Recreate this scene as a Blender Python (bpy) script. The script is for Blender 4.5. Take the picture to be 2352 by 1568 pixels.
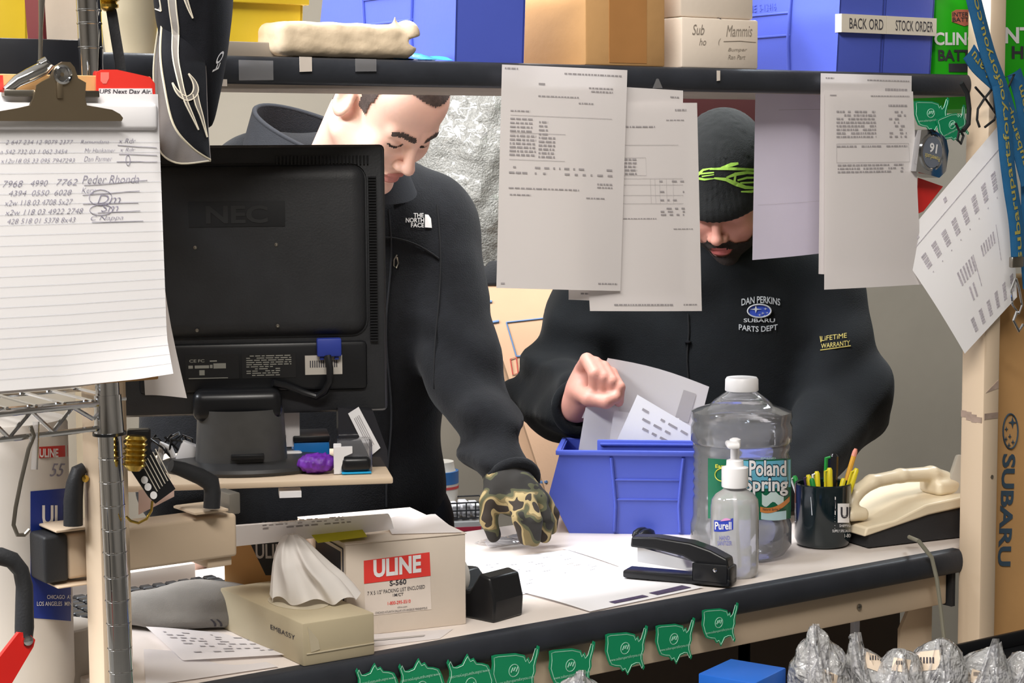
import bpy, bmesh, math, random
import numpy as np
from mathutils import Matrix, Vector
from mathutils.bvhtree import BVHTree

for o in list(bpy.data.objects):
    bpy.data.objects.remove(o)
SC = bpy.context.scene
COL = SC.collection
PI = math.pi
random.seed(7)

# ------------------------------------------------------------------ camera
# focal length and the directions of the bench (x), its depth (y) and up (z), seen from the camera
FPX = 4400.0
_vx = np.array([6304.0, -474.0, FPX])
_roll = 0.006
_D = FPX * FPX / (474 - 6304 * _roll)
_vd = np.array([_roll * _D, _D, FPX])
_ex = _vx / np.linalg.norm(_vx)
_ez = -_vd / np.linalg.norm(_vd)
_ey = np.cross(_ez, _ex)
CM = np.array([_ex, _ey, _ez])
CAM = np.array([-1.455, -1.959, 1.52])
HEAD = math.atan2(CM[1, 2], CM[0, 2]) - PI / 2      # heading of the camera about z


def ray(x, y):
    return CM @ np.array([(x - 1176) / FPX, (y - 784) / FPX, 1.0])


def dep(x, y, d):
    return Vector(CAM + ray(x, y) * d)


def onY(x, y, Y):
    q = ray(x, y)
    return Vector(CAM + q * (Y - CAM[1]) / q[1])


def depth_of(p):
    return float(CM[:, 2] @ (np.array(p) - CAM))


def onZ(x, y, Z):
    q = ray(x, y)
    return Vector(CAM + q * (Z - CAM[2]) / q[2])


cam = bpy.data.cameras.new('camera')
cam.sensor_width = 36.0
cam.sensor_fit = 'HORIZONTAL'
cam.lens = FPX / 2352 * 36
cam.clip_start = 0.05
camo = bpy.data.objects.new('camera', cam)
COL.objects.link(camo)
_r = CM @ np.array([1, 0, 0])
_u = CM @ np.array([0, -1, 0])
_b = CM @ np.array([0, 0, -1])
camo.matrix_world = Matrix(((_r[0], _u[0], _b[0], CAM[0]), (_r[1], _u[1], _b[1], CAM[1]), (_r[2], _u[2], _b[2], CAM[2]), (0, 0, 0, 1)))
SC.camera = camo

# ------------------------------------------------------------------ world, lamps, exposure
wd = bpy.data.worlds.new('world')
SC.world = wd
wd.use_nodes = True
bg = wd.node_tree.nodes['Background']
bg.inputs[0].default_value = (0.95, 0.96, 1.0, 1)
bg.inputs[1].default_value = 0.10


def area(name, loc, target, sx, sy, power, color=(1, 0.97, 0.92)):
    l = bpy.data.lights.new(name, 'AREA')
    l.shape = 'RECTANGLE'
    l.size, l.size_y = sx, sy
    l.energy = power
    l.color = color
    o = bpy.data.objects.new(name, l)
    COL.objects.link(o)
    o.location = loc
    o.rotation_euler = (Vector(target) - Vector(loc)).to_track_quat('-Z', 'Y').to_euler()
    return o


area('bench_strip_light', (-0.05, 0.52, 2.42), (-0.05, 0.45, 0.9), 1.2, 0.12, 42, (0.97, 0.98, 1.0))
area('aisle_light', (-1.7, -1.4, 3.35), (-0.9, -0.6, 1.0), 2.4, 0.3, 125, (1.0, 0.95, 0.88))
area('side_light', (-2.6, 0.7, 3.2), (-0.4, 0.1, 1.5), 2.4, 0.4, 150, (0.92, 0.95, 1.0))
area('far_light', (2.6, 0.9, 3.3), (2.0, 0.6, 1.0), 0.3, 2.0, 55, (0.85, 0.93, 1.0))
SC.view_settings.view_transform = 'Standard'
SC.view_settings.look = 'None'
SC.view_settings.gamma = 1.0
SC.view_settings.use_curve_mapping = False
SC.view_settings.exposure = 0.15


# ------------------------------------------------------------------ materials
def lin(h):
    h = h.lstrip('#')
    c = [int(h[i:i + 2], 16) / 255 for i in (0, 2, 4)]
    return [x / 12.92 if x <= 0.04045 else ((x + 0.055) / 1.055) ** 2.4 for x in c]


MATS = {}


def mat(name, col, rough=0.5, metal=0.0, var=0.05, vs=12.0, bump=0.0, bs=150.0, trans=0.0, ior=1.45, sheen=0.0, transl=0.0, coat=0.0, col2=None, vdist='noise', emit=0.0, spec=0.5, thr=None, alpha=1.0, stretch=None):
    if name in MATS:
        return MATS[name]
    m = bpy.data.materials.new(name)
    m.use_nodes = True
    nt = m.node_tree
    b = nt.nodes['Principled BSDF']
    c = lin(col)
    tc = nt.nodes.new('ShaderNodeTexCoord')
    src = tc.outputs['Object']
    if stretch:
        mp = nt.nodes.new('ShaderNodeMapping')
        mp.inputs['Scale'].default_value = stretch
        nt.links.new(src, mp.inputs[0])
        src = mp.outputs[0]
    tex = nt.nodes.new('ShaderNodeTexVoronoi' if vdist == 'voronoi' else 'ShaderNodeTexNoise')
    tex.inputs['Scale'].default_value = vs
    if vdist != 'voronoi':
        tex.inputs['Detail'].default_value = 4
    nt.links.new(src, tex.inputs['Vector'])
    rmp = nt.nodes.new('ShaderNodeValToRGB')
    c2 = lin(col2) if col2 else [min(1, x * (1 + var)) for x in c]
    c1 = c if col2 else [x * (1 - var) for x in c]
    e = rmp.color_ramp.elements
    e[0].position, e[1].position = thr if thr else (0.3, 0.7)
    e[0].color = (*c1, 1)
    e[1].color = (*c2, 1)
    nt.links.new(tex.outputs['Color'] if vdist == 'voronoi' else tex.outputs['Fac'], rmp.inputs[0])
    nt.links.new(rmp.outputs[0], b.inputs['Base Color'])
    b.inputs['Roughness'].default_value = rough
    b.inputs['Metallic'].default_value = metal
    b.inputs['IOR'].default_value = ior
    b.inputs['Specular IOR Level'].default_value = spec
    b.inputs['Transmission Weight'].default_value = trans
    b.inputs['Sheen Weight'].default_value = sheen
    b.inputs['Coat Weight'].default_value = coat
    b.inputs['Alpha'].default_value = alpha
    if emit:
        b.inputs['Emission Color'].default_value = (*c, 1)
        b.inputs['Emission Strength'].default_value = emit
    if bump:
        n2 = nt.nodes.new('ShaderNodeTexNoise')
        n2.inputs['Scale'].default_value = bs
        n2.inputs['Detail'].default_value = 3
        nt.links.new(src, n2.inputs['Vector'])
        bp = nt.nodes.new('ShaderNodeBump')
        bp.inputs['Strength'].default_value = bump
        bp.inputs['Distance'].default_value = 0.004
        nt.links.new(n2.outputs['Fac'], bp.inputs['Height'])
        nt.links.new(bp.outputs[0], b.inputs['Normal'])
    if transl:
        tr = nt.nodes.new('ShaderNodeBsdfTranslucent')
        nt.links.new(rmp.outputs[0], tr.inputs['Color'])
        mx = nt.nodes.new('ShaderNodeMixShader')
        mx.inputs[0].default_value = transl
        nt.links.new(b.outputs[0], mx.inputs[1])
        nt.links.new(tr.outputs[0], mx.inputs[2])
        nt.links.new(mx.outputs[0], nt.nodes['Material Output'].inputs[0])
    MATS[name] = m
    return m


def clear(name, tint='#ffffff', solid=0.25, rough=0.05, milk='#e8eaf2', bump=0.0, bs=40, back=0.5):
    """Clear plastic film or thin wall: see-through, with glossy highlights and a little milkiness."""
    if name in MATS:
        return MATS[name]
    m = bpy.data.materials.new(name)
    m.use_nodes = True
    nt = m.node_tree
    b = nt.nodes['Principled BSDF']
    b.inputs['Base Color'].default_value = (*lin(milk), 1)
    b.inputs['Roughness'].default_value = rough
    b.inputs['Coat Weight'].default_value = 0.6
    tp = nt.nodes.new('ShaderNodeBsdfTransparent')
    tp.inputs[0].default_value = (*lin(tint), 1)
    gl = nt.nodes.new('ShaderNodeBsdfGlossy')
    gl.inputs['Roughness'].default_value = rough
    fr = nt.nodes.new('ShaderNodeFresnel')
    fr.inputs[0].default_value = 1.5
    m1 = nt.nodes.new('ShaderNodeMixShader')
    m1.inputs[0].default_value = solid
    tl = nt.nodes.new('ShaderNodeBsdfTranslucent')
    tl.inputs[0].default_value = (*lin(milk), 1)
    m0 = nt.nodes.new('ShaderNodeMixShader')
    m0.inputs[0].default_value = back
    nt.links.new(b.outputs[0], m0.inputs[1])
    nt.links.new(tl.outputs[0], m0.inputs[2])
    nt.links.new(tp.outputs[0], m1.inputs[1])
    nt.links.new(m0.outputs[0], m1.inputs[2])
    m2 = nt.nodes.new('ShaderNodeMixShader')
    nt.links.new(fr.outputs[0], m2.inputs[0])
    nt.links.new(m1.outputs[0], m2.inputs[1])
    nt.links.new(gl.outputs[0], m2.inputs[2])
    nt.links.new(m2.outputs[0], nt.nodes['Material Output'].inputs[0])
    tc = nt.nodes.new('ShaderNodeTexCoord')
    n2 = nt.nodes.new('ShaderNodeTexNoise')
    n2.inputs['Scale'].default_value = bs
    nt.links.new(tc.outputs['Object'], n2.inputs['Vector'])
    bp = nt.nodes.new('ShaderNodeBump')
    bp.inputs['Strength'].default_value = bump
    bp.inputs['Distance'].default_value = 0.01
    nt.links.new(n2.outputs['Fac'], bp.inputs['Height'])
    for s in (b.inputs['Normal'], gl.inputs['Normal']):
        nt.links.new(bp.outputs[0], s)
    MATS[name] = m
    return m


BEIGE = mat('beige_paint', '#d4bfa6', 0.38, var=0.03, vs=3, bump=0.02)
BLACKED = mat('black_rubber_edge', '#292c33', 0.5, var=0.15, vs=20, bump=0.08)
LAMIN = mat('pale_laminate', '#d9cfc8', 0.35, var=0.04, vs=8)
PAPER = mat('white_paper', '#e9e4e4', 0.8, var=0.015, vs=5, transl=0.22)
PAPERB = mat('bright_paper', '#f2f1f4', 0.75, var=0.01, vs=5, transl=0.15)
LAVEN = mat('lavender_paper', '#dcd6ea', 0.8, var=0.02, transl=0.3)
INK = mat('grey_print', '#a29da0', 0.8, var=0.1, vs=90)
INKD = mat('dark_print', '#3a3840', 0.8, var=0.1, vs=90)
PENINK = mat('pen_ink', '#8f8ca0', 0.8, var=0.15, vs=60)
CHROME = mat('chrome', '#d4d6da', 0.09, 1.0, var=0.04)
STEEL = mat('dull_steel', '#9a958c', 0.3, 1.0, var=0.08)
BRASS = mat('brass', '#c8a850', 0.22, 1.0, var=0.08)
BLUEBIN = mat('blue_plastic', '#4c5cbc', 0.36, var=0.05, vs=4, bump=0.03)
YELBIN = mat('yellow_plastic', '#c7ac2a', 0.4, var=0.06, vs=4, bump=0.03)
CARD = mat('cardboard', '#bd925f', 0.85, var=0.06, vs=9, bump=0.08, bs=90)
CARDL = mat('pale_cardboard', '#c6a182', 0.85, var=0.05, vs=7, bump=0.05)
WHITECARD = mat('white_cardboard', '#d8cbbd', 0.8, var=0.05, vs=8, bump=0.04)
BLKPL = mat('black_plastic', '#17181b', 0.33, var=0.1, vs=10)
BLKMAT = mat('black_matte_plastic', '#26272a', 0.55, var=0.1, vs=40, bump=0.1, bs=400)
WHITEPL = mat('white_plastic', '#f1f0f2', 0.35, var=0.02)
GREENST = mat('green_sticker', '#128a5c', 0.4, var=0.05)
GREENPALE = mat('pale_green_line', '#a9d8c4', 0.5, var=0.05)
TAPE = clear('clear_tape', solid=0.25, rough=0.25, milk='#cfcfd4')


# ------------------------------------------------------------------ mesh helpers
class MB:
    """Collects shapes given in a local frame and links them as one mesh object."""

    def __init__(s, m=None):
        s.v, s.f, s.m = [], [], (m if m is not None else Matrix.Identity(4))

    def add(s, vs, fs):
        k = len(s.v)
        m = s.m
        s.v += [m @ Vector(v) for v in vs]
        s.f += [tuple(i + k for i in f) for f in fs]
        return s

    def box(s, a, b):
        x0, y0, z0 = a
        x1, y1, z1 = b
        return s.add([(x0, y0, z0), (x1, y0, z0), (x1, y1, z0), (x0, y1, z0), (x0, y0, z1), (x1, y0, z1), (x1, y1, z1), (x0, y1, z1)],
                     [(0, 3, 2, 1), (4, 5, 6, 7), (0, 1, 5, 4), (1, 2, 6, 5), (2, 3, 7, 6), (3, 0, 4, 7)])

    def bm(s, b):
        b.verts.index_update()
        s.add([v.co for v in b.verts], [[v.index for v in f.verts] for f in b.faces])
        b.free()
        return s

    def rbox(s, a, b, r=0.004, seg=2):
        q = bmesh.new()
        bmesh.ops.create_cube(q, size=1)
        for v in q.verts:
            v.co = Vector([a[i] + (v.co[i] + 0.5) * (b[i] - a[i]) for i in range(3)])
        bmesh.ops.bevel(q, geom=q.edges[:], offset=r, segments=seg, affect='EDGES', profile=0.5)
        return s.bm(q)

    def prism(s, poly, fn, c0, c1):
        """Polygon (a, b) pushed from c0 to c1; fn(a, b, c) gives the point."""
        n = len(poly)
        vs = [fn(a, b, c0) for a, b in poly] + [fn(a, b, c1) for a, b in poly]
        fs = [tuple(range(n))[::-1], tuple(range(n, 2 * n))] + [(i, (i + 1) % n, n + (i + 1) % n, n + i) for i in range(n)]
        return s.add(vs, fs)

    def grid(s, fn, nu, nv, closed_u=False):
        vs = [fn(i / nu, j / nv) for j in range(nv + 1) for i in range(nu + (0 if closed_u else 1))]
        w = nu if closed_u else nu + 1
        fs = []
        for j in range(nv):
            for i in range(nu):
                i2 = (i + 1) % w
                fs.append((j * w + i, j * w + i2, (j + 1) * w + i2, (j + 1) * w + i))
        return s.add(vs, fs)

    def lathe(s, prof, n=32, c=(0, 0, 0), sx=1.0, sy=1.0):
        vs, fs = [], []
        for r, z in prof:
            for i in range(n):
                t = 2 * PI * i / n
                vs.append((c[0] + r * sx * math.cos(t), c[1] + r * sy * math.sin(t), c[2] + z))
        for j in range(len(prof) - 1):
            for i in range(n):
                i2 = (i + 1) % n
                fs.append((j * n + i, j * n + i2, (j + 1) * n + i2, (j + 1) * n + i))
        if prof[0][0] > 1e-6:
            fs.append(tuple(range(n))[::-1])
        if prof[-1][0] > 1e-6:
            fs.append(tuple(range((len(prof) - 1) * n, len(prof) * n)))
        return s.add(vs, fs)

    def tube(s, path, r, n=8, radii=None, closed=False):
        P = [Vector(p) for p in path]
        m = len(P)
        vs, fs = [], []
        up = None
        for k in range(m):
            if closed:
                t = (P[(k + 1) % m] - P[k - 1])
            else:
                t = (P[min(k + 1, m - 1)] - P[max(k - 1, 0)])
            t.normalize()
            if up is None:
                up = t.orthogonal().normalized()
            else:
                up = (up - t * up.dot(t)).normalized()
            w = t.cross(up)
            rr = radii[k] if radii else r
            for i in range(n):
                a = 2 * PI * i / n
                vs.append(P[k] + (up * math.cos(a) + w * math.sin(a)) * rr)
        for k in range(m if closed else m - 1):
            k2 = (k + 1) % m
            for i in range(n):
                i2 = (i + 1) % n
                fs.append((k * n + i, k * n + i2, k2 * n + i2, k2 * n + i))
        if not closed:
            fs.append(tuple(range(n))[::-1])
            fs.append(tuple(range((m - 1) * n, m * n)))
        return s.add(vs, fs)

    def build(s, name, material, parent=None, base=None, smooth=0.6):
        me = bpy.data.meshes.new(name)
        if parent is not None:
            inv = wm(parent).inverted()
        else:
            if base is None:
                lo = [min(v[i] for v in s.v) for i in range(3)]
                hi = [max(v[i] for v in s.v) for i in range(3)]
                base = Matrix.Translation(((lo[0] + hi[0]) / 2, (lo[1] + hi[1]) / 2, lo[2]))
            inv = base.inverted()
        me.from_pydata([inv @ v for v in s.v], [], s.f)
        me.materials.append(material)
        me.update()
        if smooth:
            me.shade_smooth()
            me.set_sharp_from_angle(angle=smooth)
        o = bpy.data.objects.new(name, me)
        COL.objects.link(o)
        if parent is not None:
            o.parent = parent
        else:
            o.matrix_basis = base
        return o

    def bvh(s):
        return BVHTree.FromPolygons([v[:] for v in s.v], s.f)


def wm(o):
    m = o.matrix_basis.copy()
    while o.parent:
        o = o.parent
        m = o.matrix_basis @ m
    return m


def tag(o, label, cat, group=None, kind=None):
    if label:
        o['label'] = label
    if cat:
        o['category'] = cat
    if group:
        o['group'] = group
    if kind:
        o['kind'] = kind
    return o


def thing(name, label, cat, m=None, group=None):
    o = bpy.data.objects.new(name, None)
    o.empty_display_size = 0.05
    COL.objects.link(o)
    if m is not None:
        o.matrix_basis = m if isinstance(m, Matrix) else Matrix.Translation(m)
    return tag(o, label, cat, group)


def struct(o):
    o['kind'] = 'structure'
    return o


def frame(p, rz=0.0, rx=0.0, ry=0.0):
    return Matrix.Translation(p) @ Matrix.Rotation(rz, 4, 'Z') @ Matrix.Rotation(rx, 4, 'X') @ Matrix.Rotation(ry, 4, 'Y')


def facing(px, py, d, rot=0.0):
    """Frame at the point d metres deep behind a pixel: x to the camera's right, y away from it, z up."""
    return frame(dep(px, py, d), HEAD + rot)


# --- lettering: text outlines as flat meshes fitted into a rectangle of any surface
_TS = bpy.data.scenes.new('lettering')
_TC = {}


def glyphs(s, bold=0.0, shear=0.0):
    key = (s, bold, shear)
    if key not in _TC:
        cu = bpy.data.curves.new('t', 'FONT')
        cu.body = s
        cu.offset = bold
        cu.shear = shear
        cu.resolution_u = 3
        ob = bpy.data.objects.new('t', cu)
        _TS.collection.objects.link(ob)
        vl = _TS.view_layers[0]
        vl.update()
        me = bpy.data.meshes.new_from_object(ob.evaluated_get(vl.depsgraph))
        v = np.array([q.co[:2] for q in me.vertices])
        f = [tuple(p.vertices) for p in me.polygons]
        bpy.data.objects.remove(ob)
        bpy.data.meshes.remove(me)
        lo, hi = v.min(0), v.max(0)
        _TC[key] = ((v - lo) / np.maximum(hi - lo, 1e-6), f)
    return _TC[key]


def write(mb, s, fn, x0, y0, x1, y1, bold=0.0, shear=0.0):
    """Fit the words into the rectangle (x0, y0)-(x1, y1), y0 the foot of the letters; fn(x, y) gives the point."""
    v, f = glyphs(s, bold, shear)
    mb.add([fn(x0 + a * (x1 - x0), y0 + b * (y1 - y0)) for a, b in v], f)


def plane_fn(m, off=0.0):
    """Points of a frame's x-z plane, off metres in front of it."""
    return lambda x, y: m @ Vector((x, -off, y))


def skin_fn(tree, off=0.0015):
    """Points on a surface met by looking along a pixel's direction."""
    c = Vector(CAM)

    def fn(x, y):
        d = Vector(ray(x, y)).normalized()
        h = tree.ray_cast(c, d)
        if h[0] is None:
            h = tree.find_nearest(c + d * 2.9)
        return h[0] - d * off
    return fn


def quad_fn(A, B, C, D):
    """Bilinear patch: A upper left, B upper right, C lower right, D lower left; u right, v down."""
    A, B, C, D = map(Vector, (A, B, C, D))
    return lambda u, v: (A * (1 - u) + B * u) * (1 - v) + (D * (1 - u) + C * u) * v


def words(rng, u0, u1, v, h, fill=1.0, wmin=0.012, wmax=0.05, gap=0.008):
    out, u = [], u0
    while u < u1:
        w = rng.uniform(wmin, wmax)
        if rng.random() < fill:
            out.append((u, v, min(u + w, u1), v + h))
        u += w + gap
    return out


def sheet(name, S, marks=(), material=None, ink=None, parent=None, nu=8, nv=10, label=None, cat='paper', group=None, extra=None):
    """A sheet of paper S(u, v) with print: rectangles in u, v lying on it."""
    mb = MB()
    mb.grid(S, nu, nv)
    o = mb.build(name, material or PAPER, parent, smooth=1.2)
    if label and parent is None:
        tag(o, label, cat, group)

    def up(u, v):
        p = S(u, v)
        e = 0.01
        n = (S(u + e, v) - S(u - e, v)).cross(S(u, v + e) - S(u, v - e)).normalized()
        if n.dot(Vector(CAM) - p) < 0:
            n = -n
        return p + n * 0.0007
    if marks and (ink is None or ink is INK):      # long strokes are lines of words
        rw_ = random.Random(len(marks))
        m2 = []
        for (a, b, c, d) in marks:
            if c - a > 0.07 and 0.004 < d - b < 0.02:
                m2 += words(rw_, a, c, b, (d - b) * 0.8, 1.0, 0.012, 0.035, 0.006)
            else:
                m2.append((a, b, c, d))
        marks = m2
    if marks:
        q = MB()
        for (a, b, c, d) in marks:
            k = max(1, int((c - a) * nu + 0.5))
            l = max(1, int((d - b) * nv + 0.5))
            q.grid(lambda s, t: up(a + (c - a) * s, b + (d - b) * t), k, l)
        tag(q.build('printed_text', ink or INK, o, smooth=1.2), None, None, kind='stuff')
    if extra:
        extra(o, up)
    return o


# --- soft shapes: signed distances meshed with surface nets
def nets(fn, lo, hi, h):
    lo, hi = np.array(lo, float), np.array(hi, float)
    n = np.ceil((hi - lo) / h).astype(int) + 1
    ax = [lo[i] + h * np.arange(n[i]) for i in range(3)]
    G = np.stack(np.meshgrid(*ax, indexing='ij'), -1).reshape(-1, 3)
    val = np.empty(len(G))
    m = 4                                   # coarse look first, then only the points near the surface
    ci = [np.minimum(np.arange(0, n[i] + m - 1, m), n[i] - 1) for i in range(3)]
    Cg = np.stack(np.meshgrid(*[ax[i][ci[i]] for i in range(3)], indexing='ij'), -1)
    cv = fn(Cg.reshape(-1, 3)).reshape(Cg.shape[:3])
    ni = [np.minimum((np.arange(n[i]) + m // 2) // m, len(ci[i]) - 1) for i in range(3)]
    val[:] = cv[np.ix_(*ni)].reshape(-1)
    near_ = np.flatnonzero(np.abs(val) < h * m * 2.2)
    for k in range(0, len(near_), 300000):
        j = near_[k:k + 300000]
        val[j] = fn(G[j])
    V = val.reshape(n)
    S = V < 0
    c = n - 1
    acc = np.zeros((*c, 3))
    cnt = np.zeros(c)
    offs = [(i, j, k) for i in (0, 1) for j in (0, 1) for k in (0, 1)]
    for a in offs:
        for d in range(3):
            if a[d] == 1:
                continue
            b = list(a)
            b[d] = 1
            va = V[a[0]:a[0] + c[0], a[1]:a[1] + c[1], a[2]:a[2] + c[2]]
            vb = V[b[0]:b[0] + c[0], b[1]:b[1] + c[1], b[2]:b[2] + c[2]]
            x = (va < 0) != (vb < 0)
            t = np.where(x, va / np.where(x, va - vb, 1), 0)
            for e in range(3):
                acc[..., e] += np.where(x, a[e] + (t if e == d else 0), 0)
            cnt += x
    act = cnt > 0
    idx = -np.ones(c, int)
    idx[act] = np.arange(act.sum())
    ijk = np.argwhere(act)
    verts = lo + h * (ijk + acc[act] / cnt[act][:, None])
    faces = []
    for d in range(3):
        e, g = [(1, 2), (2, 0), (0, 1)][d]
        sl0 = [slice(None)] * 3
        sl1 = [slice(None)] * 3
        sl0[d] = slice(0, n[d] - 1)
        sl1[d] = slice(1, n[d])
        x = S[tuple(sl0)] != S[tuple(sl1)]
        I = np.argwhere(x)
        I = I[(I[:, e] > 0) & (I[:, g] > 0) & (I[:, e] < n[e] - 1) & (I[:, g] < n[g] - 1)]
        if not len(I):
            continue
        u = np.zeros(3, int)
        u[e] = 1
        w = np.zeros(3, int)
        w[g] = 1
        q = np.stack([idx[tuple((I - u - w).T)], idx[tuple((I - w).T)], idx[tuple(I.T)], idx[tuple((I - u).T)]], 1)
        fl = S[tuple(I.T)]
        q[~fl] = q[~fl][:, ::-1]
        faces.append(q)
    F = np.concatenate(faces)
    F = F[(F >= 0).all(1)]
    return [tuple(v) for v in verts], [tuple(int(i) for i in f) for f in F]


def ell(P, c, r, R=None):
    q = P - np.array(c)
    if R is not None:
        q = q @ R
    r = np.array(r)
    k0 = np.linalg.norm(q / r, axis=1)
    k1 = np.linalg.norm(q / (r * r), axis=1)
    return k0 * (k0 - 1) / np.maximum(k1, 1e-9)


def cap(P, a, b, ra, rb=None):
    rb = ra if rb is None else rb
    a, b = np.array(a, float), np.array(b, float)
    d = b - a
    t = np.clip(((P - a) @ d) / max(d @ d, 1e-12), 0, 1)
    return np.linalg.norm(P - a - t[:, None] * d, axis=1) - (ra + (rb - ra) * t)


def chain(P, pts, k=0.01):
    """pts: (point, radius) ... a limb that tapers from joint to joint."""
    o = None
    for (a, ra), (b, rb) in zip(pts, pts[1:]):
        q = cap(P, a, b, ra, rb)
        o = q if o is None else smin(o, q, k)
    return o


def rbx(P, c, hs, r, R=None):
    q = P - np.array(c)
    if R is not None:
        q = q @ R
    q = np.abs(q) - np.array(hs) + r
    return np.linalg.norm(np.maximum(q, 0), axis=1) + np.minimum(q.max(1), 0) - r


def smin(a, b, k):
    h = np.clip(0.5 + 0.5 * (b - a) / k, 0, 1)
    return b + (a - b) * h - k * h * (1 - h)


def smax(a, b, k):
    return -smin(-a, -b, k)


def rotz(a):
    c, s = math.cos(a), math.sin(a)
    return np.array([[c, -s, 0], [s, c, 0], [0, 0, 1.0]])


# frame whose x runs to the camera's right, y away from it, z up from the floor
CF = Matrix.Translation((CAM[0], CAM[1], 0)) @ Matrix.Rotation(HEAD, 4, 'Z')
CFI = CF.inverted()


def Q(px, py, d):
    return np.array(CFI @ dep(px, py, d))


def tone(P, s, seed=0):
    """cheap smooth noise in -1..1"""
    r = np.random.RandomState(seed)
    o = 0
    for _ in range(5):
        k = r.normal(size=3) * s
        o = o + np.sin(P @ k + r.uniform(0, 6.28))
    return o / 5
# ================================================================== the setting
WALLM = mat('stained_concrete', '#958d80', 0.9, var=0.12, vs=1.6, bump=0.12, bs=30)
mb = MB(); mb.box((-4.3, 1.75, 0), (4.4, 1.9, 3.6))
back = struct(mb.build('wall_back', WALLM))
tag(back, 'stained grey concrete wall behind the two workers', 'wall')
DARKM = mat('dark_form_stain', '#6f695f', 0.9, var=0.2, vs=9)
sb = MB(); p = onY(1972, 700, 1.748)
sb.rbox((p.x - 0.006, 1.745, p.z - 0.012), (p.x + 0.006, 1.75, p.z + 0.05), 0.001)
sb.rbox((p.x - 0.03, 1.745, p.z - 0.012), (p.x + 0.02, 1.75, p.z - 0.004), 0.001)
sb.build('form_tie_mark', DARKM, back)
mb = MB()
for i, x in enumerate((-0.62, -0.3, 0.05)):
    mb.box((x, 1.68, 0), (x + 0.05, 1.75, 3.0))
mb.build('wall_rib', mat('beige_wall_rib', '#a99a82', 0.8, var=0.05), back)
mb = MB(); mb.box((-4.3, -4.7, -0.05), (4.4, 1.9, 0))
tag(struct(mb.build('floor', mat('warehouse_floor', '#77736c', 0.6, var=0.1, vs=2))), 'grey concrete floor under the packing bench', 'floor')

WM = mat('warehouse_wall', '#8d867c', 0.9, var=0.08, vs=1.2)
for nm, a, b, lb in (('wall_front', (-4.2, -4.7, 0), (4.4, -4.6, 3.6), 'plain grey warehouse wall across the aisle'), ('wall_left', (-4.3, -4.6, 0), (-4.2, 1.9, 3.6), 'plain grey warehouse wall at the rack end'), ('wall_right', (4.3, -4.6, 0), (4.4, 1.9, 3.6), 'plain grey warehouse wall at the far end')):
    mb = MB(); mb.box(a, b); tag(struct(mb.build(nm, WM)), lb, 'wall')
mb = MB(); mb.box((-4.3, -4.7, 3.6), (4.4, 1.9, 3.7)); tag(struct(mb.build('ceiling', mat('ceiling_paint', '#b5b0a8', 0.9))), 'pale grey warehouse ceiling', 'ceiling')

# ================================================================== the packing bench
bench = thing('packing_bench', 'beige steel packing bench with pale top, black edging and an overhead shelf', 'workbench', (0.08, 0.28, 0))
ZT = 0.914
PXL, PXR, PW = -0.655, 0.744, 0.036
mb = MB(); mb.rbox((PXL + 0.04, 0.012, 0.880), (0.94, 0.565, ZT), 0.002)
mb.build('worktop', LAMIN, bench)


def bullnose(z0, z1, x0, x1):
    r = 0.012
    pr = [(0.014, z0)] + [(-0.002 - r * math.sin(t) * 0.7, (z0 + z1) / 2 - (z1 - z0) / 2 * math.cos(t)) for t in [PI * i / 10 for i in range(11)]] + [(0.014, z1)]
    q = MB(); q.prism(pr, lambda a, b, c: (c, a, b), x0, x1)
    return q


bullnose(0.879, ZT, PXL + 0.02, 0.748).build('worktop_edging', BLACKED, bench)
ap = MB(); ap.rbox((PXL + 0.03, 0.012, 0.829), (0.734, 0.034, 0.879), 0.003)
apron = ap.build('apron', BEIGE, bench)
q = MB(frame(onY(1973, 1393, 0.011), 0, PI / 2)); q.lathe([(0.0045, 0), (0.0045, 0.002), (0.003, 0.003), (0, 0.003)], 16)
q.build('screw', STEEL, apron)
q = MB(); q.box((0.736, 0.004, 0.826), (0.7439, 0.03, 0.882)); q.build('dark_gap', BLKMAT, bench)  # shade in the gap between apron and post, built as a black filler
for x in (PXL, PXR):
    q = MB(); q.rbox((x, -0.045, 0.0), (x + PW, 0.0, 2.1 if x == PXR else 1.598), 0.005)
    post = q.build('post', BEIGE, bench)
    if x == PXR:
        w = MB(); w.m = Matrix.Identity(4)
        A = onY(2215, 1078, -0.02)
        for k, (dy, z0, z1) in enumerate(((-0.002, 1.118, 1.128), (-0.012, 1.114, 1.127), (-0.022, 1.112, 1.124), (-0.032, 1.113, 1.121))):
            w.box((x - 0.0006, dy - 0.010, z0), (x, dy, z1))
        w.build('tape_residue', mat('grey_residue', '#a08c80', 0.9, var=0.2, vs=60), post); w = MB()
        w.box((x + 0.002, -0.0456, 1.118), (x + PW - 0.004, -0.045, 1.127)); w.build('tape_residue', MATS['grey_residue'], post); w = MB()
        w.prism([(0.004, 1.158), (0.032, 1.163), (0.032, 1.176)], lambda a, b, c: (x + a, c, b), -0.0455, -0.045)
        w.build('tape_residue', mat('grey_residue', '#a08c80', 0.9, var=0.2, vs=60), post)
        b2 = MB(frame((x + 0.021, -0.045, 1.03), 0, PI / 2)); b2.lathe([(0.003, 0), (0.003, 0.0012), (0, 0.002)], 12)
        b2.build('rivet', STEEL, post)
    f2 = MB(); f2.rbox((x, 0.50, 0), (x + PW, 0.545, 0.88), 0.004); f2.build('leg', BEIGE, bench)
q = MB(); q.box((-0.62, 0.05, 0.25), (0.74, 0.52, 0.27)); q.build('lower_shelf', BEIGE, bench)
q = MB(); q.box((-0.63, 0.50, 0.05), (1.15, 0.512, 0.86)); q.build('shade_backdrop', mat('dark_backdrop', '#3a332f', 0.8), bench)  # dark sheet added to stand for the shade under the bench
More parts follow.
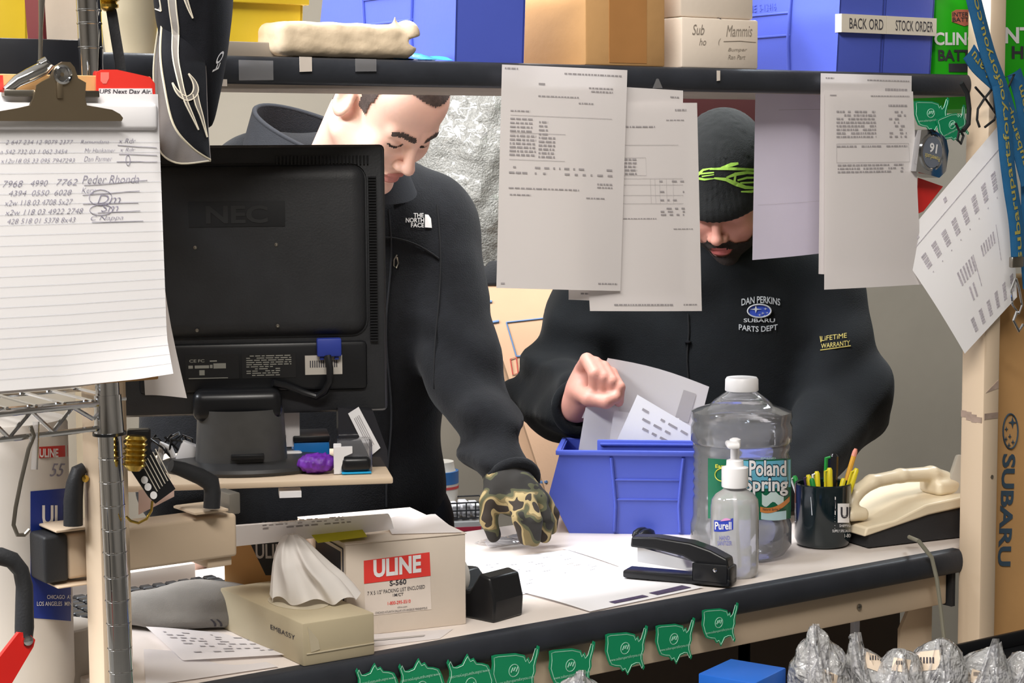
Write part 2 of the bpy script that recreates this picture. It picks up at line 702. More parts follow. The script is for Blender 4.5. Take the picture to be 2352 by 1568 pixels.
q = MB(); q.rbox((PXL + 0.02, 0.012, 1.5985), (0.80, 0.30, 1.626), 0.002)
q.build('shelf_board', mat('grey_shelf_underside', '#9b9188', 0.6), bench)
q = bullnose(1.598, 1.629, PXL + 0.02, 0.80)
shelf_edge = q.build('shelf_edging', BLACKED, bench)
p = onY(1987, 1470, 0.02); q = MB(); q.rbox((p.x - 0.006, 0.036, 0.4), (p.x + 0.006, 0.046, 0.83), 0.002)
q.build('hanging_rod', mat('pale_rod', '#b9bccb', 0.4), bench)
q = MB(); q.prism([(0.70, 0.829), (0.744, 0.829), (0.744, 0.70), (0.675, 0.70), (0.675, 0.79)], lambda a, b, c: (a, c, b), 0.05, 0.056)
q.build('gusset', BEIGE, bench)
# scraps of old tape on the shelf edging
for (px, py, w, h, k) in ((588, 162, 76, 40, 0), (702, 148, 28, 30, 1), (840, 150, 50, 26, 0), (1510, 192, 30, 22, 2), (1650, 174, 10, 24, 1), (500, 190, 40, 14, 1)):
    p = onY(px, py, -0.0125); s = 1 / 1750
    t = MB(); t.prism([(-w / 2 * s, -h / 2 * s), (w / 2 * s, -h / 2 * s * 0.9), (w / 2 * s * (0.2 if k == 2 else 1), h / 2 * s), (-w / 2 * s * (0.2 if k == 2 else 1.0), h / 2 * s)], lambda a, b, c: (p.x + a, p.y + c, p.z + b), -0.0004, 0.0)
    t.build('tape_scrap', TAPE if k != 1 else mat('old_masking_tape', '#cfc5bc', 0.6), bench)


# ================================================================== green map stickers
USA = [(0.02, 0.96), (0.10, 0.97), (0.50, 0.93), (0.60, 0.89), (0.68, 0.86), (0.72, 0.75), (0.76, 0.80), (0.80, 0.70), (0.86, 0.76), (0.90, 0.88), (0.94, 1.0), (0.985, 0.97), (0.97, 0.86), (0.93, 0.74), (0.90, 0.62), (0.905, 0.50), (0.86, 0.38), (0.86, 0.28), (0.91, 0.12), (0.88, 0.06), (0.82, 0.20), (0.74, 0.22), (0.62, 0.19), (0.56, 0.08), (0.52, 0.02), (0.46, 0.14), (0.40, 0.12), (0.34, 0.22), (0.22, 0.25), (0.12, 0.30), (0.06, 0.44), (0.01, 0.62), (0.03, 0.80)]


def map_sticker(label, fn, th, name='map_sticker', flip=False):
    """fn(a, b, c): a across, b up, c out of the surface."""
    g = (lambda a, b, c: fn(1 - a, 1 - b, c)) if flip else fn
    t = thing(name, label, 'sticker', g(0.5, 0.02, 0), 'green map stickers')
    b = MB(); b.prism(USA, g, 0, th); b.build('backing', GREENST, t, smooth=None)
    ins = [(0.5 + (a - 0.5) * 0.9, 0.5 + (y - 0.5) * 0.9) for a, y in USA]
    l = MB(); l.tube([g(a, y, th) for a, y in ins], 0.0005, 4, closed=True); l.build('outline', GREENPALE, t)
    e = MB(); e.tube([g(0.46 + 0.10 * math.cos(k * PI / 10), 0.60 + 0.12 * math.sin(k * PI / 10), th) for k in range(20)], 0.0006, 4, closed=True)
    for k in range(3):
        e.tube([g(0.40 + 0.05 * k, 0.57 + 0.02 * (k % 2), th), g(0.44 + 0.05 * k, 0.66, th)], 0.0009, 4)
    e.build('globe_emblem', GREENPALE, t)
    w = MB(); write(w, 'www.subarupartsforyou.com', lambda a, y: g(a, y, th + 0.0004), 0.10, 0.36, 0.86, 0.44); w.build('lettering', GREENPALE, t, smooth=None)
    return t


STK = [(865, 1575, 92, 1), (966, 1568, 100, 1), (1078, 1560, 106, 1), (1190, 1552, 104, 0), (1320, 1540, 104, 0), (1445, 1500, 100, 0), (1557, 1478, 96, 0), (1660, 1440, 92, 0)]
STL = ['green country map sticker turned upside down, lowest at the bench corner by the tissue box',
       'green country map sticker turned upside down, second along the bench apron',
       'green country map sticker turned upside down, third along and showing its lettering',
       'green country map sticker hanging under the tape dispenser, first the right way up',
       'green country map sticker behind the tip of a small clear bag',
       'green country map sticker sixth along the apron, beside the bag-topped one',
       'green country map sticker second from the stapler end of the row',
       'green country map sticker highest up and last of the row, below the stapler']
for (px, py, w, fl), lb in zip(STK, STL):
    p = onY(px, py, -0.016); s = w / (FPX / 2.55) / 0.78
    c, sn = math.cos(0.03), math.sin(0.03)
    yy = -0.0135 if fl else -0.010
    map_sticker(lb, lambda a, b, cc, p=p, s=s, yy=yy: Vector((p.x + (a - 0.5) * s, yy + 0.02 * 0 - cc, p.z + (b - 0.5) * s * 0.86)), 0.0012, flip=bool(fl))

# ================================================================== papers taped to the shelf
rg = random.Random(3)


def invoice_marks(r, dense=1.0):
    m = [(0.02, 0.012, 0.12, 0.02), (0.48, 0.025, 0.95, 0.033), (0.28, 0.075, 0.33, 0.083), (0.68, 0.085, 0.88, 0.092), (0.70, 0.1, 0.88, 0.108), (0.28, 0.13, 0.60, 0.137), (0.60, 0.155, 0.72, 0.162), (0.07, 0.20, 0.22, 0.207), (0.07, 0.222, 0.88, 0.2235)]
    for k in range(4):
        m += words(r, 0.07, 0.24, 0.235 + 0.018 * k, 0.007) + words(r, 0.29, 0.36, 0.245 + 0.018 * k, 0.007)
    for k in range(6):
        m += words(r, 0.07, 0.27, 0.31 + 0.017 * k, 0.008) + words(r, 0.29, 0.42, 0.315 + 0.017 * k, 0.008)
    m += [(0.07, 0.300, 0.50, 0.3015), (0.07, 0.42, 0.50, 0.4215)]
    m += words(r, 0.10, 0.90, 0.45, 0.008, 0.8, gap=0.03) + words(r, 0.07, 0.36, 0.475, 0.008, 0.8) + words(r, 0.5, 0.9, 0.475, 0.008, 0.6, gap=0.04)
    m += words(r, 0.07, 0.62, 0.545, 0.006) + [(0.08, 0.575, 0.24, 0.582), (0.68, 0.58, 0.84, 0.586), (0.77, 0.515, 0.9, 0.523), (0.77, 0.53, 0.9, 0.537)]
    m += [(0.03, 0.975, 0.06, 0.982), (0.80, 0.965, 0.97, 0.972)]
    return m


def table_marks(r):
    m = [(0.80, 0.03, 0.90, 0.04), (0.72, 0.08, 0.88, 0.085)] + words(r, 0.30, 0.62, 0.11, 0.007) + [(0.25, 0.20, 0.82, 0.2015)]
    m += [(0.25, 0.26, 0.53, 0.2612), (0.25, 0.345, 0.53, 0.3462), (0.53, 0.26, 0.531, 0.345)]
    for k in range(5):
        m += words(r, 0.25, 0.45, 0.265 + 0.017 * k, 0.008)
    for y in (0.36, 0.39, 0.44, 0.48):
        m.append((0.25, y, 0.85, y + 0.0012))
    for x in (0.56, 0.60, 0.64, 0.70, 0.76):
        m.append((x, 0.36, x + 0.0015, 0.48))
    for y in (0.37, 0.42, 0.46, 0.50, 0.515, 0.53):
        m += words(r, 0.64, 0.86, y, 0.007, 0.7, gap=0.03)
    m += [(0.2, 0.55, 0.6, 0.555), (0.75, 0.60, 0.93, 0.605), (0.20, 0.965, 0.72, 0.975), (0.82, 0.965, 0.95, 0.972)]
    return m


def hung(c, Y, bow=0.0, curl=0.0):
    """Sheet taped along its upper edge; the free end bows out by curl."""
    A, B, C, D = [onY(x, y, Y) for x, y in c]
    f = quad_fn(A, B, C, D)
    return lambda u, v: f(u, v) + Vector((0, -curl * v * v + bow * math.sin(PI * u) * (0.3 + 0.7 * v), 0))


sheet('taped_invoice', hung([(1402 - 75, 236), (1601, 236), (1612, 714), (1355, 714)], -0.018, -0.004), table_marks(rg), label='printed invoice page with a table, lowest of the three taped by the beanie', group='pages taped to the shelf edge')
sheet('taped_invoice', hung([(1306, 192), (1569, 208), (1562, 697), (1306, 688)], -0.013, -0.002), [(0.88, 0.03, 0.96, 0.038), (0.1, 0.965, 0.55, 0.975)], label='plain white page taped between two printed invoices on the shelf edge', group='pages taped to the shelf edge')
sheet('taped_invoice', hung([(1153, 148), (1441, 161), (1425, 668), (1140, 661)], -0.024, -0.004), invoice_marks(rg), label='foremost white invoice page covering the bubble wrap, taped to the shelf edge', group='pages taped to the shelf edge')
q = MB(); q.m = Matrix.Identity(4)
sheet('taped_lavender_page', hung([(1735, 214), (1905, 214), (1898, 580), (1728, 597)], 0.05, -0.006), [(0.3, 0.10, 0.92, 0.1015), (0.05, 0.67, 0.9, 0.671)], material=LAVEN, label='pale lavender page hanging beside the beanie, behind the order slip', group='pages taped to the shelf edge')


def slip_marks(r):
    m = [(0.05, 0.02, 0.12, 0.025), (0.5, 0.022, 0.95, 0.029), (0.7, 0.068, 0.92, 0.08)]
    for k in range(8):
        m += words(r, 0.12, 0.55, 0.10 + 0.018 * k, 0.009, 0.8) + words(r, 0.7, 0.9, 0.10 + 0.018 * k, 0.009, 0.6, gap=0.03)
    m += words(r, 0.12, 0.9, 0.275, 0.008, 0.9)
    m += [(0.12, 0.265, 0.92, 0.2665), (0.12, 0.36, 0.92, 0.3615), (0.12, 0.265, 0.1225, 0.36), (0.918, 0.265, 0.92, 0.36)]
    for k in range(3):
        m += words(r, 0.13, 0.85, 0.37 + 0.017 * k, 0.008, 0.85)
    return m


sheet('order_slip', hung([(1885, 168), (2094, 174), (2090, 640), (1880, 629)], -0.016), [(0.05, 0.02, 0.14, 0.027), (0.5, 0.024, 0.97, 0.031), (0.7, 0.065, 0.95, 0.08)], label='white page mostly hidden behind the foremost order slip near the lanyards', group='order slips')
sheet('order_slip', hung([(1895, 208), (2097, 210), (2117, 653), (1893, 665)], -0.022, -0.003), slip_marks(rg), label='foremost white order slip with a ruled box, taped near the lanyards', group='order slips')


# ================================================================== helpers for plates drawn on a plane y = Y
def plate(mb, pts, Y, th):
    """Flat plate with the outline pts (pixels met on the plane y = Y), th thick towards the camera side."""
    w = [onY(x, y, Y) for x, y in pts]
    mb.prism([(p.x, p.z) for p in w], lambda a, b, c: (a, c, b), Y - th, Y)
    return mb


def on_plane(Y):
    return lambda x, y: onY(x, y, Y)


def carton(name, label, a, b, material, tape=None, group=None, cat='box'):
    """Cardboard box a..b with its flap seam and a band of tape."""
    t = thing(name, label, cat, ((a[0] + b[0]) / 2, (a[1] + b[1]) / 2, a[2]), group)
    q = MB(); q.rbox(a, b, 0.003, 2); q.build('body', material, t)
    if tape:
        x0, x1 = tape
        q = MB(); q.box((x0, a[1] - 0.0006, a[2] + 0.004), (x1, a[1] + 0.0002, b[2])); q.box((x0, a[1], b[2]), (x1, b[1], b[2] + 0.0005))
        q.build('packing_tape', mat('brown_packing_tape', '#a87848', 0.25, var=0.06, vs=20), t)
    s = MB(); s.box(((a[0] + b[0]) / 2 - 0.0008, a[1], b[2] - 0.0004), ((a[0] + b[0]) / 2 + 0.0008, b[1], b[2] + 0.0006)); s.build('flap_seam', INKD, t)
    return t


# ================================================================== stacking bins
def stack_bin(label, M, L, W, H, material, group, letters=None, emboss=True, rim=0.006):
    """Open bin; local x along its long side, y across it, z up; a bulged hopper at x = 0."""
    t = thing('stacking_bin', label, 'bin', M, group)
    th = 0.003
    prof = [(0.032, 0), (L - 0.008, 0), (L, H), (0.018, H), (0.0, 0.48 * H)]
    q = MB(M)
    for y0 in (0, W - th):
        q.prism(prof, lambda a, b, c: (a, c, b), y0, y0 + th)
    for (a0, b0), (a1, b1) in ((prof[0], prof[1]), (prof[1], prof[2]), (prof[3], prof[4]), (prof[4], prof[0])):
        n = Vector((b0 - b1, a1 - a0)).normalized() * th
        q.prism([(a0, b0), (a1, b1), (a1 + n.x, b1 + n.y), (a0 + n.x, b0 + n.y)], lambda a, b, c: (a, c, b), 0.0005, W - 0.0005)
    q.build('body', material, t)
    r = MB(M)
    r.rbox((0.014, -0.005, H - rim), (L + 0.004, 0.002, H + 0.002), 0.0015)
    r.rbox((0.014, W - 0.002, H - rim), (L + 0.004, W + 0.005, H + 0.002), 0.0015)
    r.rbox((L - 0.003, -0.004, H - rim), (L + 0.005, W + 0.004, H + 0.002), 0.0015)
    r.rbox((0.011, -0.004, H - rim), (0.019, W + 0.004, H + 0.002), 0.0015)
    r.build('rim', material, t)
    x0, x1 = 0.34 * L, 0.70 * L
    for xa, s in ((x0, 1), (x1, -1)):
        q = MB(M); q.tube([(xa - s * 0.003, -0.001, 0.93 * H), (xa, -0.0012, 0.7 * H), (xa + s * 0.004, -0.0012, 0.35 * H), (xa + s * 0.002, -0.001, 0.03 * H)], 0.0028, 8)
        q.build('rib', material, t)
    for z in (0.66 * H, 0.42 * H):
        q = MB(M); q.rbox((x0, -0.002, z - 0.0015), (x1, 0.001, z + 0.0015), 0.0008)
        q.build('rib', material, t)
    if emboss:
        q = MB(); fn = plane_fn(M, 0.0012)
        write(q, 'ULINE', fn, x0 + 0.012, 0.70 * H, x0 + 0.05, 0.78 * H, 0.02)
        write(q, 'S-12416', fn, x0 + 0.056, 0.70 * H, x0 + 0.092, 0.78 * H)
        q.build('raised_lettering', material, t, smooth=None)
    if letters:                 # paper label on the short end, over the corner
        q = MB(M); q.box((L + 0.0005 - 0.003, 0.0, 0.41 * H), (L + 0.0028, W, 0.60 * H)); q.box((L - 0.010, -0.0008, 0.41 * H), (L + 0.0028, 0.0, 0.60 * H))
        lb = q.build('paper_label', mat('cream_label', '#d2cabc', 0.6, var=0.03), t)
        w = MB(); write(w, letters, lambda x, y: M @ Vector((L + 0.0034, x, y)), W * 0.16, 0.45 * H, W * 0.92, 0.56 * H, 0.0)
        w.build('lettering', INKD, lb, smooth=None)
    return t


ZS = 1.6295
R90 = -PI / 2
x0, x1 = onY(1052, 120, 0.012).x, onY(1211, 120, 0.012).x
stack_bin('blue plastic bin on the overhead shelf behind the kraft parcel', frame((x0, 0.352, ZS), R90), 0.34, x1 - x0, 0.135, BLUEBIN, 'blue stacking bins')
x0, x1 = onY(1930, 120, 0.012).x, onY(2032, 120, 0.012).x
stack_bin('blue plastic bin labelled back orders on the overhead shelf', frame((x0, 0.352, ZS), R90), 0.34, x1 - x0, 0.135, BLUEBIN, 'blue stacking bins', 'BACK ORD')
x0, x1 = onY(2034, 120, 0.012).x, onY(2147, 120, 0.012).x
stack_bin('blue plastic bin labelled stock orders next to the green sign', frame((x0, 0.352, ZS), R90), 0.34, x1 - x0, 0.135, BLUEBIN, 'blue stacking bins', 'STOCK ORDER')

# cartons on the shelf
x0, x1 = onY(1345, 110, 0.012).x, onY(1528, 110, 0.012).x
carton('cardboard_box', 'brown cardboard box with shiny packing tape standing on the overhead shelf', (x0, 0.012, ZS), (x1, 0.16, ZS + 0.16), CARD, (x0 + 0.038, x0 + 0.10), 'boxes on the overhead shelf')
x0, x1 = onY(1500, 110, 0.17).x, onY(1566, 110, 0.17).x
b = carton('cardboard_box', 'tall brown box with a black printed line behind the taped box', (x0, 0.17, ZS), (x1 + 0.02, 0.33, ZS + 0.2), CARDL, None, 'boxes on the overhead shelf')
q = MB(); plate(q, [(1530, -40), (1536, -40), (1540, 122), (1530, 124), (1530, 118), (1534, 116)], 0.1698, 0.0005); q.build('printed_line', INKD, b)
x0, x1 = onY(1566, 110, 0.012).x, onY(1742, 110, 0.012).x
pt = onY(1600, 40, 0.012)
b = carton('white_box', 'lower grubby white box with pencil writing on the overhead shelf', (x0, 0.012, ZS), (x1, 0.20, pt.z), WHITECARD, None, 'boxes on the overhead shelf')
q = MB(); fn = on_plane(0.0115)
for s, a, c in (('Mammis', (1668, 84), (1728, 58)), ('(', (1650, 104), (1656, 88)), ('Bumper', (1672, 120), (1716, 110)), ('Ran Part', (1672, 136), (1712, 126)), ('Sub', (1590, 80), (1618, 56)), ('ho', (1606, 104), (1622, 88))):
    write(q, s, fn, a[0], a[1], c[0], c[1], 0.0, 0.3)
q.tube([fn(1662, 95), fn(1700, 94), fn(1736, 97)], 0.0004, 4)
tag(q.build('pencil_writing', mat('pencil', '#8d8378', 0.8), b, smooth=None), None, None, kind='stuff')
carton('white_box', 'upper grubby white box stacked on the pencilled white box', (x0 + 0.001, 0.016, pt.z + 0.0006), (x1 - 0.006, 0.20, pt.z + 0.09), WHITECARD, None, 'boxes on the overhead shelf')

# yellow bins
x1 = onY(700, 60, 0.05).x
stack_bin('yellow plastic bin beside the kraft parcel on the overhead shelf', frame((x1 - 0.115, 0.35, ZS + 0.018), R90), 0.30, 0.115, 0.09, YELBIN, 'yellow stacking bins', None, False, rim=0.045)
q = MB(); q.rbox((x1 - 0.14, 0.03, ZS), (x1 + 0.01, 0.26, ZS + 0.0175), 0.002)
tag(q.build('flat_box', mat('grey_card', '#8f867b', 0.8)), 'thin grey box lying under the yellow bin', 'box')

# kraft padded parcel and blue wrapper
KR = mat('kraft_paper', '#d2bfa4', 0.8, var=0.06, vs=14, bump=0.3, bs=60)
A, B = onY(645, 115, 0.03), onY(905, 108, 0.03)
ctr = (A + B) / 2; ctr.z = ZS + 0.0215


def parcel(P):
    q = P - np.array(ctr)
    d = rbx(q, (0, 0.02, 0), (0.092, 0.05, 0.020 + 0.0), 0.012)
    bl = q[:, 0] > 0.07
    d = d + 0.0010 * tone(P, 90, 3) + 0.0007 * tone(P, 260, 5)
    d = smin(d, ell(q, (0.086, -0.015, 0.008), (0.014, 0.02, 0.018)), 0.01)
    d = smin(d, cap(q, (0.068, -0.02, 0.014), (0.064, -0.02, 0.033), 0.004, 0.001), 0.005)
    return smax(d, -ell(q, (0.099, -0.025, 0.0), (0.02, 0.03, 0.006)), 0.004)


v, f = nets(parcel, ctr - Vector((0.12, 0.06, 0.04)), ctr + Vector((0.12, 0.09, 0.06)), 0.003)
tag(MB().add(v, f).build('padded_parcel', KR, smooth=1.0), 'crumpled kraft parcel lying on the overhead shelf before the blue bin', 'parcel')
A = onY(915, 135, 0.002); B = onY(1052, 135, 0.002)


def wrap(u, v):
    x = A.x + (B.x - A.x) * u
    return Vector((x, 0.012 + 0.06 * v, ZS + 0.001 + 0.014 * (0.35 + 0.65 * abs(math.sin(7 * u + 3 * v))) * (1 - 0.55 * u) * math.sin(PI * min(1, max(0.03, v * 1.2))) ))


q = MB(); q.grid(wrap, 26, 10)
tag(q.build('plastic_wrapper', mat('cyan_film', '#29a8e0', 0.2, var=0.25, vs=40, coat=0.5), smooth=0.3), 'shiny cyan plastic wrapper on the shelf beside the kraft parcel', 'wrapper')

# ================================================================== green recycling sign box behind the post
GR = mat('bright_green_print', '#25b416', 0.5, var=0.04)
L0, L1 = onY(2149, 80, 0.03), onY(2560, 80, 0.03)
t = thing('recycling_box', 'bright green battery recycling box behind the right-hand bench post', 'box', (L0.x + 0.1, 0.1, ZS))
q = MB(); q.rbox((L0.x, 0.03, ZS), (L1.x, 0.2, ZS + 0.26), 0.002); q.build('body', GR, t)
q = MB(); q.box((0.785, 0.012, 1.58), (L1.x, 0.3, ZS - 0.0005)); q.build('tray', GR, t)
fn = on_plane(0.029)
q = MB(); write(q, 'CLING', fn, 2146, 104, 2246, 74, 0.03); write(q, 'CENT', fn, 2250, 100, 2372, 62, 0.03); q.build('white_lettering', WHITEPL, t, smooth=None)
q = MB(); write(q, 'BATTERIES', fn, 2155, 140, 2300, 114, 0.03); q.build('black_lettering', INKD, t, smooth=None)
q = MB(); write(q, 'HERE', fn, 2324, 135, 2420, 106, 0.03); q.build('black_lettering', INKD, t, smooth=None)
q = MB(); plate(q, [(2186, 28), (2196, 22), (2240, 22), (2248, 30), (2244, 52), (2214, 60), (2186, 50)], 0.0298, 0.0008); e = q.build('emblem', mat('faded_red_print', '#c9705c', 0.6), t)
q = MB(); fn2 = on_plane(0.0285); write(q, 'INTERSTATE', fn2, 2188, 38, 2262, 28, 0.01); write(q, 'BATTERIES', fn2, 2188, 50, 2262, 40, 0.01); q.build('lettering', INKD, e, smooth=None)
q = MB(); plate(q, [(2179, 146), (2260, 146), (2260, 165), (2179, 165)], 0.0298, 0.0008); q.build('black_panel', INKD, t)

# ================================================================== right post: barcode sheet, tape measure, hanging stickers, lanyards
rb = random.Random(5)
A, T, R_, B_ = onY(2058, 566, -0.012), onY(2300, 280, -0.052), onY(2336, 682, -0.056), onY(2216, 812, -0.05)
fq = quad_fn(A, T, R_, B_)
mk = [(0.0, 0.115, 1.0, 0.120), (0.08, 0.02, 0.16, 0.09), (0.42, 0.04, 0.445, 0.07)]
for k in range(8):
    u = 0.10 + 0.105 * k
    mk += [(u, 0.20 + 0.019 * j, u + 0.045, 0.20 + 0.019 * j + (0.010 if j % 2 else 0.013)) for j in range(6)]
    mk.append((u + 0.02, 0.345, u + 0.03, 0.352))
for k in range(6):
    mk.append((0.30 + 0.035 * k, 0.50, 0.318 + 0.035 * k, 0.60)); mk.append((0.60 + 0.03 * k, 0.50, 0.615 + 0.03 * k, 0.57))
mk += [(0.50, 0.5, 0.508, 0.72), (0.80, 0.48, 0.806, 0.70), (0.36, 0.65, 0.38, 0.75), (0.41, 0.65, 0.43, 0.75)]
for k in range(6):
    u = 0.25 + 0.13 * k
    mk += [(u, 0.84 + 0.018 * j, u + 0.05, 0.84 + 0.018 * j + 0.012) for j in range(6)]
sheet('barcode_sheet', lambda u, v: fq(u, v) + Vector((0, -0.004 * math.sin(PI * v), 0)), mk, material=PAPERB, ink=mat('barcode_grey', '#b3adb6', 0.8, var=0.3, vs=300), label='slanting white page of barcodes taped to the right-hand post')
q = MB(); plate(q, [(2108, 408), (2165, 428), (2120, 485), (2104, 492)], -0.006, 0.001)
tag(q.build('red_card', mat('red_card', '#c8241f', 0.5)), 'small red card tucked behind the tape measure', 'card')

# tape measure hanging on the post bracket
M = frame(onY(2124, 356, -0.012), 0.10, 0, 0.18)
t = thing('tape_measure', 'chrome tape measure hanging upside down beside the order slip', 'tape measure', M)
body = [(-0.036, -0.030), (0.020, -0.030), (0.034, -0.018), (0.034, 0.012), (0.024, 0.030), (-0.010, 0.036), (-0.036, 0.030)]
q = MB(M); q.prism(body, lambda a, b, c: (a, c, b), -0.016, 0.016); q.build('case', CHROME, t)
q = MB(M @ Matrix.Translation((-0.006, -0.016, 0.003)) @ Matrix.Rotation(PI / 2, 4, 'X')); q.lathe([(0.027, 0), (0.027, 0.002), (0.024, 0.0025), (0.022, 0.001), (0.0, 0.001)], 32); q.build('round_bezel', CHROME, t)
q = MB(M @ Matrix.Translation((-0.006, -0.0175, 0.003)) @ Matrix.Rotation(PI / 2, 4, 'X')); q.lathe([(0.0225, 0), (0.0225, 0.0005), (0.0, 0.0006)], 32); d = q.build('dial_label', mat('dial_grey', '#6d7482', 0.5), t)
fl = lambda x, y: M @ Vector((-0.006 - x, -0.0186, 0.003 - y))
q = MB(); write(q, '16', fl, -0.009, -0.013, 0.009, 0.001, 0.03); q.build('number', WHITEPL, d, smooth=None)
q = MB(); write(q, 'PowerLock', fl, -0.018, 0.004, 0.018, 0.011, 0.01); q.build('lettering', mat('gold_print', '#d2c27a', 0.5), d, smooth=None)

# clear bag with green map stickers hanging over it
A = onY(2150, 275, -0.02)
for k, (px, py, w, h, rot, lb) in enumerate(((2140, 268, 96, 84, 0.06, 'green country map sticker in clear film above the tape measure'), (2190, 292, 84, 78, 0.35, 'tilted green country map sticker hanging by a black cord'))):
    p = onY(px, py, -0.02 - 0.004 * k); s = w / 1620 / 0.78; hh = h / 1620
    c, sn = math.cos(rot), math.sin(rot)
    map_sticker(lb, lambda a, b, cc, p=p, s=s, hh=hh, c=c, sn=sn: Vector((p.x + ((a - 0.5) * s * c - (b - 0.5) * hh * sn), p.y - cc, p.z + ((a - 0.5) * s * sn + (b - 0.5) * hh * c))), 0.0012)
CORD = mat('black_cord', '#101114', 0.7)
q = MB(); q.tube([onY(x, y, -0.05) for x, y in ((2208, 190), (2222, 215), (2226, 250), (2224, 285), (2212, 300))], 0.0035, 8)
q.tube([onY(x, y, -0.052) for x, y in ((2195, 283), (2203, 300), (2199, 320), (2207, 330), (2213, 312), (2206, 300))], 0.002, 6)
tag(q.build('short_cord', CORD), 'short black cord with a knotted end hanging over the green stickers', 'cord')
q = MB(); q.tube([onY(x, y, -0.060) for x, y in ((2240, 200), (2262, 225), (2288, 262), (2284, 275), (2262, 292))], 0.0018, 6)
q.tube([onY(x, y, -0.064) for x, y in ((2290, 190), (2260, 228), (2246, 250), (2244, 275), (2250, 292))], 0.0018, 6)
q.tube([onY(x, y, -0.070) for x, y in ((2282, 200), (2284, 255), (2287, 262), (2330, 170), (2295, 182), (2282, 200))], 0.0016, 6)
tag(q.build('crossed_cord', CORD), 'thin black cord crossing itself and tied round the lanyards', 'cord')

LANY = mat('blue_ribbon', '#1f5f8e', 0.7, var=0.08, vs=60, bump=0.1, bs=700)
GOLD = mat('gold_thread', '#a59a4e', 0.7, var=0.1, vs=200)


def ribbon(label, pts, Y, wd, text, t0=0.05, t1=0.95):
    W_ = [onY(x, y, Y - k * 0.001) for k, (x, y) in enumerate(pts)]

    def at(u):
        s = u * (len(W_) - 1)
        i = min(int(s), len(W_) - 2)
        k = s - i
        p0, p1, p2, p3 = W_[max(i - 1, 0)], W_[i], W_[i + 1], W_[min(i + 2, len(W_) - 1)]
        return 0.5 * ((2 * p1) + (p2 - p0) * k + (2 * p0 - 5 * p1 + 4 * p2 - p3) * k * k + (3 * p1 - p0 - 3 * p2 + p3) * k ** 3)

    def rf(u, v, off=0.0):
        u = min(max(u, 0.0), 1.0)
        p = at(u)
        d = (at(min(u + 0.01, 1)) - at(max(u - 0.01, 0))).normalized()
        sd = Vector((d.z, 0, -d.x))
        return p + sd * (v - 0.5) * wd + Vector((0, -0.0025 * math.sin(PI * v) - off, 0))
    t = thing('lanyard', label, 'lanyard', W_[-1], 'blue lanyards on the post')
    q = MB(); q.grid(rf, 40, 4); q.grid(lambda u, v: rf(u, v, -0.0012), 40, 4); q.build('strap', LANY, t, smooth=1.2)
    q = MB(); n = len(text)
    write(q, text, lambda x, y: rf(x, y, 0.0008), t1, 0.24, t0, 0.76, 0.01)
    q.build('lettering', GOLD, t, smooth=None)
    return t


ribbon('blue lanyard crossing slantwise over the top of the post', [(2228, -40), (2250, 50), (2272, 130), (2300, 205), (2322, 275), (2344, 350), (2362, 420)], -0.072, 0.030, 'subarupartsforyou.com', 0.0, 0.9)
l2 = ribbon('blue lanyard hanging straight down in front with a metal clip', [(2296, 195), (2306, 270), (2312, 350), (2322, 430), (2334, 510), (2340, 600)], -0.080, 0.030, 'subarupartsforyou.com', -0.3, 0.98)
ribbon('blue lanyard hanging outermost, partly cut off by the frame edge', [(2330, 165), (2350, 240), (2356, 340), (2362, 450), (2360, 560), (2366, 660)], -0.062, 0.030, 'subarupartsforyou.com', 0.1, 0.95)
ribbon('blue lanyard loop bulging out beside the post', [(2226, 118), (2244, 145), (2272, 172), (2300, 196)], -0.066, 0.030, 'subaru', 0.1, 0.9)
q = MB(); q.rbox(tuple(onY(2326, 615, -0.090)), tuple(onY(2343, 588, -0.082)), 0.002); q.build('buckle', STEEL, l2)
q = MB(); q.tube([onY(x, y, -0.084) for x, y in ((2332, 640), (2322, 665), (2326, 700), (2340, 720), (2348, 700), (2340, 660), (2334, 640))], 0.0018, 8)
q.tube([onY(x, y, -0.084) for x, y in ((2336, 715), (2328, 735), (2340, 760), (2350, 745))], 0.0022, 8); q.build('metal_clip', CHROME, l2)

# tall printed carton to the right of the post
L0 = onY(2296, 1000, -0.02)
t = thing('tall_carton', 'tall brown carton printed in blue, standing right of the bench post', 'box', (L0.x + 0.2, 0.015, 0))
q = MB(); q.rbox((L0.x, -0.015, 0), (L0.x + 0.42, 0.045, 1.325), 0.004); q.build('body', CARD, t)
fn = on_plane(-0.0165)
BLUEPR = mat('blue_grey_print', '#3f5568', 0.7)
q = MB(); v, f = glyphs('SUBARU', 0.03)
q.add([fn(2291 + b * 30 + (1 - a) * 12, 1042 + a * 258) for a, b in v], f)
q.build('lettering', BLUEPR, t, smooth=None)
q = MB(); q.tube([fn(2321 + 17 * math.cos(k * PI / 12), 990 + 40 * math.sin(k * PI / 12)) for k in range(24)], 0.0012, 6, closed=True)
for (x, y, r) in ((2326, 970, 9), (2312, 985, 4), (2320, 1002, 4), (2311, 1008, 4), (2327, 1015, 4), (2318, 1022, 4)):
    q.prism([(x, y - r * 1.5), (x + r * 0.25, y - r * 0.3), (x + r, y), (x + r * 0.25, y + r * 0.3), (x, y + r * 1.5), (x - r * 0.25, y + r * 0.3), (x - r, y), (x - r * 0.25, y - r * 0.3)], lambda a, b, c: fn(a, b) + Vector((0, c, 0)), 0, 0.0006)
q.build('oval_star_emblem', BLUEPR, t, smooth=None)


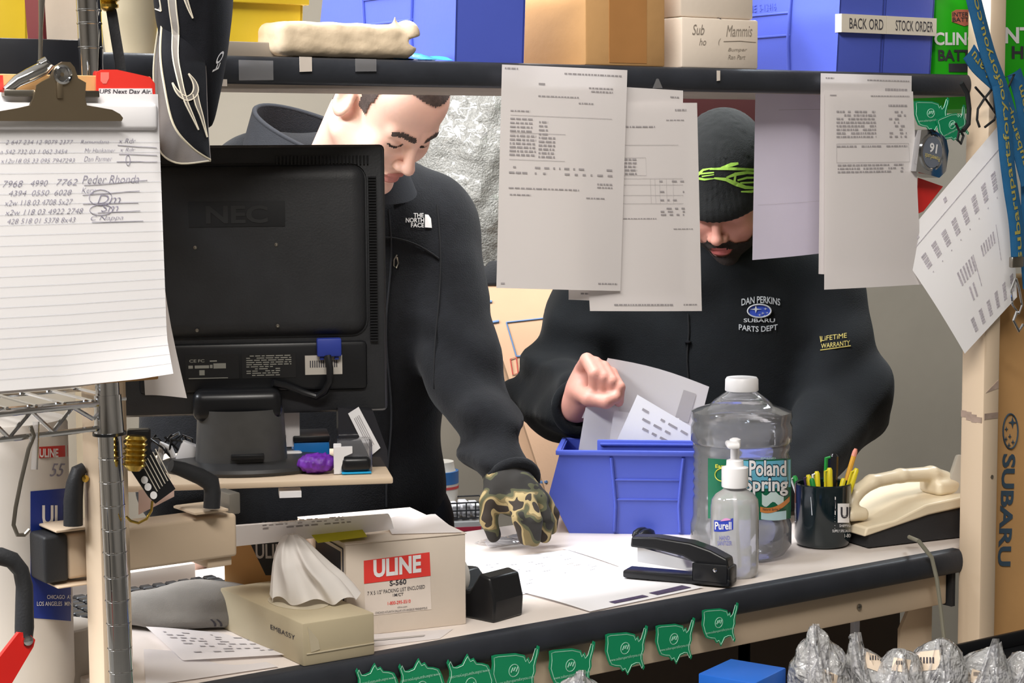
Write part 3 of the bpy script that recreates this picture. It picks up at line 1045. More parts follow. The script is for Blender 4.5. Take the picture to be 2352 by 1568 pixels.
# ================================================================== chrome wire rack at the left
YR = -0.124
rackA, rackB = onY(203, 0, YR), onY(279, 1568, YR)
ax = (rackA - rackB).normalized()
footp = rackB - ax * (rackB.z / ax.z)
rack = thing('wire_rack', 'chrome wire shelving rack holding the clipboard, left of the bench', 'rack', footp)
q = MB(); q.tube([footp, rackA + ax * 0.25], 0.0122, 20); pole = q.build('pole', CHROME, rack)
DARKG = mat('groove_shadow', '#5a5f68', 0.3, 0.9)
ring = MB(); ring.lathe([(0.0121, -0.0011), (0.01275, -0.0006), (0.01275, 0.0006), (0.0121, 0.0011)], 20)
for py in (24, 54, 110, 1050, 1105, 1160, 1214, 1267, 1322, 1377, 1430, 1487, 1540):
    p = onY(203 + (279 - 203) * py / 1568, py, YR)
    c = footp + ax * ((p.z - footp.z) / ax.z)
    r2 = MB(Matrix.Translation(c)); r2.v, r2.f = [Matrix.Translation(c) @ v for v in ring.v], ring.f
    r2.build('groove_ring', CHROME, pole)
c0 = footp + ax * ((onY(254, 998, YR).z) / ax.z); c1 = footp + ax * ((onY(254, 905, YR).z) / ax.z)
q = MB(); q.tube([c0, c0 + (c1 - c0) * 0.1, c1], 0.0, 20, radii=[0.0165, 0.0150, 0.0138]); q.build('collar', CHROME, rack)
q = MB(); q.tube([c0, c0 + ax * 0.003], 0.0172, 20); q.build('collar_rim', BLKPL, rack)
WIRE = CHROME
for nm, pts, r in (('truss_wire', [(246, 926), (120, 938), (-40, 956)], 0.0030), ('truss_wire', [(250, 981), (120, 996), (-40, 1014)], 0.0030)):
    q = MB(); q.tube([onY(x, y, YR - 0.004) for x, y in pts], r, 8); q.build(nm, WIRE, rack)
zz = [(238, 935), (214, 962), (167, 934), (121, 991), (71, 944), (20, 1005), (-30, 955)]
for a, b in zip(zz, zz[1:]):
    q = MB(); q.tube([onY(*a, YR - 0.004), onY(*b, YR - 0.004)], 0.0022, 6); q.build('truss_brace', WIRE, rack)
zt = onY(120, 938, YR).z
for k in range(9):
    x = footp.x - 0.015 - 0.03 * k
    q = MB(); q.tube([(x, YR, zt + 0.004), (x, YR + 0.30, zt + 0.004)], 0.0018, 6); q.build('shelf_wire', WIRE, rack)
for k in range(3):
    q = MB(); q.tube([(footp.x - 0.4, YR + 0.02 + 0.1 * k, zt + 0.001), (footp.x + 0.0, YR + 0.02 + 0.1 * k, zt + 0.001)], 0.002, 6); q.build('shelf_wire', WIRE, rack)
ZR = 1.578
q = MB(); q.box((footp.x - 0.42, YR + 0.014, ZR - 0.006), (footp.x - 0.012, YR + 0.36, ZR)); q.build('upper_tier', STEEL, rack)
ZL = 0.905
q = MB(); q.box((footp.x - 0.42, YR + 0.014, ZL - 0.01), (footp.x - 0.012, YR + 0.36, ZL)); q.build('lower_tier', STEEL, rack)

# ---- things on the rack's upper tier
TRAYM = mat('dark_blue_black', '#15171d', 0.45)
M = frame((onY(60, 140, 0.0).x - 0.02, 0.03, ZR), 0.0)
q = MB(M); L, W, H = 0.075, 0.05, 0.062
q.rbox((-L, -W, 0), (L - 0.012, W, 0.004), 0.001)
for a, b in (((-L, -W, 0), (L, -W + 0.004, H)), ((-L, W - 0.004, 0), (L, W, H)), ((-L, -W, 0), (-L + 0.004, W, H)), ((L - 0.004, -W, 0), (L, W, H * 0.75))):
    q.rbox(a, b, 0.0015)
tag(q.build('black_tray', TRAYM), 'black open plastic tray behind the clipboard clip', 'tray')
M = frame((onY(2, 60, 0.10).x, 0.20, ZR + 0.0), 0.0)
stack_bin('yellow plastic bin at the picture edge above the black tray', frame((onY(98, 60, 0.10).x - 0.12, 0.40, ZR + 0.05), R90), 0.26, 0.12, 0.11, YELBIN, 'yellow stacking bins', None, False)
q = MB(); q.rbox((footp.x - 0.40, 0.10, ZR), (footp.x - 0.09, 0.235, ZR + 0.048), 0.002)
tag(q.build('flat_box', CARD), 'brown flat box under the outermost yellow bin', 'box')
M = frame(onY(146, 122, 0.02), 0.2, 0, -0.10)
t = thing('white_packet', 'tilted white packet with a dark red edge beside the chrome pole', 'packet', M)
q = MB(M); q.prism([(-0.020, -0.002), (0.016, -0.022), (0.03, 0.09), (-0.014, 0.09)], lambda a, b, c: (a, c, b), 0, 0.03); q.build('packet_body', WHITECARD, t)
q = MB(M); q.prism([(-0.0235, 0.002), (-0.020, -0.002), (-0.014, 0.09), (-0.020, 0.09)], lambda a, b, c: (a, c, b), 0.0, 0.03); q.build('spine', mat('dark_red', '#571a1e', 0.6), t)
q = MB(); q.tube([onY(92, 150, -0.10), onY(94, 60, -0.10), onY(97, -40, -0.10)], 0.0, 10, radii=[0.0022, 0.0022, 0.004])
tag(q.build('thin_rod', STEEL), 'thin grey metal rod rising behind the clip', 'rod')
M = facing(300, 148, 2.16); M = frame((M.translation.x, M.translation.y, onY(300, 146, 0.05).z))
t = thing('cream_cup', 'cream paper cup half hidden behind the black cap', 'cup', M)
q = MB(M); q.lathe([(0.0, 0), (0.026, 0), (0.034, 0.075), (0.036, 0.078), (0.033, 0.078), (0.025, 0.004), (0, 0.004)], 28); q.build('cup_wall', mat('cream_paper', '#b8b09a', 0.7), t)
q = MB(); q.rbox((footp.x + 0.016, 0.0, ZS - 0.02), (footp.x + 0.12, 0.12, M.translation.z - 0.0006), 0.002)
tag(q.build('brown_block', mat('brown_wood', '#5d4a3a', 0.7)), 'dark brown block under the cream cup', 'block')
# clip lamp with a black strap at the top
t = thing('strap_hook', 'black strap hanging from a brass fitting behind the cap', 'strap', onY(272, 170, -0.06))
q = MB(); S = [onY(x, y, -0.06) for x, y in ((252, 5), (258, 30), (266, 80), (276, 140), (281, 185))]
q.grid(lambda u, v: S[min(int(u * 4), 3)].lerp(S[min(int(u * 4), 3) + 1], u * 4 - min(int(u * 4), 3)) + Vector(((v - 0.5) * 0.011, 0.001 * math.sin(PI * v), 0)), 12, 2)
q.grid(lambda u, v: S[min(int(u * 4), 3)].lerp(S[min(int(u * 4), 3) + 1], u * 4 - min(int(u * 4), 3)) + Vector(((v - 0.5) * 0.011, 0.0025, 0)), 12, 2); q.build('strap_band', BLKMAT, t)
q = MB(Matrix.Translation(onY(248, 26, -0.06))); q.lathe([(0.004, 0), (0.011, 0.004), (0.011, 0.007), (0.009, 0.009), (0.013, 0.012), (0.013, 0.016), (0.010, 0.019), (0.013, 0.023), (0.010, 0.03)], 20); q.build('brass_fitting', BRASS, t)

# ---- clipboard
YC = -0.150
pl, pr = onY(140, 500, YC), onY(358, 500, YC)
hw = pr.x - pl.x
cb = thing('clipboard', 'brown clipboard with a ruled sign-out pad hanging on the rack', 'clipboard', (pl.x, YC, onY(140, 884, YC).z))
zt_, zb_ = onY(140, 172, YC).z, onY(140, 884, YC).z
q = MB(); q.rbox((pl.x - hw - 0.003, YC, zb_ - 0.002), (pl.x + hw - 0.001, YC + 0.004, zt_), 0.0015); q.build('board', CARD, cb)
RULE = mat('pale_blue_rule', '#c9ccd6', 0.8)


def padf(u, v):
    x = pl.x - hw + u * 2 * hw
    z = zt_ - 0.018 - v * (zt_ - zb_ - 0.018)
    lift = max(0, v - 0.86) * max(0, u - 0.45)
    return Vector((x + 0.004 * v, YC - 0.012 - 0.10 * lift * (0.6 + v), z - 0.0 + 0.05 * max(0, u - 0.5) * max(0, v - 0.5) * 0.3 + 0.028 * max(0, u - 0.82) * max(0, v - 0.9) * 40 * 0.1))


def hand(o, up):
    q = MB(); r = random.Random(11)
    for k in range(24):
        v = 0.165 + 0.0345 * k
        q.grid(lambda s, t: up(0.0 + s, v + 0.0012 * t), 8, 1)
    tag(q.build('ruled_lines', RULE, o, smooth=None), None, None, kind='stuff')
    q = MB()
    X = lambda px: 0.5 + (px - 140) / 436.0
    V = lambda py: (py - 222) / 658.0
    g = lambda x, y: up(X(x), V(y))
    rows = [('2 647 234 12 9079 2377', 12, 335, 160, 326), ('a 542 732 03 1 062 3454', 0, 356, 146, 347), ('x12u18 05 33 095 7947293', 0, 376, 162, 367),
            ('7968', 2, 429, 46, 415), ('4990', 62, 428, 100, 415), ('7762', 118, 427, 166, 413), ('4394  0550  6028', 14, 449, 152, 437), ('x2w 118 03 4708 5x27', 4, 470, 154, 458), ('x2w 118 03 4922 2748', 4, 491, 176, 479), ('428 518 01 5378 8x43', 8, 510, 158, 499),
            ('Ramundana', 176, 334, 240, 326), ('Mr Hankamer', 184, 354, 254, 345), ('Dan Farmer', 182, 374, 246, 363), ('x Rdr', 262, 333, 302, 323), ('x Rdr', 264, 352, 300, 344), ('Peder Rhonda', 176, 424, 306, 406), ('Kery', 174, 448, 206, 433), ('Dm', 208, 470, 262, 450), ('Sm', 216, 488, 256, 470), ('C Nappa', 192, 510, 266, 497)]
    for s, x0, y0, x1, y1 in rows:
        write(q, s, g, x0, y0, x1, y1, -0.012, 0.35)
    tag(q.build('handwriting', PENINK, o, smooth=None), None, None, kind='stuff')
    q = MB()
    for (a, b) in (((260, 338), (350, 344)), ((262, 358), (350, 361)), ((256, 376), (350, 376)), ((180, 428), (325, 418)), ((176, 450), (306, 443)), ((176, 470), (302, 469)), ((208, 490), (306, 488)), ((194, 511), (312, 511))):
        q.tube([g(a[0] + (b[0] - a[0]) * k / 4, a[1] + (b[1] - a[1]) * k / 4 + r.uniform(-0.8, 0.8)) for k in range(5)], 0.00028, 4)
    for (cx, cy, rx, ry) in ((282, 372, 5, 12), (216, 456, 26, 18), (216, 484, 26, 12)):
        q.tube([g(cx + rx * math.cos(k * PI / 8), cy + ry * math.sin(k * PI / 8)) for k in range(16)], 0.0003, 4, closed=True)
    tag(q.build('signature_strokes', PENINK, o, smooth=None), None, None, kind='stuff')


pad = sheet('pad_page', padf, [], PAPERB, parent=cb, nu=24, nv=24, extra=hand)
for k in range(3):
    q = MB(); q.grid(lambda u, v: padf(u, v) + Vector((-0.0015 * k, 0.0025 + 0.003 * k - 0.15 * (0 if k else 0) + 0.06 * k * max(0, v - 0.86) * max(0, u - 0.45) * 3, -0.0018 * k * (v > 0.9))), 24, 24)
    q.build('pad_page', PAPER, cb, smooth=1.2)
q = MB(); q.rbox((pl.x - hw, YC - 0.017, onY(140, 298, YC).z), (pl.x + hw - 0.002, YC - 0.001, onY(140, 236, YC).z), 0.004, 3); q.build('pad_fold', PAPERB, cb)
# spring clip
CLIPM = mat('clip_steel', '#8d7f6a', 0.28, 0.85, var=0.06)
YK = YC - 0.020
q = MB(); plate(q, [(-30, 262), (-6, 256), (40, 248), (66, 242), (74, 226), (80, 196), (92, 188), (112, 178), (124, 152), (140, 142), (158, 143), (168, 155), (176, 180), (194, 190), (192, 226), (196, 242), (220, 246), (254, 252), (272, 262), (279, 271), (276, 278), (0, 278), (-30, 278)], YK, 0.004)
clip = q.build('clip', CLIPM, cb)
q = MB(Matrix.Translation(onY(143, 171, YK - 0.004)) @ Matrix.Rotation(PI / 2, 4, 'X')); q.lathe([(0.0085, -0.001), (0.0095, 0.002), (0.0075, 0.003), (0.006, 0.001), (0.0, -0.0005)], 24); q.build('hang_hole_rim', CHROME, clip)
q = MB(); q.rbox(tuple(onY(132, 226, YK - 0.006)), tuple(onY(143, 188, YK - 0.004)), 0.001); q.build('clip_ridge', CLIPM, clip)
q = MB(); q.tube([onY(x, y, YK + 0.006) for x, y in ((12, 208), (40, 186), (70, 172), (98, 158), (112, 148), (104, 142), (92, 150))], 0.006, 12, radii=[0.004, 0.006, 0.007, 0.007, 0.006, 0.005, 0.005]); q.build('spring_lever', CHROME, clip)
q = MB(); q.rbox(tuple(onY(10, 221, YK)), tuple(onY(218, 209, YK + 0.012)), 0.001); q.build('clip_base', STEEL, clip)
# red service tags under the clip
REDT = mat('red_tag', '#e0352b', 0.5, var=0.04)
YG = YC - 0.006
t = thing('red_envelope_tag', 'red and white shipping tag reading next day air, under the clip', 'tag', onY(290, 222, YG))
q = MB(); plate(q, [(220, 224), (220, 166), (232, 160), (268, 160), (344, 177), (355, 192), (356, 224)], YG, 0.001); q.build('tag_card', REDT, t)
q = MB(); plate(q, [(227, 219), (227, 203), (349, 203), (350, 219)], YG - 0.001, 0.0004); q.build('white_band', PAPERB, t)
q = MB(); write(q, 'UPS Next Day Air.', on_plane(YG - 0.0018), 229, 218, 348, 205, 0.015, 0.1); q.build('lettering', INKD, t, smooth=None)
q = MB(); plate(q, [(231, 186), (231, 166), (250, 166), (250, 180), (244, 192), (236, 192)], YG - 0.001, 0.0003); q.build('shield_emblem', mat('faded_pink', '#ea7a70', 0.6), t)
q = MB(); plate(q, [(-40, 222), (-40, 172), (6, 173), (9, 222)], YG, 0.001)
tag(q.build('red_envelope_tag', REDT), 'second red tag under the clip, cut off at the picture edge', 'tag')
# loose page hanging behind the clipboard
A = [onY(x, y, -0.118) for x, y in ((300, 360), (362, 360), (420, 912), (324, 905))]
fq = quad_fn(*A)
sheet('hanging_page', lambda u, v: fq(u, v) + Vector((-0.010 * math.sin(PI * v) * u + 0.012 * u * (v > 2), 0.012 * math.sin(PI * u) - 0.01 * v, 0)), label='blank white page curling out behind the clipboard, in front of the monitor')

# ---- black cap
CAPM = mat('black_cap_cloth', '#131419', 0.9, var=0.12, vs=90, bump=0.15, bs=900, sheen=0.0, spec=0.2)
CAPG = mat('grey_cap_lining', '#635d5a', 0.85, var=0.06, vs=60, bump=0.1, bs=900)
CAPL = mat('cap_piping', '#b3ab98', 0.8)
capt = thing('baseball_cap', 'black baseball cap with grey flame pattern hanging brim down from the rack', 'cap', onY(440, 372, -0.11))
cc, dd = Q(438, 20, 1.98), 1.98


def crown(P):
    d = ell(P, cc + [0.0, 0.02, 0.03], (0.040, 0.085, 0.115))
    d = smin(d, ell(P, Q(474, 150, 1.97), (0.013, 0.03, 0.065)), 0.03)
    return d


v, f = nets(crown, cc - [0.075, 0.09, 0.14], cc + [0.075, 0.14, 0.16], 0.004)
mbc = MB(CF).add(v, f); mbc.build('crown', CAPM, capt, smooth=1.5)


def cur(pts, u):
    s = u * (len(pts) - 1); i = min(int(s), len(pts) - 2); k = s - i
    g = lambda j: Vector(pts[max(0, min(j, len(pts) - 1))])
    p0, p1, p2, p3 = g(i - 1), g(i), g(i + 1), g(i + 2)
    return 0.5 * ((2 * p1) + (p2 - p0) * k + (2 * p0 - 5 * p1 + 4 * p2 - p3) * k * k + (3 * p1 - p0 - 3 * p2 + p3) * k ** 3)


RID = [dep(*a) for a in ((462, 50, 1.965), (472, 150, 1.935), (475, 230, 1.92), (478, 300, 1.915), (483, 366, 1.91))]
NEA = [dep(*a) for a in ((372, 50, 1.955), (368, 120, 1.91), (376, 190, 1.887), (398, 285, 1.88), (440, 338, 1.89), (483, 367, 1.908))]
FAR = [dep(*a) for a in ((366, 50, 2.0), (353, 150, 1.99), (356, 240, 1.985), (362, 335, 1.975), (405, 374, 1.95), (483, 369, 1.912))]
near = lambda u, v: cur(RID, v).lerp(cur(NEA, v), u) - Vector(CM[:, 2]) * (0.012 * math.sin(PI * u) * (1 - 0.8 * v))
far = lambda u, v: cur(RID, v).lerp(cur(FAR, v), u) + Vector(CM[:, 2]) * (0.004 + 0.006 * math.sin(PI * u) * (1 - 0.8 * v))
q = MB(); q.grid(near, 14, 22); q.build('brim_outer', CAPM, capt, smooth=1.5)
q = MB(); q.grid(far, 14, 22); q.build('brim_lining', CAPG, capt, smooth=1.5)
q = MB(); q.tube([cur(NEA, k / 30) for k in range(31)], 0.0012, 6); q.tube([cur(FAR, k / 30) for k in range(31)], 0.0010, 6); q.build('piping', CAPL, capt)
mt = MB(); mt.grid(near, 14, 22); mt.v += mbc.v; mt.f += [tuple(i + 15 * 23 for i in ff) for ff in mbc.f]
fc = skin_fn(mt.bvh(), 0.0012)


def stroke(mb, pts, w):
    """Painted band along pixels pts with widths w, lying on the cap."""
    n = len(pts)
    L, R = [], []
    for k in range(n):
        a, b = pts[max(k - 1, 0)], pts[min(k + 1, n - 1)]
        dx, dy = b[0] - a[0], b[1] - a[1]
        l = math.hypot(dx, dy)
        L.append((pts[k][0] - dy / l * w[k] / 2, pts[k][1] + dx / l * w[k] / 2)); R.append((pts[k][0] + dy / l * w[k] / 2, pts[k][1] - dx / l * w[k] / 2))
    mb.add([fc(*p) for p in L] + [fc(*p) for p in R], [(k, k + 1, n + k + 1, n + k) for k in range(n - 1)])
    return L, R


CG = mat('cap_grey_print', '#77726d', 0.8)
g_, w_ = MB(), MB()
for pts, wd in (([(394, -10), (398, 30), (403, 70), (402, 110), (404, 140), (410, 170), (418, 205), (428, 235), (440, 262), (456, 298)], [17, 16, 15, 14, 12, 11, 9, 7, 5, 1]),
                ([(396, 190), (404, 206), (416, 220), (430, 226), (444, 219), (450, 205), (446, 188), (433, 169)], [1, 5, 8, 10, 12, 11, 7, 1]),
                ([(448, 215), (454, 240), (464, 270), (476, 315)], [11, 10, 6, 1]), ([(424, -10), (434, 20), (443, 42)], [8, 5, 1]), ([(345, -8), (356, 8), (370, 26)], [40, 26, 1])):
    n = 24
    P2 = [cur([(x, y, 0) for x, y in pts], k / n)[:2] for k in range(n + 1)]
    W2 = [max(0.4, cur([(x, 0, 0) for x in wd], k / n)[0]) for k in range(n + 1)]
    L, R = stroke(g_, P2, W2)
    for e in (L, R):
        w_.tube([fc(*p) for p in e], 0.0007, 4)
g_.build('flame_print', CG, capt, smooth=None)
w_.build('flame_outline', mat('cap_cream_thread', '#cfc7b6', 0.7), capt)
q = MB(); v, f = glyphs('FO', 0.02)
q.add([fc(487 + b * 15 + a * 16, 166 - a * 44 - b * 8) for a, b in v], f); q.build('side_lettering', WHITEPL, capt, smooth=None)

# ---- white tub with blue panel on the lower tier
cx_ = Q(8, 1300, 2.17)
M = CF @ Matrix.Translation((cx_[0], cx_[1], ZL))
t = thing('white_tub', 'tall white tub with a blue printed panel standing on the wire rack', 'tub', M)
tz = Q(8, 1010, 2.17)[2] - ZL + 0.02
q = MB(M); q.lathe([(0.0, 0), (0.066, 0.0), (0.073, 0.006), (0.0755, 0.02), (0.0755, tz), (0.072, tz + 0.006), (0, tz + 0.006)], 48); q.build('tub_body', mat('tub_white', '#d6cfc7', 0.5, var=0.02), t)
fc = skin_fn(q.bvh(), 0.0008)
BLUEP = mat('blue_panel_ink', '#1b3590', 0.5)
pb = MB(); pb.grid(lambda u, v: fc(70 + 93 * u, 1128 + (1418 + 8 * u - 1128) * v - 8 * u * (1 - v)), 14, 6); pan = pb.build('blue_panel', BLUEP, t, smooth=1.2)
fc2 = skin_fn(q.bvh(), 0.0016)
w = MB(); write(w, 'ULINE', fc2, 97, 1207, 205, 1160, 0.03); write(w, 'CHICAGO  ATL', fc2, 108, 1375, 170, 1366, 0.01); write(w, 'LOS ANGELES  MINN', fc2, 85, 1391, 172, 1381, 0.01)
write(w, 'SHIPPING', fc2, 98, 1232, 165, 1222, 0.01); w.build('white_lettering', WHITEPL, pan, smooth=None)
pb = MB(); pb.grid(lambda u, v: fc(90 + 66 * u, 1026 + 26 * v - 4 * u), 8, 2); rl = pb.build('red_label', mat('label_red', '#d23a33', 0.5), t, smooth=1.2)
w = MB(); write(w, 'ULINE', fc2, 91, 1050, 134, 1030, 0.03); w.build('white_lettering', WHITEPL, rl, smooth=None)
w = MB(); write(w, '55', fc2, 114, 1094, 150, 1064, 0.0, 0.4); w.build('handwriting', PENINK, t, smooth=None)
c2 = Q(180, 1480, 2.26)
M = CF @ Matrix.Translation((c2[0] - 0.02, c2[1], ZL))
t = thing('paper_roll', 'pale grey paper roll partly hidden beside the white tub', 'roll', M)
q = MB(M); q.lathe([(0.012, 0), (0.040, 0), (0.040, 0.062), (0.038, 0.064), (0.012, 0.064)], 28); q.build('roll_body', mat('roll_grey', '#b5aea6', 0.7), t)
q = MB(M); q.lathe([(0.0, 0.064), (0.012, 0.064), (0.012, 0.066), (0.0, 0.066)], 16); q.build('core', CARD, t)
# red tool with a black grip
t = thing('red_tool', 'red metal tool with a curved black grip at the lower picture corner', 'tool', onY(20, 1568, -0.15))
q = MB(); q.tube([onY(x, y, -0.15) for x, y in ((-30, 1275), (0, 1277), (28, 1286), (48, 1310), (56, 1345), (56, 1390), (56, 1440), (54, 1478))], 0.0085, 14, radii=[0.008, 0.009, 0.0085, 0.008, 0.0085, 0.009, 0.0095, 0.0085]); q.build('grip', BLKMAT, t)
q = MB(); plate(q, [(38, 1450), (58, 1448), (76, 1466), (72, 1482), (20, 1570), (-6, 1615), (-60, 1615), (-40, 1550)], -0.152, 0.006); q.build('arm', mat('red_enamel', '#cf1f1a', 0.35, coat=0.4), t)
q = MB(Matrix.Translation(onY(64, 1470, -0.1585)) @ Matrix.Rotation(PI / 2, 4, 'X')); q.lathe([(0.005, 0), (0.005, 0.002), (0.003, 0.003), (0, 0.0032)], 16); q.build('rivet', CHROME, t)
# wire hook and clear strip on the rack
q = MB(); q.tube([onY(x, y, -0.135) for x, y in ((70, 978), (78, 1000), (66, 1030), (48, 1105), (36, 1165), (31, 1205), (40, 1228), (56, 1228), (68, 1216))], 0.0022, 8)
tag(q.build('wire_hook', STEEL), 'bent steel wire hook hanging from the rack truss', 'hook')
q = MB(); q.grid(lambda u, v: onY(75 + 16 * u - 4 * v, 968 + 110 * v, -0.134 - 0.002 * math.sin(PI * u)), 3, 6)
tag(q.build('clear_strip', clear('clear_strip_film', solid=0.35)), 'clear plastic strip hanging beside the wire hook', 'strip')

# ---- screw-base bulb holder with a black tag
YB = -0.142
t = thing('hang_tag', 'black printed tag on a brass screw base hanging from the chrome pole', 'tag', onY(330, 1200, YB))
q = MB(); plate(q, [(283, 1012), (296, 1006), (330, 1020), (345, 1030), (402, 1122), (356, 1156), (340, 1140), (300, 1080)], YB, 0.0012); q.build('tag_card', BLKPL, t)
fn = on_plane(YB - 0.0018)
q = MB()
for k in range(6):
    a, b = (327 + 6 * k, 1066 - 7 * k), (361 + 6 * k, 1128 - 6 * k)
    q.tube([fn(*a), fn(*b)], 0.0007, 4)
tag(q.build('fine_print', GREENPALE if False else mat('tag_print', '#b9b3a6', 0.7), t), None, None, kind='stuff')
q = MB()
for (x, y) in ((340, 1118), (353, 1137), (332, 1102)):
    q.prism([(x + 8 * math.cos(k * PI / 8), y + 9 * math.sin(k * PI / 8)) for k in range(16)], lambda a, b, c: fn(a, b) + Vector((0, c, 0)), 0, 0.0004)
q.build('warning_disc', WHITEPL, t)
q = MB(Matrix.Translation(onY(308, 1072, YB - 0.012)) @ Matrix.Rotation(0.1, 4, 'Y'))
pr = [(0.006, -0.004)]
for k in range(5):
    pr += [(0.0125, 0.002 + 0.0055 * k), (0.0098, 0.0045 + 0.0055 * k)]
pr += [(0.0118, 0.029), (0.009, 0.032), (0, 0.033)]
q.lathe(pr, 24); q.build('screw_base', BRASS, t)
q = MB(); q.tube([onY(x, y, YB - 0.003) for x, y in ((350, 1150), (348, 1172), (336, 1192), (318, 1201), (300, 1196), (290, 1186))], 0.0014, 6); q.build('wire', BRASS, t)


# ================================================================== monitor arm, tray and monitor
arm = thing('swing_bracket', 'beige swing arm with black levers clamped to the left bench post', 'bracket', onY(320, 1310, 0.01))
zt0, zb0 = onY(320, 1207, 0.006).z, onY(325, 1308, 0.006).z
xl, xm, xr = onY(100, 1280, 0.006).x, onY(156, 1280, 0.006).x, onY(545, 1230, 0.006).x
q = MB(); q.rbox((xm, 0.006, zb0), (xr, 0.052, zt0), 0.004, 3); q.build('beam', BEIGE, arm)
q = MB(); q.rbox((xl, 0.004, zb0 - 0.001), (xm, 0.054, zt0 + 0.001), 0.004, 3); q.build('end_cap', BLKMAT, arm)
for a, b, nm in (((126, 1223), (192, 1209), 'bracket_plate'), ((130, 1351), (192, 1338), 'bracket_plate')):
    A, B = onY(*a, 0.0), onY(*b, 0.0)
    q = MB(); q.rbox((A.x, -0.004, A.z), (B.x + 0.02, 0.05, B.z), 0.001); q.build(nm, BEIGE, arm)
q = MB(); q.tube([onY(x, y, -0.012) for x, y in ((168, 1206), (168, 1150), (172, 1110), (180, 1080), (192, 1074))], 0.009, 14, radii=[0.0105, 0.0105, 0.0095, 0.008, 0.006]); q.build('clamp_lever', BLKMAT, arm)
q = MB(Matrix.Translation(onY(193, 1098, -0.018)) @ Matrix.Rotation(PI / 2, 4, 'X')); q.lathe([(0.004, 0), (0.004, 0.004), (0, 0.005)], 12); q.build('bolt', BRASS, arm)
A, B = onY(445, 1180, 0.0), onY(525, 1166, 0.0)
q = MB(); q.rbox((A.x, -0.002, A.z - 0.002), (B.x, 0.056, B.z), 0.003); q.build('pivot_plate', BEIGE, arm)
A, B = onY(520, 1180, 0.02), onY(545, 1128, 0.02)
q = MB(); q.rbox((A.x, 0.012, A.z), (B.x, 0.05, B.z), 0.002); q.build('pivot_post', mat('grey_metal', '#8a857d', 0.4, 0.5), arm)
q = MB(); q.tube([onY(x, y, -0.006) for x, y in ((486, 1166), (488, 1130), (484, 1108), (460, 1094), (420, 1078), (392, 1070))], 0.01, 14, radii=[0.0095, 0.0095, 0.0105, 0.0095, 0.0085, 0.007]); q.build('swing_lever', BLKMAT, arm)
for a, b in (((470, 1300), (545, 1292)), ):
    A, B = onY(a[0], a[1] - 6, 0.02), onY(b[0] - 20, b[1] - 14, 0.02)
    q = MB(); q.rbox((A.x, 0.012, A.z - 0.004), (B.x, 0.05, A.z + 0.006), 0.001); q.build('pivot_plate', BEIGE, arm)

RM = 0.16
MF = facing(543, 660, 2.34, RM)
TRZ = dep(903, 1086, 2.33).z
TF = facing(903, 1086, 2.30, RM)
TF.translation.z = TRZ
tray = thing('monitor_tray', 'beige tray shelf on the swing arm carrying the monitor', 'shelf', TF)
q = MB(TF); q.rbox((-0.36, 0.0, -0.008), (0.0, 0.24, 0.0), 0.002); q.build('tray_board', BEIGE, tray)
q = MB(TF @ Matrix.Translation((-0.215, 0.11, -0.013))); q.lathe([(0, 0), (0.07, 0), (0.085, 0.005), (0, 0.005)], 36); q.build('swivel_disc', BEIGE, tray)
q = MB(TF); q.box((-0.136, -0.001, -0.0205), (-0.110, 0.03, -0.0135)); q.build('white_label', PAPERB, tray)

mon = thing('computer_monitor', 'black flat computer monitor seen from behind with a blue plugged cable', 'monitor', Matrix.Translation((MF.translation.x, MF.translation.y, TRZ)))
zb = TRZ - MF.translation.z                       # tray level in monitor coordinates


def X_(px):
    return (px - 543) / 1850.0


def Z_(py):
    return (660 - py) / 1880.0


q = MB(MF); q.rbox((-0.186, 0.020, Z_(960)), (X_(886), 0.052, Z_(335)), 0.006, 3)
q.rbox((-0.182, 0.012, Z_(956)), (X_(882), 0.024, Z_(338)), 0.005, 2); q.build('back_shell', BLKMAT, mon)
q = MB(MF); q.rbox((-0.180, 0.052, Z_(955)), (X_(880), 0.056, Z_(340)), 0.002); q.build('screen_bezel', BLKPL, mon)
q = MB(MF); q.rbox((-0.165, -0.0, Z_(778)), (X_(842), 0.03, Z_(378)), 0.02, 5); q.build('rear_housing', BLKMAT, mon)
q = MB(MF); q.rbox((-0.120, 0.006, Z_(905)), (X_(838), 0.03, Z_(790)), 0.006, 2); q.build('connector_bay', BLKPL, mon)
q = MB(MF)
for k in range(58):
    z = Z_(410) + (Z_(790) - Z_(410)) * k / 57
    q.box((X_(846), 0.0075, z - 0.0012), (X_(864), 0.014, z + 0.0008))
for k in range(26):
    x = X_(640) + (X_(846) - X_(640)) * k / 25
    q.box((x - 0.0012, 0.0095, Z_(380)), (x + 0.0008, 0.013, Z_(360)))
tag(q.build('vent_ribs', BLKPL, mon), None, None, kind='stuff')
for (px, py) in ((453, 567), (634, 563), (453, 757), (634, 750)):
    q = MB(MF @ Matrix.Translation((X_(px), -0.0002, Z_(py))) @ Matrix.Rotation(PI / 2, 4, 'X')); q.lathe([(0.0024, 0), (0.0022, 0.0008), (0.001, 0.001), (0, 0.0003)], 14); q.build('mount_screw', STEEL, mon)
fm = lambda off: (lambda x, y: MF @ Vector((X_(x), -off, Z_(y))))
q = MB(MF); q.rbox((X_(440), -0.0008, Z_(521)), (X_(655), 0.001, Z_(463)), 0.0004); lg = q.build('logo_panel', mat('logo_panel_black', '#1b1c1f', 0.7), mon)
q = MB(); write(q, 'NEC', fm(0.0014), 478, 513, 616, 472, 0.03); q.build('logo_lettering', mat('logo_dark_grey', '#2a2b2d', 0.45), lg, smooth=None)
lab = mat('label_black', '#141416', 0.5)
q = MB(MF); q.box((X_(425), 0.0052, Z_(872)), (X_(545), 0.006, Z_(815))); l1 = q.build('rating_label', lab, mon)
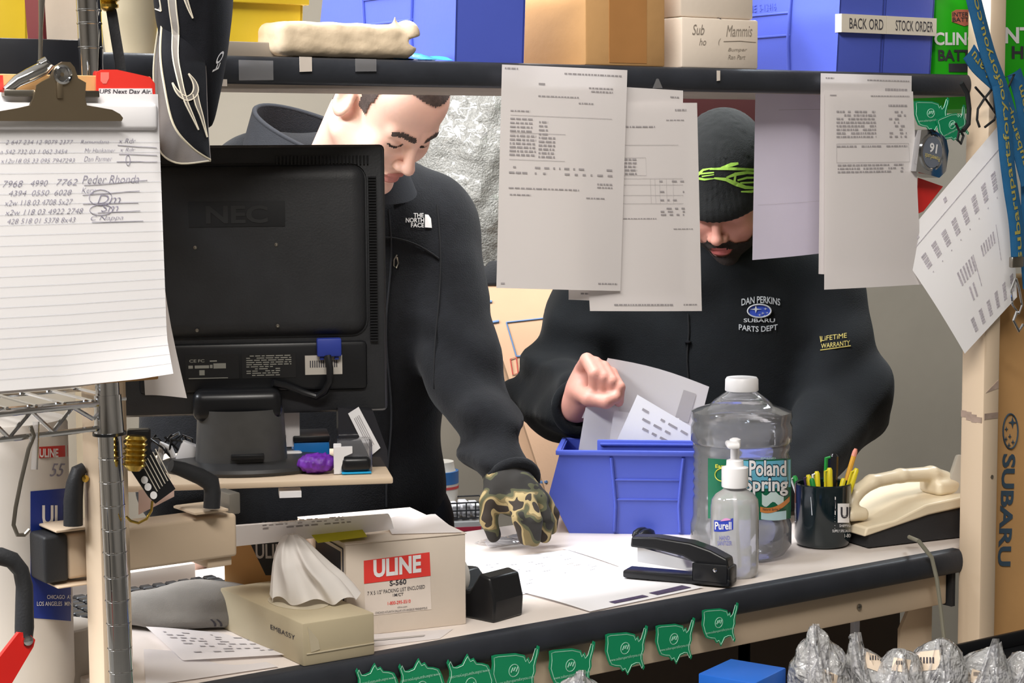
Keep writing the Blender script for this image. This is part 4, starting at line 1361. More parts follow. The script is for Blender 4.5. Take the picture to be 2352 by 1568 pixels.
q = MB(MF); q.box((X_(552), 0.0052, Z_(872)), (X_(674), 0.006, Z_(815))); l2_ = q.build('warning_label', lab, mon)
rl = random.Random(4)
q = MB()
f5 = fm(-0.0048)
write(q, 'CE', f5, 434, 832, 450, 825, 0.02); write(q, 'FC', f5, 454, 832, 468, 825, 0.02)
for (x0, y0, x1, y1) in ((488, 835, 516, 847), (432, 839, 442, 846), (446, 839, 478, 846), (456, 850, 468, 862), (432, 868, 520, 870), (480, 838, 486, 846), (480, 828, 496, 831)):
    q.add([f5(x0, y0), f5(x1, y0), f5(x1, y1), f5(x0, y1)], [(0, 1, 2, 3)])
tag(q.build('label_print', mat('dim_print', '#8b8a82', 0.7), l1, smooth=None), None, None, kind='stuff')
q = MB()
for k in range(10):
    for (a, b, c, d) in words(rl, 562 if k else 570, 668 - (30 if k > 4 else 4), 819 + 5 * k, 2.2, 0.9, 6, 20, 3):
        q.add([f5(a, b), f5(c, b), f5(c, d), f5(a, d)], [(0, 1, 2, 3)])
tag(q.build('label_print', MATS['dim_print'], l2_, smooth=None), None, None, kind='stuff')
q = MB(MF); q.box((X_(695), 0.0052, Z_(867)), (X_(780), 0.006, Z_(822))); l3 = q.build('barcode_label', mat('grey_white_label', '#b6b0a8', 0.6), mon)
q = MB()
for k in range(13):
    x = 706 + 5 * k
    q.add([f5(x, 834), f5(x + 2.4, 834), f5(x + 2.4, 850), f5(x, 850)], [(0, 1, 2, 3)])
tag(q.build('barcode', INKD, l3, smooth=None), None, None, kind='stuff')
q = MB(MF); q.rbox((X_(722), -0.004, Z_(824)), (X_(778), 0.012, Z_(782)), 0.002); q.rbox((X_(728), -0.0005, Z_(832)), (X_(738), 0.006, Z_(815)), 0.001); q.rbox((X_(762), -0.0005, Z_(832)), (X_(772), 0.006, Z_(815)), 0.001)
q.build('cable_plug', mat('blue_plug', '#27398f', 0.5), mon)
q = MB(MF); q.tube([(X_(x), -0.002 - 0.006 * math.sin(i), Z_(y)) for i, (x, y) in enumerate(((746, 822), (750, 850), (750, 880), (738, 905), (720, 918), (690, 908), (650, 890), (620, 882)))], 0.0045, 10); q.build('video_cable', BLKPL, mon)
# stand
q = MB(MF); q.rbox((X_(440), -0.028, Z_(965)), (X_(640), 0.02, Z_(893)), 0.012, 4); q.build('stand_hinge', BLKPL, mon)
NK = mat('charcoal_plastic', '#4a4a4a', 0.42, var=0.08, vs=60)


def neckf(u, v):
    a = PI * u
    w = (0.0525 + 0.004 * v)
    return (X_(547) - w * math.cos(a), 0.004 - 0.042 * math.sin(a) ** 0.7, Z_(938) + (zb + 0.008 - Z_(938)) * v)


q = MB(MF); q.grid(neckf, 20, 8); q.rbox((X_(455), 0.0, zb + 0.008), (X_(640), 0.015, Z_(930)), 0.002); q.build('stand_neck', NK, mon)
q = MB(MF); q.rbox((X_(522), -0.046, zb + 0.019), (X_(596), -0.034, zb + 0.025), 0.001); q.build('neck_slot', BLKPL, mon)
q = MB(MF @ Matrix.Translation((X_(562), 0.02, zb + 0.0005))); q.lathe([(0.0, 0), (0.106, 0), (0.109, 0.004), (0.107, 0.008), (0.09, 0.012), (0.07, 0.0135), (0, 0.0135)], 48, sy=0.78); q.build('stand_base', mat('base_charcoal', '#333334', 0.4), mon)


# ---- clutter on the tray
def T_(px, back=0.0):
    """tray coordinates of a pixel column at the given distance behind the tray's front edge"""
    return (px - 903) / 1900.0 + 0.10 * back


ON = TF
t = thing('cable_tangle', 'tangle of thin cables and a white adapter behind the monitor stand', 'cables', ON @ Matrix.Translation((T_(400), 0.13, 0)))
q = MB(ON)
rr = random.Random(8)
for k in range(6):
    c = Vector((T_(400) + rr.uniform(-0.015, 0.02), 0.14 + rr.uniform(-0.02, 0.02), 0.022))
    q.tube([c + Vector((0.022 * math.cos(a * 0.7 + k), 0.012 * math.sin(a * 0.9 + k), 0.016 * math.sin(a * 1.3 + k * 2))) for a in range(7)], 0.0015, 6)
q.build('thin_cable', BLKPL, t)
q = MB(ON @ Matrix.Translation((T_(425), 0.12, 0.001)) @ Matrix.Rotation(0.4, 4, 'Y')); q.rbox((-0.011, -0.01, 0.004), (0.011, 0.01, 0.032), 0.003); q.build('adapter', WHITEPL, t)
q = MB(ON); q.tube([(T_(372), 0.135, 0.003), (T_(382), 0.13, 0.03), (T_(398), 0.13, 0.024), (T_(410), 0.13, 0.006)], 0.004, 8); q.build('white_cable', WHITEPL, t)
q = MB(ON @ Matrix.Translation((T_(338), 0.12, 0.0))); q.rbox((-0.02, -0.01, 0), (0.009, 0.012, 0.05), 0.003)
tag(q.build('power_brick', BLKPL), 'small black power brick standing beside the cables', 'adapter')
f4 = lambda u, v: ON @ Vector((T_(640) + 0.034 * u, 0.125 + 0.01 * v, 0.072 - 0.052 * v))
sheet('note_paper', f4, [(0.1, 0.7, 0.5, 0.78)], label='small white note standing behind the monitor stand')
t = thing('blue_box', 'flat blue and black box lying at the back of the tray', 'box', ON @ Matrix.Translation((T_(730), 0.16, 0)))
q = MB(ON); q.rbox((T_(690), 0.13, 0.0), (T_(775), 0.19, 0.026), 0.002); q.build('box_body', mat('blue_box_print', '#1668ad', 0.4), t)
q = MB(ON); q.rbox((T_(688), 0.128, 0.026), (T_(777), 0.192, 0.034), 0.002); q.build('box_lid', BLKPL, t)
q = MB(ON); q.rbox((T_(640), 0.115, 0.0), (T_(712), 0.135, 0.016), 0.006, 3)
tag(q.build('white_pouch', WHITEPL), 'small white pouch lying beside the monitor stand', 'pouch')


def mesh_ball(P):
    q = P - np.array([T_(735), 0.045, 0.013])
    return ell(q, (0, 0, 0), (0.024, 0.018, 0.012)) + 0.0025 * tone(P, 420, 2)


v, f = nets(mesh_ball, (T_(735) - 0.035, 0.02, -0.004), (T_(735) + 0.035, 0.075, 0.032), 0.002)
tag(MB(ON).add(v, f).build('purple_bundle', mat('purple_mesh', '#6a2aa0', 0.5, var=0.3, vs=150)), 'bunched purple mesh lying at the tray front', 'bundle')
t = thing('clear_packet', 'clear packet with a white header card and black blue-edged part', 'packet', ON @ Matrix.Translation((T_(820), 0.05, 0)))
q = MB(ON); q.rbox((T_(782), 0.035, 0.0008), (T_(862), 0.07, 0.040), 0.003); q.build('packet_film', clear('packet_film_clear', solid=0.2, rough=0.1, bump=0.3), t)
q = MB(ON); q.rbox((T_(772), 0.03, 0.0008), (T_(790), 0.034, 0.038), 0.001); q.prism([(T_(772), 0.001), (T_(785), 0.001), (T_(796), 0.022), (T_(815), 0.026), (T_(815), 0.034), (T_(772), 0.034)], lambda a, b, c: (a, c, b), 0.029, 0.033); q.build('header_card', PAPERB, t)
q = MB(ON); q.rbox((T_(790), 0.026, 0.003), (T_(858), 0.04, 0.021), 0.006, 4); q.build('black_part', BLKPL, t)
q = MB(ON); q.rbox((T_(790), 0.0255, 0.001), (T_(858), 0.04, 0.003), 0.0005); q.build('blue_edge', mat('cyan_edge', '#1ba0d8', 0.4), t)
t = thing('labelled_bag', 'dark glossy plastic bag with a slanting white label at the tray corner', 'bag', ON @ Matrix.Translation((T_(862), 0.10, 0)))
q = MB(ON); q.prism([(T_(790), 0.0), (T_(905), 0.0), (T_(905), 0.02), (T_(872), 0.07), (T_(790), 0.075)], lambda a, b, c: (a, 0.08 + c + 0.0, b), 0.0, 0.03); q.build('bag_film', mat('dark_film', '#22232a', 0.15, coat=0.6), t)
q = MB(ON)
fl_ = quad_fn((T_(813), 0.077, 0.068), (T_(838), 0.077, 0.076), (T_(888), 0.077, 0.024), (T_(862), 0.077, 0.013))
q.grid(lambda u, v: fl_(u, v), 2, 6); lbp = q.build('white_label', PAPERB, t)
q = MB(ON)
for k in range(4):
    q.grid(lambda u, v: fl_(0.25 + 0.14 * k + 0.05 * u, 0.15 + 0.7 * v) + Vector((0, -0.0006, 0)), 1, 1)
tag(q.build('label_print', INK, lbp), None, None, kind='stuff')
sheet('pink_note', quad_fn(onY(318, 1126, 0.045), onY(400, 1112, 0.045), onY(400, 1140, 0.045), onY(318, 1182, 0.045)), material=mat('pink_paper', '#e6c8bd', 0.8, transl=0.2), label='pale pink slip of paper under the monitor tray')


# ================================================================== things on the worktop
def on_top(px, py):
    p = onZ(px, py, ZT)
    return Vector((p.x, p.y, ZT))


# ---- white carton with the red label
A, B = on_top(859, 1457), on_top(1071, 1433)
ang = math.atan2(B.y - A.y, B.x - A.x)
BX = frame(A, ang)
wd_ = (B - A).length
hb = 0.118
t = thing('label_carton', 'white carton with a red label standing on the bench beside the tissue box', 'box', BX)
q = MB(BX); q.rbox((-0.036, 0, 0.0), (wd_, 0.20, hb), 0.0015); q.build('body', WHITECARD, t)
q = MB(BX); q.rbox((-0.037, -0.001, hb), (wd_ + 0.001, 0.085, hb + 0.0015), 0.0005); q.rbox((-0.036, 0.087, hb), (wd_, 0.20, hb + 0.0012), 0.0005); q.build('lid_flaps', WHITECARD, t)
k = wd_ / 212.0


def bf(off):
    return lambda x, y: BX @ Vector(((x - 859) * k, -off, (1456 - 0.112 * (x - 859) - y) * 0.000545))


RL = mat('label_red_bright', '#e8413a', 0.5, var=0.03)
f0, f1 = bf(0.0006), bf(0.0012)
q = MB(); q.add([f0(838, 1282), f0(987, 1260), f0(989, 1316), f0(838, 1336)], [(0, 1, 2, 3)]); rl_ = q.build('red_label', RL, t, smooth=None)
q = MB(); v, f = glyphs('ULINE', 0.04); q.add([f1(859 + a * 108, 1322 - a * 14 - b * 42) for a, b in v], f); q.build('white_lettering', WHITEPL, rl_, smooth=None)
q = MB(); q.add([f0(838, 1337), f0(988, 1317), f0(990, 1396), f0(840, 1412)], [(0, 1, 2, 3)]); wl_ = q.build('white_label', mat('label_cream', '#e2d6cc', 0.6), t, smooth=None)
q = MB()
for s, x0, y0, w, h, sl, bd in (('S-560', 895, 1341, 38, 13, -5, 0.02), ('7 X 5 1/2" PACKING LIST ENCLOSED', 845, 1363, 130, 9, -17, 0.0), ('1M/CT', 902, 1366, 24, 7, -3, 0.01), ('uline.com', 912, 1393, 22, 4, -2, 0.0), ('CHICAGO ATLANTA DALLAS LOS ANGELES MINNEAPOLIS', 862, 1407, 118, 5, -12, 0.0)):
    v, f = glyphs(s, bd); q.add([f1(x0 + a * w, y0 + a * sl - b * h) for a, b in v], f)
q.build('black_print', INKD, wl_, smooth=None)
q = MB(); v, f = glyphs('1-800-295-5510', 0.01); q.add([f1(890 + a * 52, 1386 - a * 6 - b * 8) for a, b in v], f); q.build('red_print', RL, wl_, smooth=None)
# printed left side of the carton
q = MB(BX); q.box((-0.0366, 0.02, 0.035), (-0.036, 0.12, 0.106)); side = q.build('dark_side_label', mat('navy_label', '#1c2638', 0.5), t)
q = MB(); g = lambda x, y: BX @ Vector((-0.0372, x, y)); write(q, 'S-560', g, 0.10, 0.05, 0.05, 0.062, 0.01); q.build('white_lettering', mat('label_grey_white', '#b6b2b2', 0.6), side, smooth=None)
q = MB(); q.tube([g(0.008, 0.112), g(0.008, 0.032)], 0.0008, 4); q.tube([g(0.008, 0.112), g(0.13, 0.112)], 0.0008, 4); q.build('label_border', INKD, side)

# papers and note on the carton
rp = random.Random(21)
top = ZT + hb + 0.002
TP = lambda px, py, dz=0.0: onZ(px, py, top + dz)


def curl1(u, v):
    p = quad_fn(TP(470, 1214, 0.045), TP(885, 1180, 0.030), TP(905, 1216, 0.002), TP(470, 1262, 0.002))(u, v)
    return p + Vector((0, 0, 0.012 * math.sin(PI * v) * (1 - 0.3 * u)))


mk = []
for k in range(4):
    mk += words(rp, 0.30, 0.78, 0.22 + 0.13 * k, 0.05, 0.7, 0.01, 0.04, 0.012)
sheet('curled_page', curl1, mk, material=PAPERB, label='curled white handwritten page lying across the carton', nv=12, nu=14)
sheet('crumpled_page', lambda u, v: quad_fn(TP(880, 1196, 0.004), TP(1000, 1190, 0.004), TP(1062, 1222, 0.001), TP(900, 1226, 0.001))(u, v) + Vector((0, 0, 0.006 * abs(math.sin(5 * u + 2 * v)) * (1 - v))), material=PAPER, label='crumpled white page lying on the back of the carton', nu=12)
YN = mat('yellow_note', '#ddd62f', 0.7, transl=0.1)


def stick(u, v):
    p = quad_fn(TP(690, 1214, 0.005), TP(812, 1203, 0.005), TP(842, 1232, 0.003), TP(728, 1246, 0.003))(u, v)
    return p + Vector((0, -0.002 * v, 0.004 * math.sin(PI * v)))


sheet('sticky_note', stick, material=YN, label='yellow sticky note on top of the white carton', nv=6)

# ---- brown packet leaning on the carton, keyboard, shelf papers at the left
c2_ = dep(515, 1300, 2.50); M = frame(Vector((c2_.x, c2_.y, ZT)), HEAD)
_w = 170 * 2.5 / FPX
t = thing('brown_carton', 'brown carton with a black printed label behind the tissue box', 'box', M)
q = MB(M); q.rbox((0, 0, 0), (_w, 0.06, 0.106), 0.002); q.build('body', CARD, t)
fb_ = lambda off: (lambda x, y: M @ Vector(((x - 515) * 2.5 / FPX, -off, 0.106 - (y - 1250) * 2.5 / FPX)))
q = MB(); g0_, g1_ = fb_(0.0005), fb_(0.0011)
q.add([g0_(572, 1252), g0_(683, 1256), g0_(683, 1335), g0_(610, 1335)], [(0, 1, 2, 3)]); lb = q.build('black_label', mat('label_ink_black', '#1b1d22', 0.5), t, smooth=None)
q = MB(); write(q, 'ULINE', g1_, 588, 1296, 672, 1262, 0.02); q.build('white_lettering', MATS['label_grey_white'], lb, smooth=None)
KB = frame(Vector((-0.56, 0.31, ZT)), 0.02)
t = thing('keyboard', 'dark computer keyboard pushed under the swing arm', 'keyboard', KB)
q = MB(KB); q.rbox((0, 0, 0), (0.28, 0.13, 0.014), 0.003); q.build('case', BLKMAT, t)
keymb = MB(); keymb.rbox((0, 0, 0.014), (0.016, 0.016, 0.021), 0.002, 1)
key0 = None
for r_ in range(6):
    for c_ in range(14):
        mm = Matrix.Translation((0.008 + 0.0192 * c_, 0.008 + 0.0196 * r_, 0))
        if key0 is None:
            kb = MB(KB @ mm); kb.rbox((0, 0, 0.014), (0.016, 0.016, 0.021), 0.002, 1)
            key0 = kb.build('key', BLKPL, t)
        else:
            o = key0.copy(); COL.objects.link(o); o.parent = t
            o.matrix_basis = Matrix.Translation((0.0192 * c_, 0.0196 * r_, 0))
q = MB(KB @ Matrix.Translation((0.02, 0.145, 0))); q.rbox((0, 0, 0), (0.24, 0.10, 0.035), 0.002)
tag(q.build('paper_ream', mat('ream_white', '#cfc7bf', 0.7)), 'white ream of paper lying behind the keyboard', 'paper')

# grey knit cap with two dark bands
gc = on_top(420, 1452)
gx = frame(gc + Vector((CM[0, 2], CM[1, 2], 0)) * 0.045, HEAD + 0.10)


def knit(P):
    d = ell(P, (0.02, 0, 0.030), (0.075, 0.045, 0.026))
    d = smin(d, ell(P, (-0.055, 0.0, 0.022), (0.05, 0.04, 0.021)), 0.02)
    d = smin(d, ell(P, (0.01, -0.03, 0.014), (0.07, 0.02, 0.013)), 0.012)
    d = d + 0.0012 * np.sin(P[:, 0] * 70 + P[:, 2] * 90) + 0.001 * tone(P, 120, 6)
    return smax(d, -(P[:, 2] - 0.0005), 0.002)


v, f = nets(knit, (-0.13, -0.07, -0.004), (0.12, 0.07, 0.075), 0.0035)
t = thing('knit_cap', 'grey felt cap with two dark bands lying by the tissue box', 'cap', gx)
mk_ = MB(gx).add(v, f); mk_.build('cap_body', mat('grey_felt', '#75716b', 0.9, var=0.06, vs=60, bump=0.2, bs=600, sheen=0.3), t, smooth=1.4)
fs = skin_fn(mk_.bvh(), 0.001)
for x in (482, 496):
    q = MB(); q.grid(lambda u, v: fs(x + 5 * u + 10 * math.sin(PI * v), 1422 + 26 * v), 2, 8); q.build('dark_band', INKD, t, smooth=1.2)

# loose papers at the left end of the worktop
for k, (c, lb, dz) in enumerate((([(335, 1448), (600, 1442), (700, 1500), (420, 1516)], 'printed form lying in front of the tissue box', 0.004), ([(330, 1500), (560, 1490), (640, 1530), (335, 1575)], 'grey-white page hanging over the bench edge near the post', 0.002))):
    cs = [onZ(x, y, ZT + dz) for x, y in c]
    mm = [] if k else sum([words(rp, 0.1, 0.9, 0.15 + 0.09 * j, 0.03, 0.5, 0.02, 0.08, 0.03) for j in range(8)], [])
    sheet('loose_form', lambda u, v, cs=cs: quad_fn(*cs)(u, v) + Vector((0, 0, 0.006 * (1 - v) * math.sin(2 + 3 * u))), mm, label=lb, group='loose forms')
for k, (c, lb, dz) in enumerate((([(858, 1456), (1040, 1444), (1010, 1466), (858, 1484)], 'upper thin page sticking out under the white carton', 0.0008),)):
    cs = [onZ(x, y, ZT + dz) for x, y in c]
    sheet('loose_form', lambda u, v, cs=cs: quad_fn(*cs)(u, v), [(0.0, 0.45, 0.7, 0.6)], ink=mat('grey_band_print', '#b0aba8', 0.8), label=lb, group='loose forms')  # plain grey band across the page

# ---- tissue box
A, B = on_top(697, 1531), on_top(861, 1503)
ang = math.atan2(B.y - A.y, B.x - A.x)
TB = frame(A, ang)
w2, d2, h2 = (B - A).length, 0.23, 0.052
TISB = mat('tissue_box_card', '#b3a78c', 0.6, var=0.05, vs=12)
t = thing('tissue_box', 'low olive-beige tissue box with a tissue pulled out, at the bench corner', 'tissue box', TB)
q = MB(TB); q.rbox((0, 0, 0), (w2, d2, h2), 0.002); q.build('carton', TISB, t)
q = MB(TB); q.rbox((0.004, -0.0012, 0.014), (w2 - 0.001, 0.0, 0.0155), 0.0002); q.prism([(0.006, h2 - 0.004), (0.010, 0.016), (0.022, 0.018), (0.02, 0.03)], lambda a, b, c: (a, c, b), -0.0008, 0); q.build('end_flap', mat('tissue_box_flap', '#bdb29a', 0.6), t)
q = MB(TB); q.lathe([(0.0, h2 + 0.0002), (0.05, h2 + 0.0002), (0.05, h2 + 0.0008), (0, h2 + 0.0008)], 24, (w2 / 2, d2 / 2 - 0.01, 0), 0.7, 1.0); q.build('opening_rim', mat('opening_film', '#c9bfa8', 0.3), t)
q = MB(); g = lambda x, y: TB @ Vector((-0.0006, x, y)); write(q, 'EMBASSY', g, 0.085, 0.028, 0.02, 0.034, 0.0); q.build('lettering', INKD, t, smooth=None)
ctr_ = TB @ Vector((w2 / 2, d2 / 2 - 0.01, h2))
tq = CFI @ ctr_
TSL = [(0.0, 612, 818, 1388), (0.15, 614, 802, 1366), (0.3, 616, 780, 1340), (0.45, 618, 752, 1316), (0.6, 622, 728, 1292), (0.75, 628, 708, 1270), (0.9, 638, 690, 1250), (1.0, 652, 674, 1239)]


def tissue(u, v):
    """u round the tissue, v from the slot to the tip"""
    a = 2 * PI * u
    i = max(k for k in range(len(TSL) - 1) if TSL[k][0] <= v)
    k = (v - TSL[i][0]) / (TSL[i + 1][0] - TSL[i][0])
    xl, xr, y = [TSL[i][j] + (TSL[i + 1][j] - TSL[i][j]) * k for j in (1, 2, 3)]
    fold = 1 + 0.20 * math.sin(6 * a + 3 * v) + 0.09 * math.sin(11 * a + 1)
    A_, B_ = Q(xl, y, tq[1]), Q(xr, y, tq[1])
    r = (B_[0] - A_[0]) / 2
    c = (A_ + B_) / 2
    return CF @ Vector((c[0] + r * math.cos(a) * (1 + 0.05 * math.sin(9 * a)), tq[1] + min(r, 0.032) * math.sin(a) * fold, max(c[2] + 0.004 * math.sin(7 * a) * (1 - v), tq[2] + 0.001)))


q = MB(); q.grid(tissue, 90, 26, True); q.build('tissue', mat('tissue_paper', '#efebe8', 0.85, transl=0.25), t, smooth=1.4)

# ---- tape dispenser
A, B = on_top(1131, 1431), on_top(1197, 1412)
ang = math.atan2(B.y - A.y, B.x - A.x)
TD = frame(A, ang)
w3 = (B - A).length * 1.02
t = thing('tape_dispenser', 'black desktop tape dispenser beside the white carton', 'tape dispenser', TD)
q = MB(TD)
prof = [(-0.002, 0.0), (0.13, 0.0), (0.13, 0.03), (0.115, 0.052), (0.075, 0.055), (0.055, 0.034), (0.04, 0.036), (0.022, 0.062), (0.004, 0.058), (-0.004, 0.028)]
q.prism(prof, lambda a, b, c: (c, a, b), 0.0, w3); o = q.build('body', BLKPL, t, smooth=0.3)
bv = o.modifiers.new('round', 'BEVEL'); bv.width = 0.003; bv.segments = 2; bv.limit_method = 'ANGLE'
q = MB(TD @ Matrix.Translation((-0.002, 0.075, 0.052)) @ Matrix.Rotation(-PI / 2, 4, 'Y')); q.lathe([(0.013, -0.012), (0.028, -0.012), (0.028, 0.012), (0.013, 0.012)], 30); q.build('tape_roll', mat('tape_roll_white', '#e6e2dc', 0.3), t)

# ---- bright papers spread over the worktop
def flat(c, dz):
    cs = [onZ(x, y, ZT + dz) for x, y in c]
    return lambda u, v: quad_fn(*cs)(u, v) + Vector((0, 0, 0.0015 * math.sin(4 * u + 2) * math.sin(3 * v)))


m1 = sum([words(rp, 0.1, 0.9, 0.15 + 0.08 * j, 0.02, 0.35, 0.03, 0.1, 0.03) for j in range(9)], [])
FAINT = mat('faint_print', '#d2d0d6', 0.8)
sheet('spread_page', flat([(1075, 1290), (1305, 1262), (1430, 1305), (1180, 1370)], 0.0012), m1, PAPERB, FAINT, label='white page lying flat behind the tape dispenser', group='pages spread on the bench')
sheet('spread_page', flat([(1290, 1258), (1420, 1275), (1590, 1330), (1420, 1300)], 0.0018), m1[:40], PAPERB, FAINT, label='white page lying flat under the stapler nose', group='pages spread on the bench')
sheet('spread_page', flat([(1195, 1358), (1425, 1300), (1615, 1348), (1355, 1404)], 0.0024), [(0.25, 0.86, 0.55, 0.94), (0.62, 0.84, 0.93, 0.95)], PAPERB, mat('dark_violet_print', '#4a3f5c', 0.7, var=0.4, vs=200), label='white page with two dark printed strips at the bench edge', group='pages spread on the bench')
# crinkled clear sachet by the glove
pc = on_top(1150, 1248)
q = MB(); q.grid(lambda u, v: pc + Vector((-0.035 + 0.08 * u, -0.02 + 0.045 * v, 0.001 + 0.010 * abs(math.sin(6 * u + 4 * v)) * math.sin(PI * min(max(v, 0.02), 0.98)))), 18, 10)
tag(q.build('clear_sachet', clear('sachet_film', solid=0.3, bump=0.4)), 'crinkled clear plastic sachet lying by the glove', 'sachet')

# ---- stapler
A, B = on_top(1432, 1322), on_top(1684, 1346)
A2 = onZ(1432, 1318, ZT)
dv = (on_top(1652, 1346) - on_top(1430, 1326))
ang = math.atan2(dv.y, dv.x)
SF = frame(on_top(1430, 1331), ang)
Ls = dv.length * 1.10
t = thing('stapler', 'black desk stapler standing on the pages near the sanitizer bottle', 'stapler', SF)
q = MB(SF); q.rbox((0, -0.001, 0.003), (Ls, 0.034, 0.014), 0.003, 2); q.rbox((Ls * 0.66, 0.0, 0.003), (Ls, 0.034, 0.030), 0.003, 2); q.build('base', BLKPL, t)
hp = [(0.01, 0.047), (0.012, 0.062), (0.05, 0.064), (0.10, 0.060), (0.13, 0.052), (0.155, 0.041), (0.158, 0.020), (0.13, 0.022), (0.09, 0.040), (0.05, 0.046)]
s_ = Ls / 0.16
q = MB(SF); q.prism([(a * s_, b) for a, b in hp], lambda a, b, c: (a, c, b), 0.003, 0.031); o = q.build('handle', BLKPL, t, smooth=0.4)
bv = o.modifiers.new('round', 'BEVEL'); bv.width = 0.003; bv.segments = 3; bv.limit_method = 'ANGLE'
q = MB(SF); q.prism([(0.02 * s_, 0.026), (0.02 * s_, 0.048), (0.12 * s_, 0.030), (0.12 * s_, 0.018)], lambda a, b, c: (a, c, b), 0.007, 0.027); q.build('magazine', CHROME, t)
q = MB(SF); q.rbox((Ls * 0.66, -0.002, 0.008), (Ls * 0.98, 0.0, 0.034), 0.002); sp = q.build('side_plate', BLKPL, t)
q = MB(SF @ Matrix.Translation((Ls * 0.87, -0.002, 0.026)) @ Matrix.Rotation(PI / 2, 4, 'X')); q.lathe([(0.003, 0), (0.003, 0.001), (0, 0.002)], 12); q.build('rivet', CHROME, sp)
# staple remover
M = frame(on_top(1497, 1240) + Vector((0, 0.02, 0)), 0.2) @ Matrix.Scale(0.85, 4) @ Matrix.Scale(0.75, 4, (0, 0, 1))
t = thing('staple_remover', 'small black staple remover with a red glint behind the stapler', 'staple remover', M)
for s in (-1, 1):
    q = MB(M); q.lathe([(0.0, 0.0), (0.017, 0.0), (0.019, 0.008), (0.016, 0.018), (0.008, 0.024), (0, 0.025)], 24, (0.002 * s, 0.008 * s, 0), 1.25, 0.55); q.build('jaw', BLKPL, t)
q = MB(M); q.lathe([(0.0, 0), (0.004, 0.001), (0.004, 0.004), (0, 0.006)], 12, (-0.014, -0.012, 0.006)); q.build('red_glint', RL, t)  # red highlight on the jaws, modelled as a small red bead

# ---- phone
PF = frame(on_top(1993, 1262), -0.16)
PHB = mat('phone_cream', '#ddcfb4', 0.35, var=0.02)
t = thing('desk_phone', 'cream desk telephone with its handset resting on top, beside the post', 'telephone', PF)
q = MB(PF); q.prism([(0.004, 0.002), (0.10, 0.002), (0.214, 0.002), (0.214, 0.054), (0.11, 0.044), (0.004, 0.024)], lambda a, b, c: (a, c, b), 0.004, 0.17); q.build('foot', BLKMAT, t)
q = MB(PF); q.prism([(-0.006, 0.020), (-0.002, 0.034), (0.05, 0.040), (0.11, 0.060), (0.224, 0.070), (0.224, 0.053), (0.115, 0.043)], lambda a, b, c: (a, c, b), 0.0, 0.18); o = q.build('body', PHB, t, smooth=0.4)
bv = o.modifiers.new('round', 'BEVEL'); bv.width = 0.003; bv.segments = 3; bv.limit_method = 'ANGLE'


def handset(P):
    P = P * np.array([1, 0.8, 1]) + np.array([0, 0.008, 0])
    d = chain(P, [((0.0, 0.05, 0.058), 0.012), ((0.014, 0.05, 0.078), 0.011), ((0.045, 0.05, 0.093), 0.0105), ((0.10, 0.05, 0.098), 0.0105), ((0.16, 0.05, 0.096), 0.012), ((0.186, 0.05, 0.086), 0.013)], 0.006)
    d = smin(d, rbx(P, (0.004, 0.05, 0.048), (0.020, 0.022, 0.010), 0.008), 0.008)
    return smin(d, rbx(P, (0.178, 0.05, 0.076), (0.024, 0.022, 0.012), 0.008), 0.008)


v, f = nets(handset, (-0.04, 0.0, 0.02), (0.23, 0.11, 0.13), 0.003)
MB(PF).add(v, f).build('handset', PHB, t, smooth=1.4)
q = MB(PF); q.rbox((0.005, 0.095, 0.03), (0.09, 0.17, 0.042), 0.004); q.build('keypad', mat('phone_grey', '#6f6a62', 0.4), t)
q = MB(); q.tube([onZ(2084, 1232, ZT + 0.02) + Vector((0, -0.004, 0)), onY(2110, 1242, -0.016), onY(2140, 1280, -0.02), onY(2152, 1330, -0.02), onY(2160, 1390, -0.02), onY(2168, 1460, -0.02), onY(2180, 1560, -0.02)], 0.0032, 8)
tag(q.build('phone_cord', mat('grey_cord', '#8a8778', 0.6)), 'grey phone cord hanging down over the bench edge', 'cord')
_p = dep(2185, 1150, 3.0); M = frame(Vector((_p.x, _p.y, ZT)), HEAD, -0.2, 0.35)
q = MB(M); q.rbox((-0.03, 0, 0.012), (0.06, 0.02, 0.128), 0.003)
tag(q.build('grey_book', mat('grey_book', '#a9a194', 0.7)), 'grey-white booklet leaning behind the telephone', 'book')

# ---- mug with pens
p = on_top(1898, 1262)
MG = frame(p + Vector((CM[0, 2], CM[1, 2], 0)) * 0.036, HEAD)
t = thing('pen_mug', 'dark green mug with a white printed square, holding pens', 'mug', MG)
MUGM = mat('dark_mug', '#0f1d22', 0.15, var=0.1, coat=0.4)
rm, hm = 0.043, 0.098
q = MB(MG); q.lathe([(0, 0.002), (0.034, 0.0), (0.039, 0.003), (rm, 0.012), (rm, hm - 0.002), (rm - 0.0015, hm), (rm - 0.004, hm - 0.002), (rm - 0.004, 0.008), (0, 0.006)], 48); q.build('mug_body', MUGM, t)
fg = skin_fn(q.bvh(), 0.0008); fg2 = skin_fn(q.bvh(), 0.0015)
w = MB(); w.grid(lambda u, v: fg(1924 + 40 * u, 1156 + 44 * v), 6, 2); pn = w.build('white_square', WHITEPL, t, smooth=1.2)
w = MB(); write(w, 'ULI', fg2, 1931, 1190, 1968, 1164, 0.03); w.build('lettering', INKD, pn, smooth=None)
w = MB(); write(w, 'SHIPPING', fg, 1928, 1210, 1958, 1204); write(w, 'SUPPLY SPECIALISTS', fg, 1912, 1222, 1958, 1216); write(w, '1-800', fg, 1940, 1234, 1957, 1225); w.build('small_lettering', WHITEPL, t, smooth=None)
w = MB(); w.grid(lambda u, v: fg(1823 + 5 * u, 1155 + 44 * v), 2, 2); w.build('white_square', WHITEPL, t, smooth=1.2)
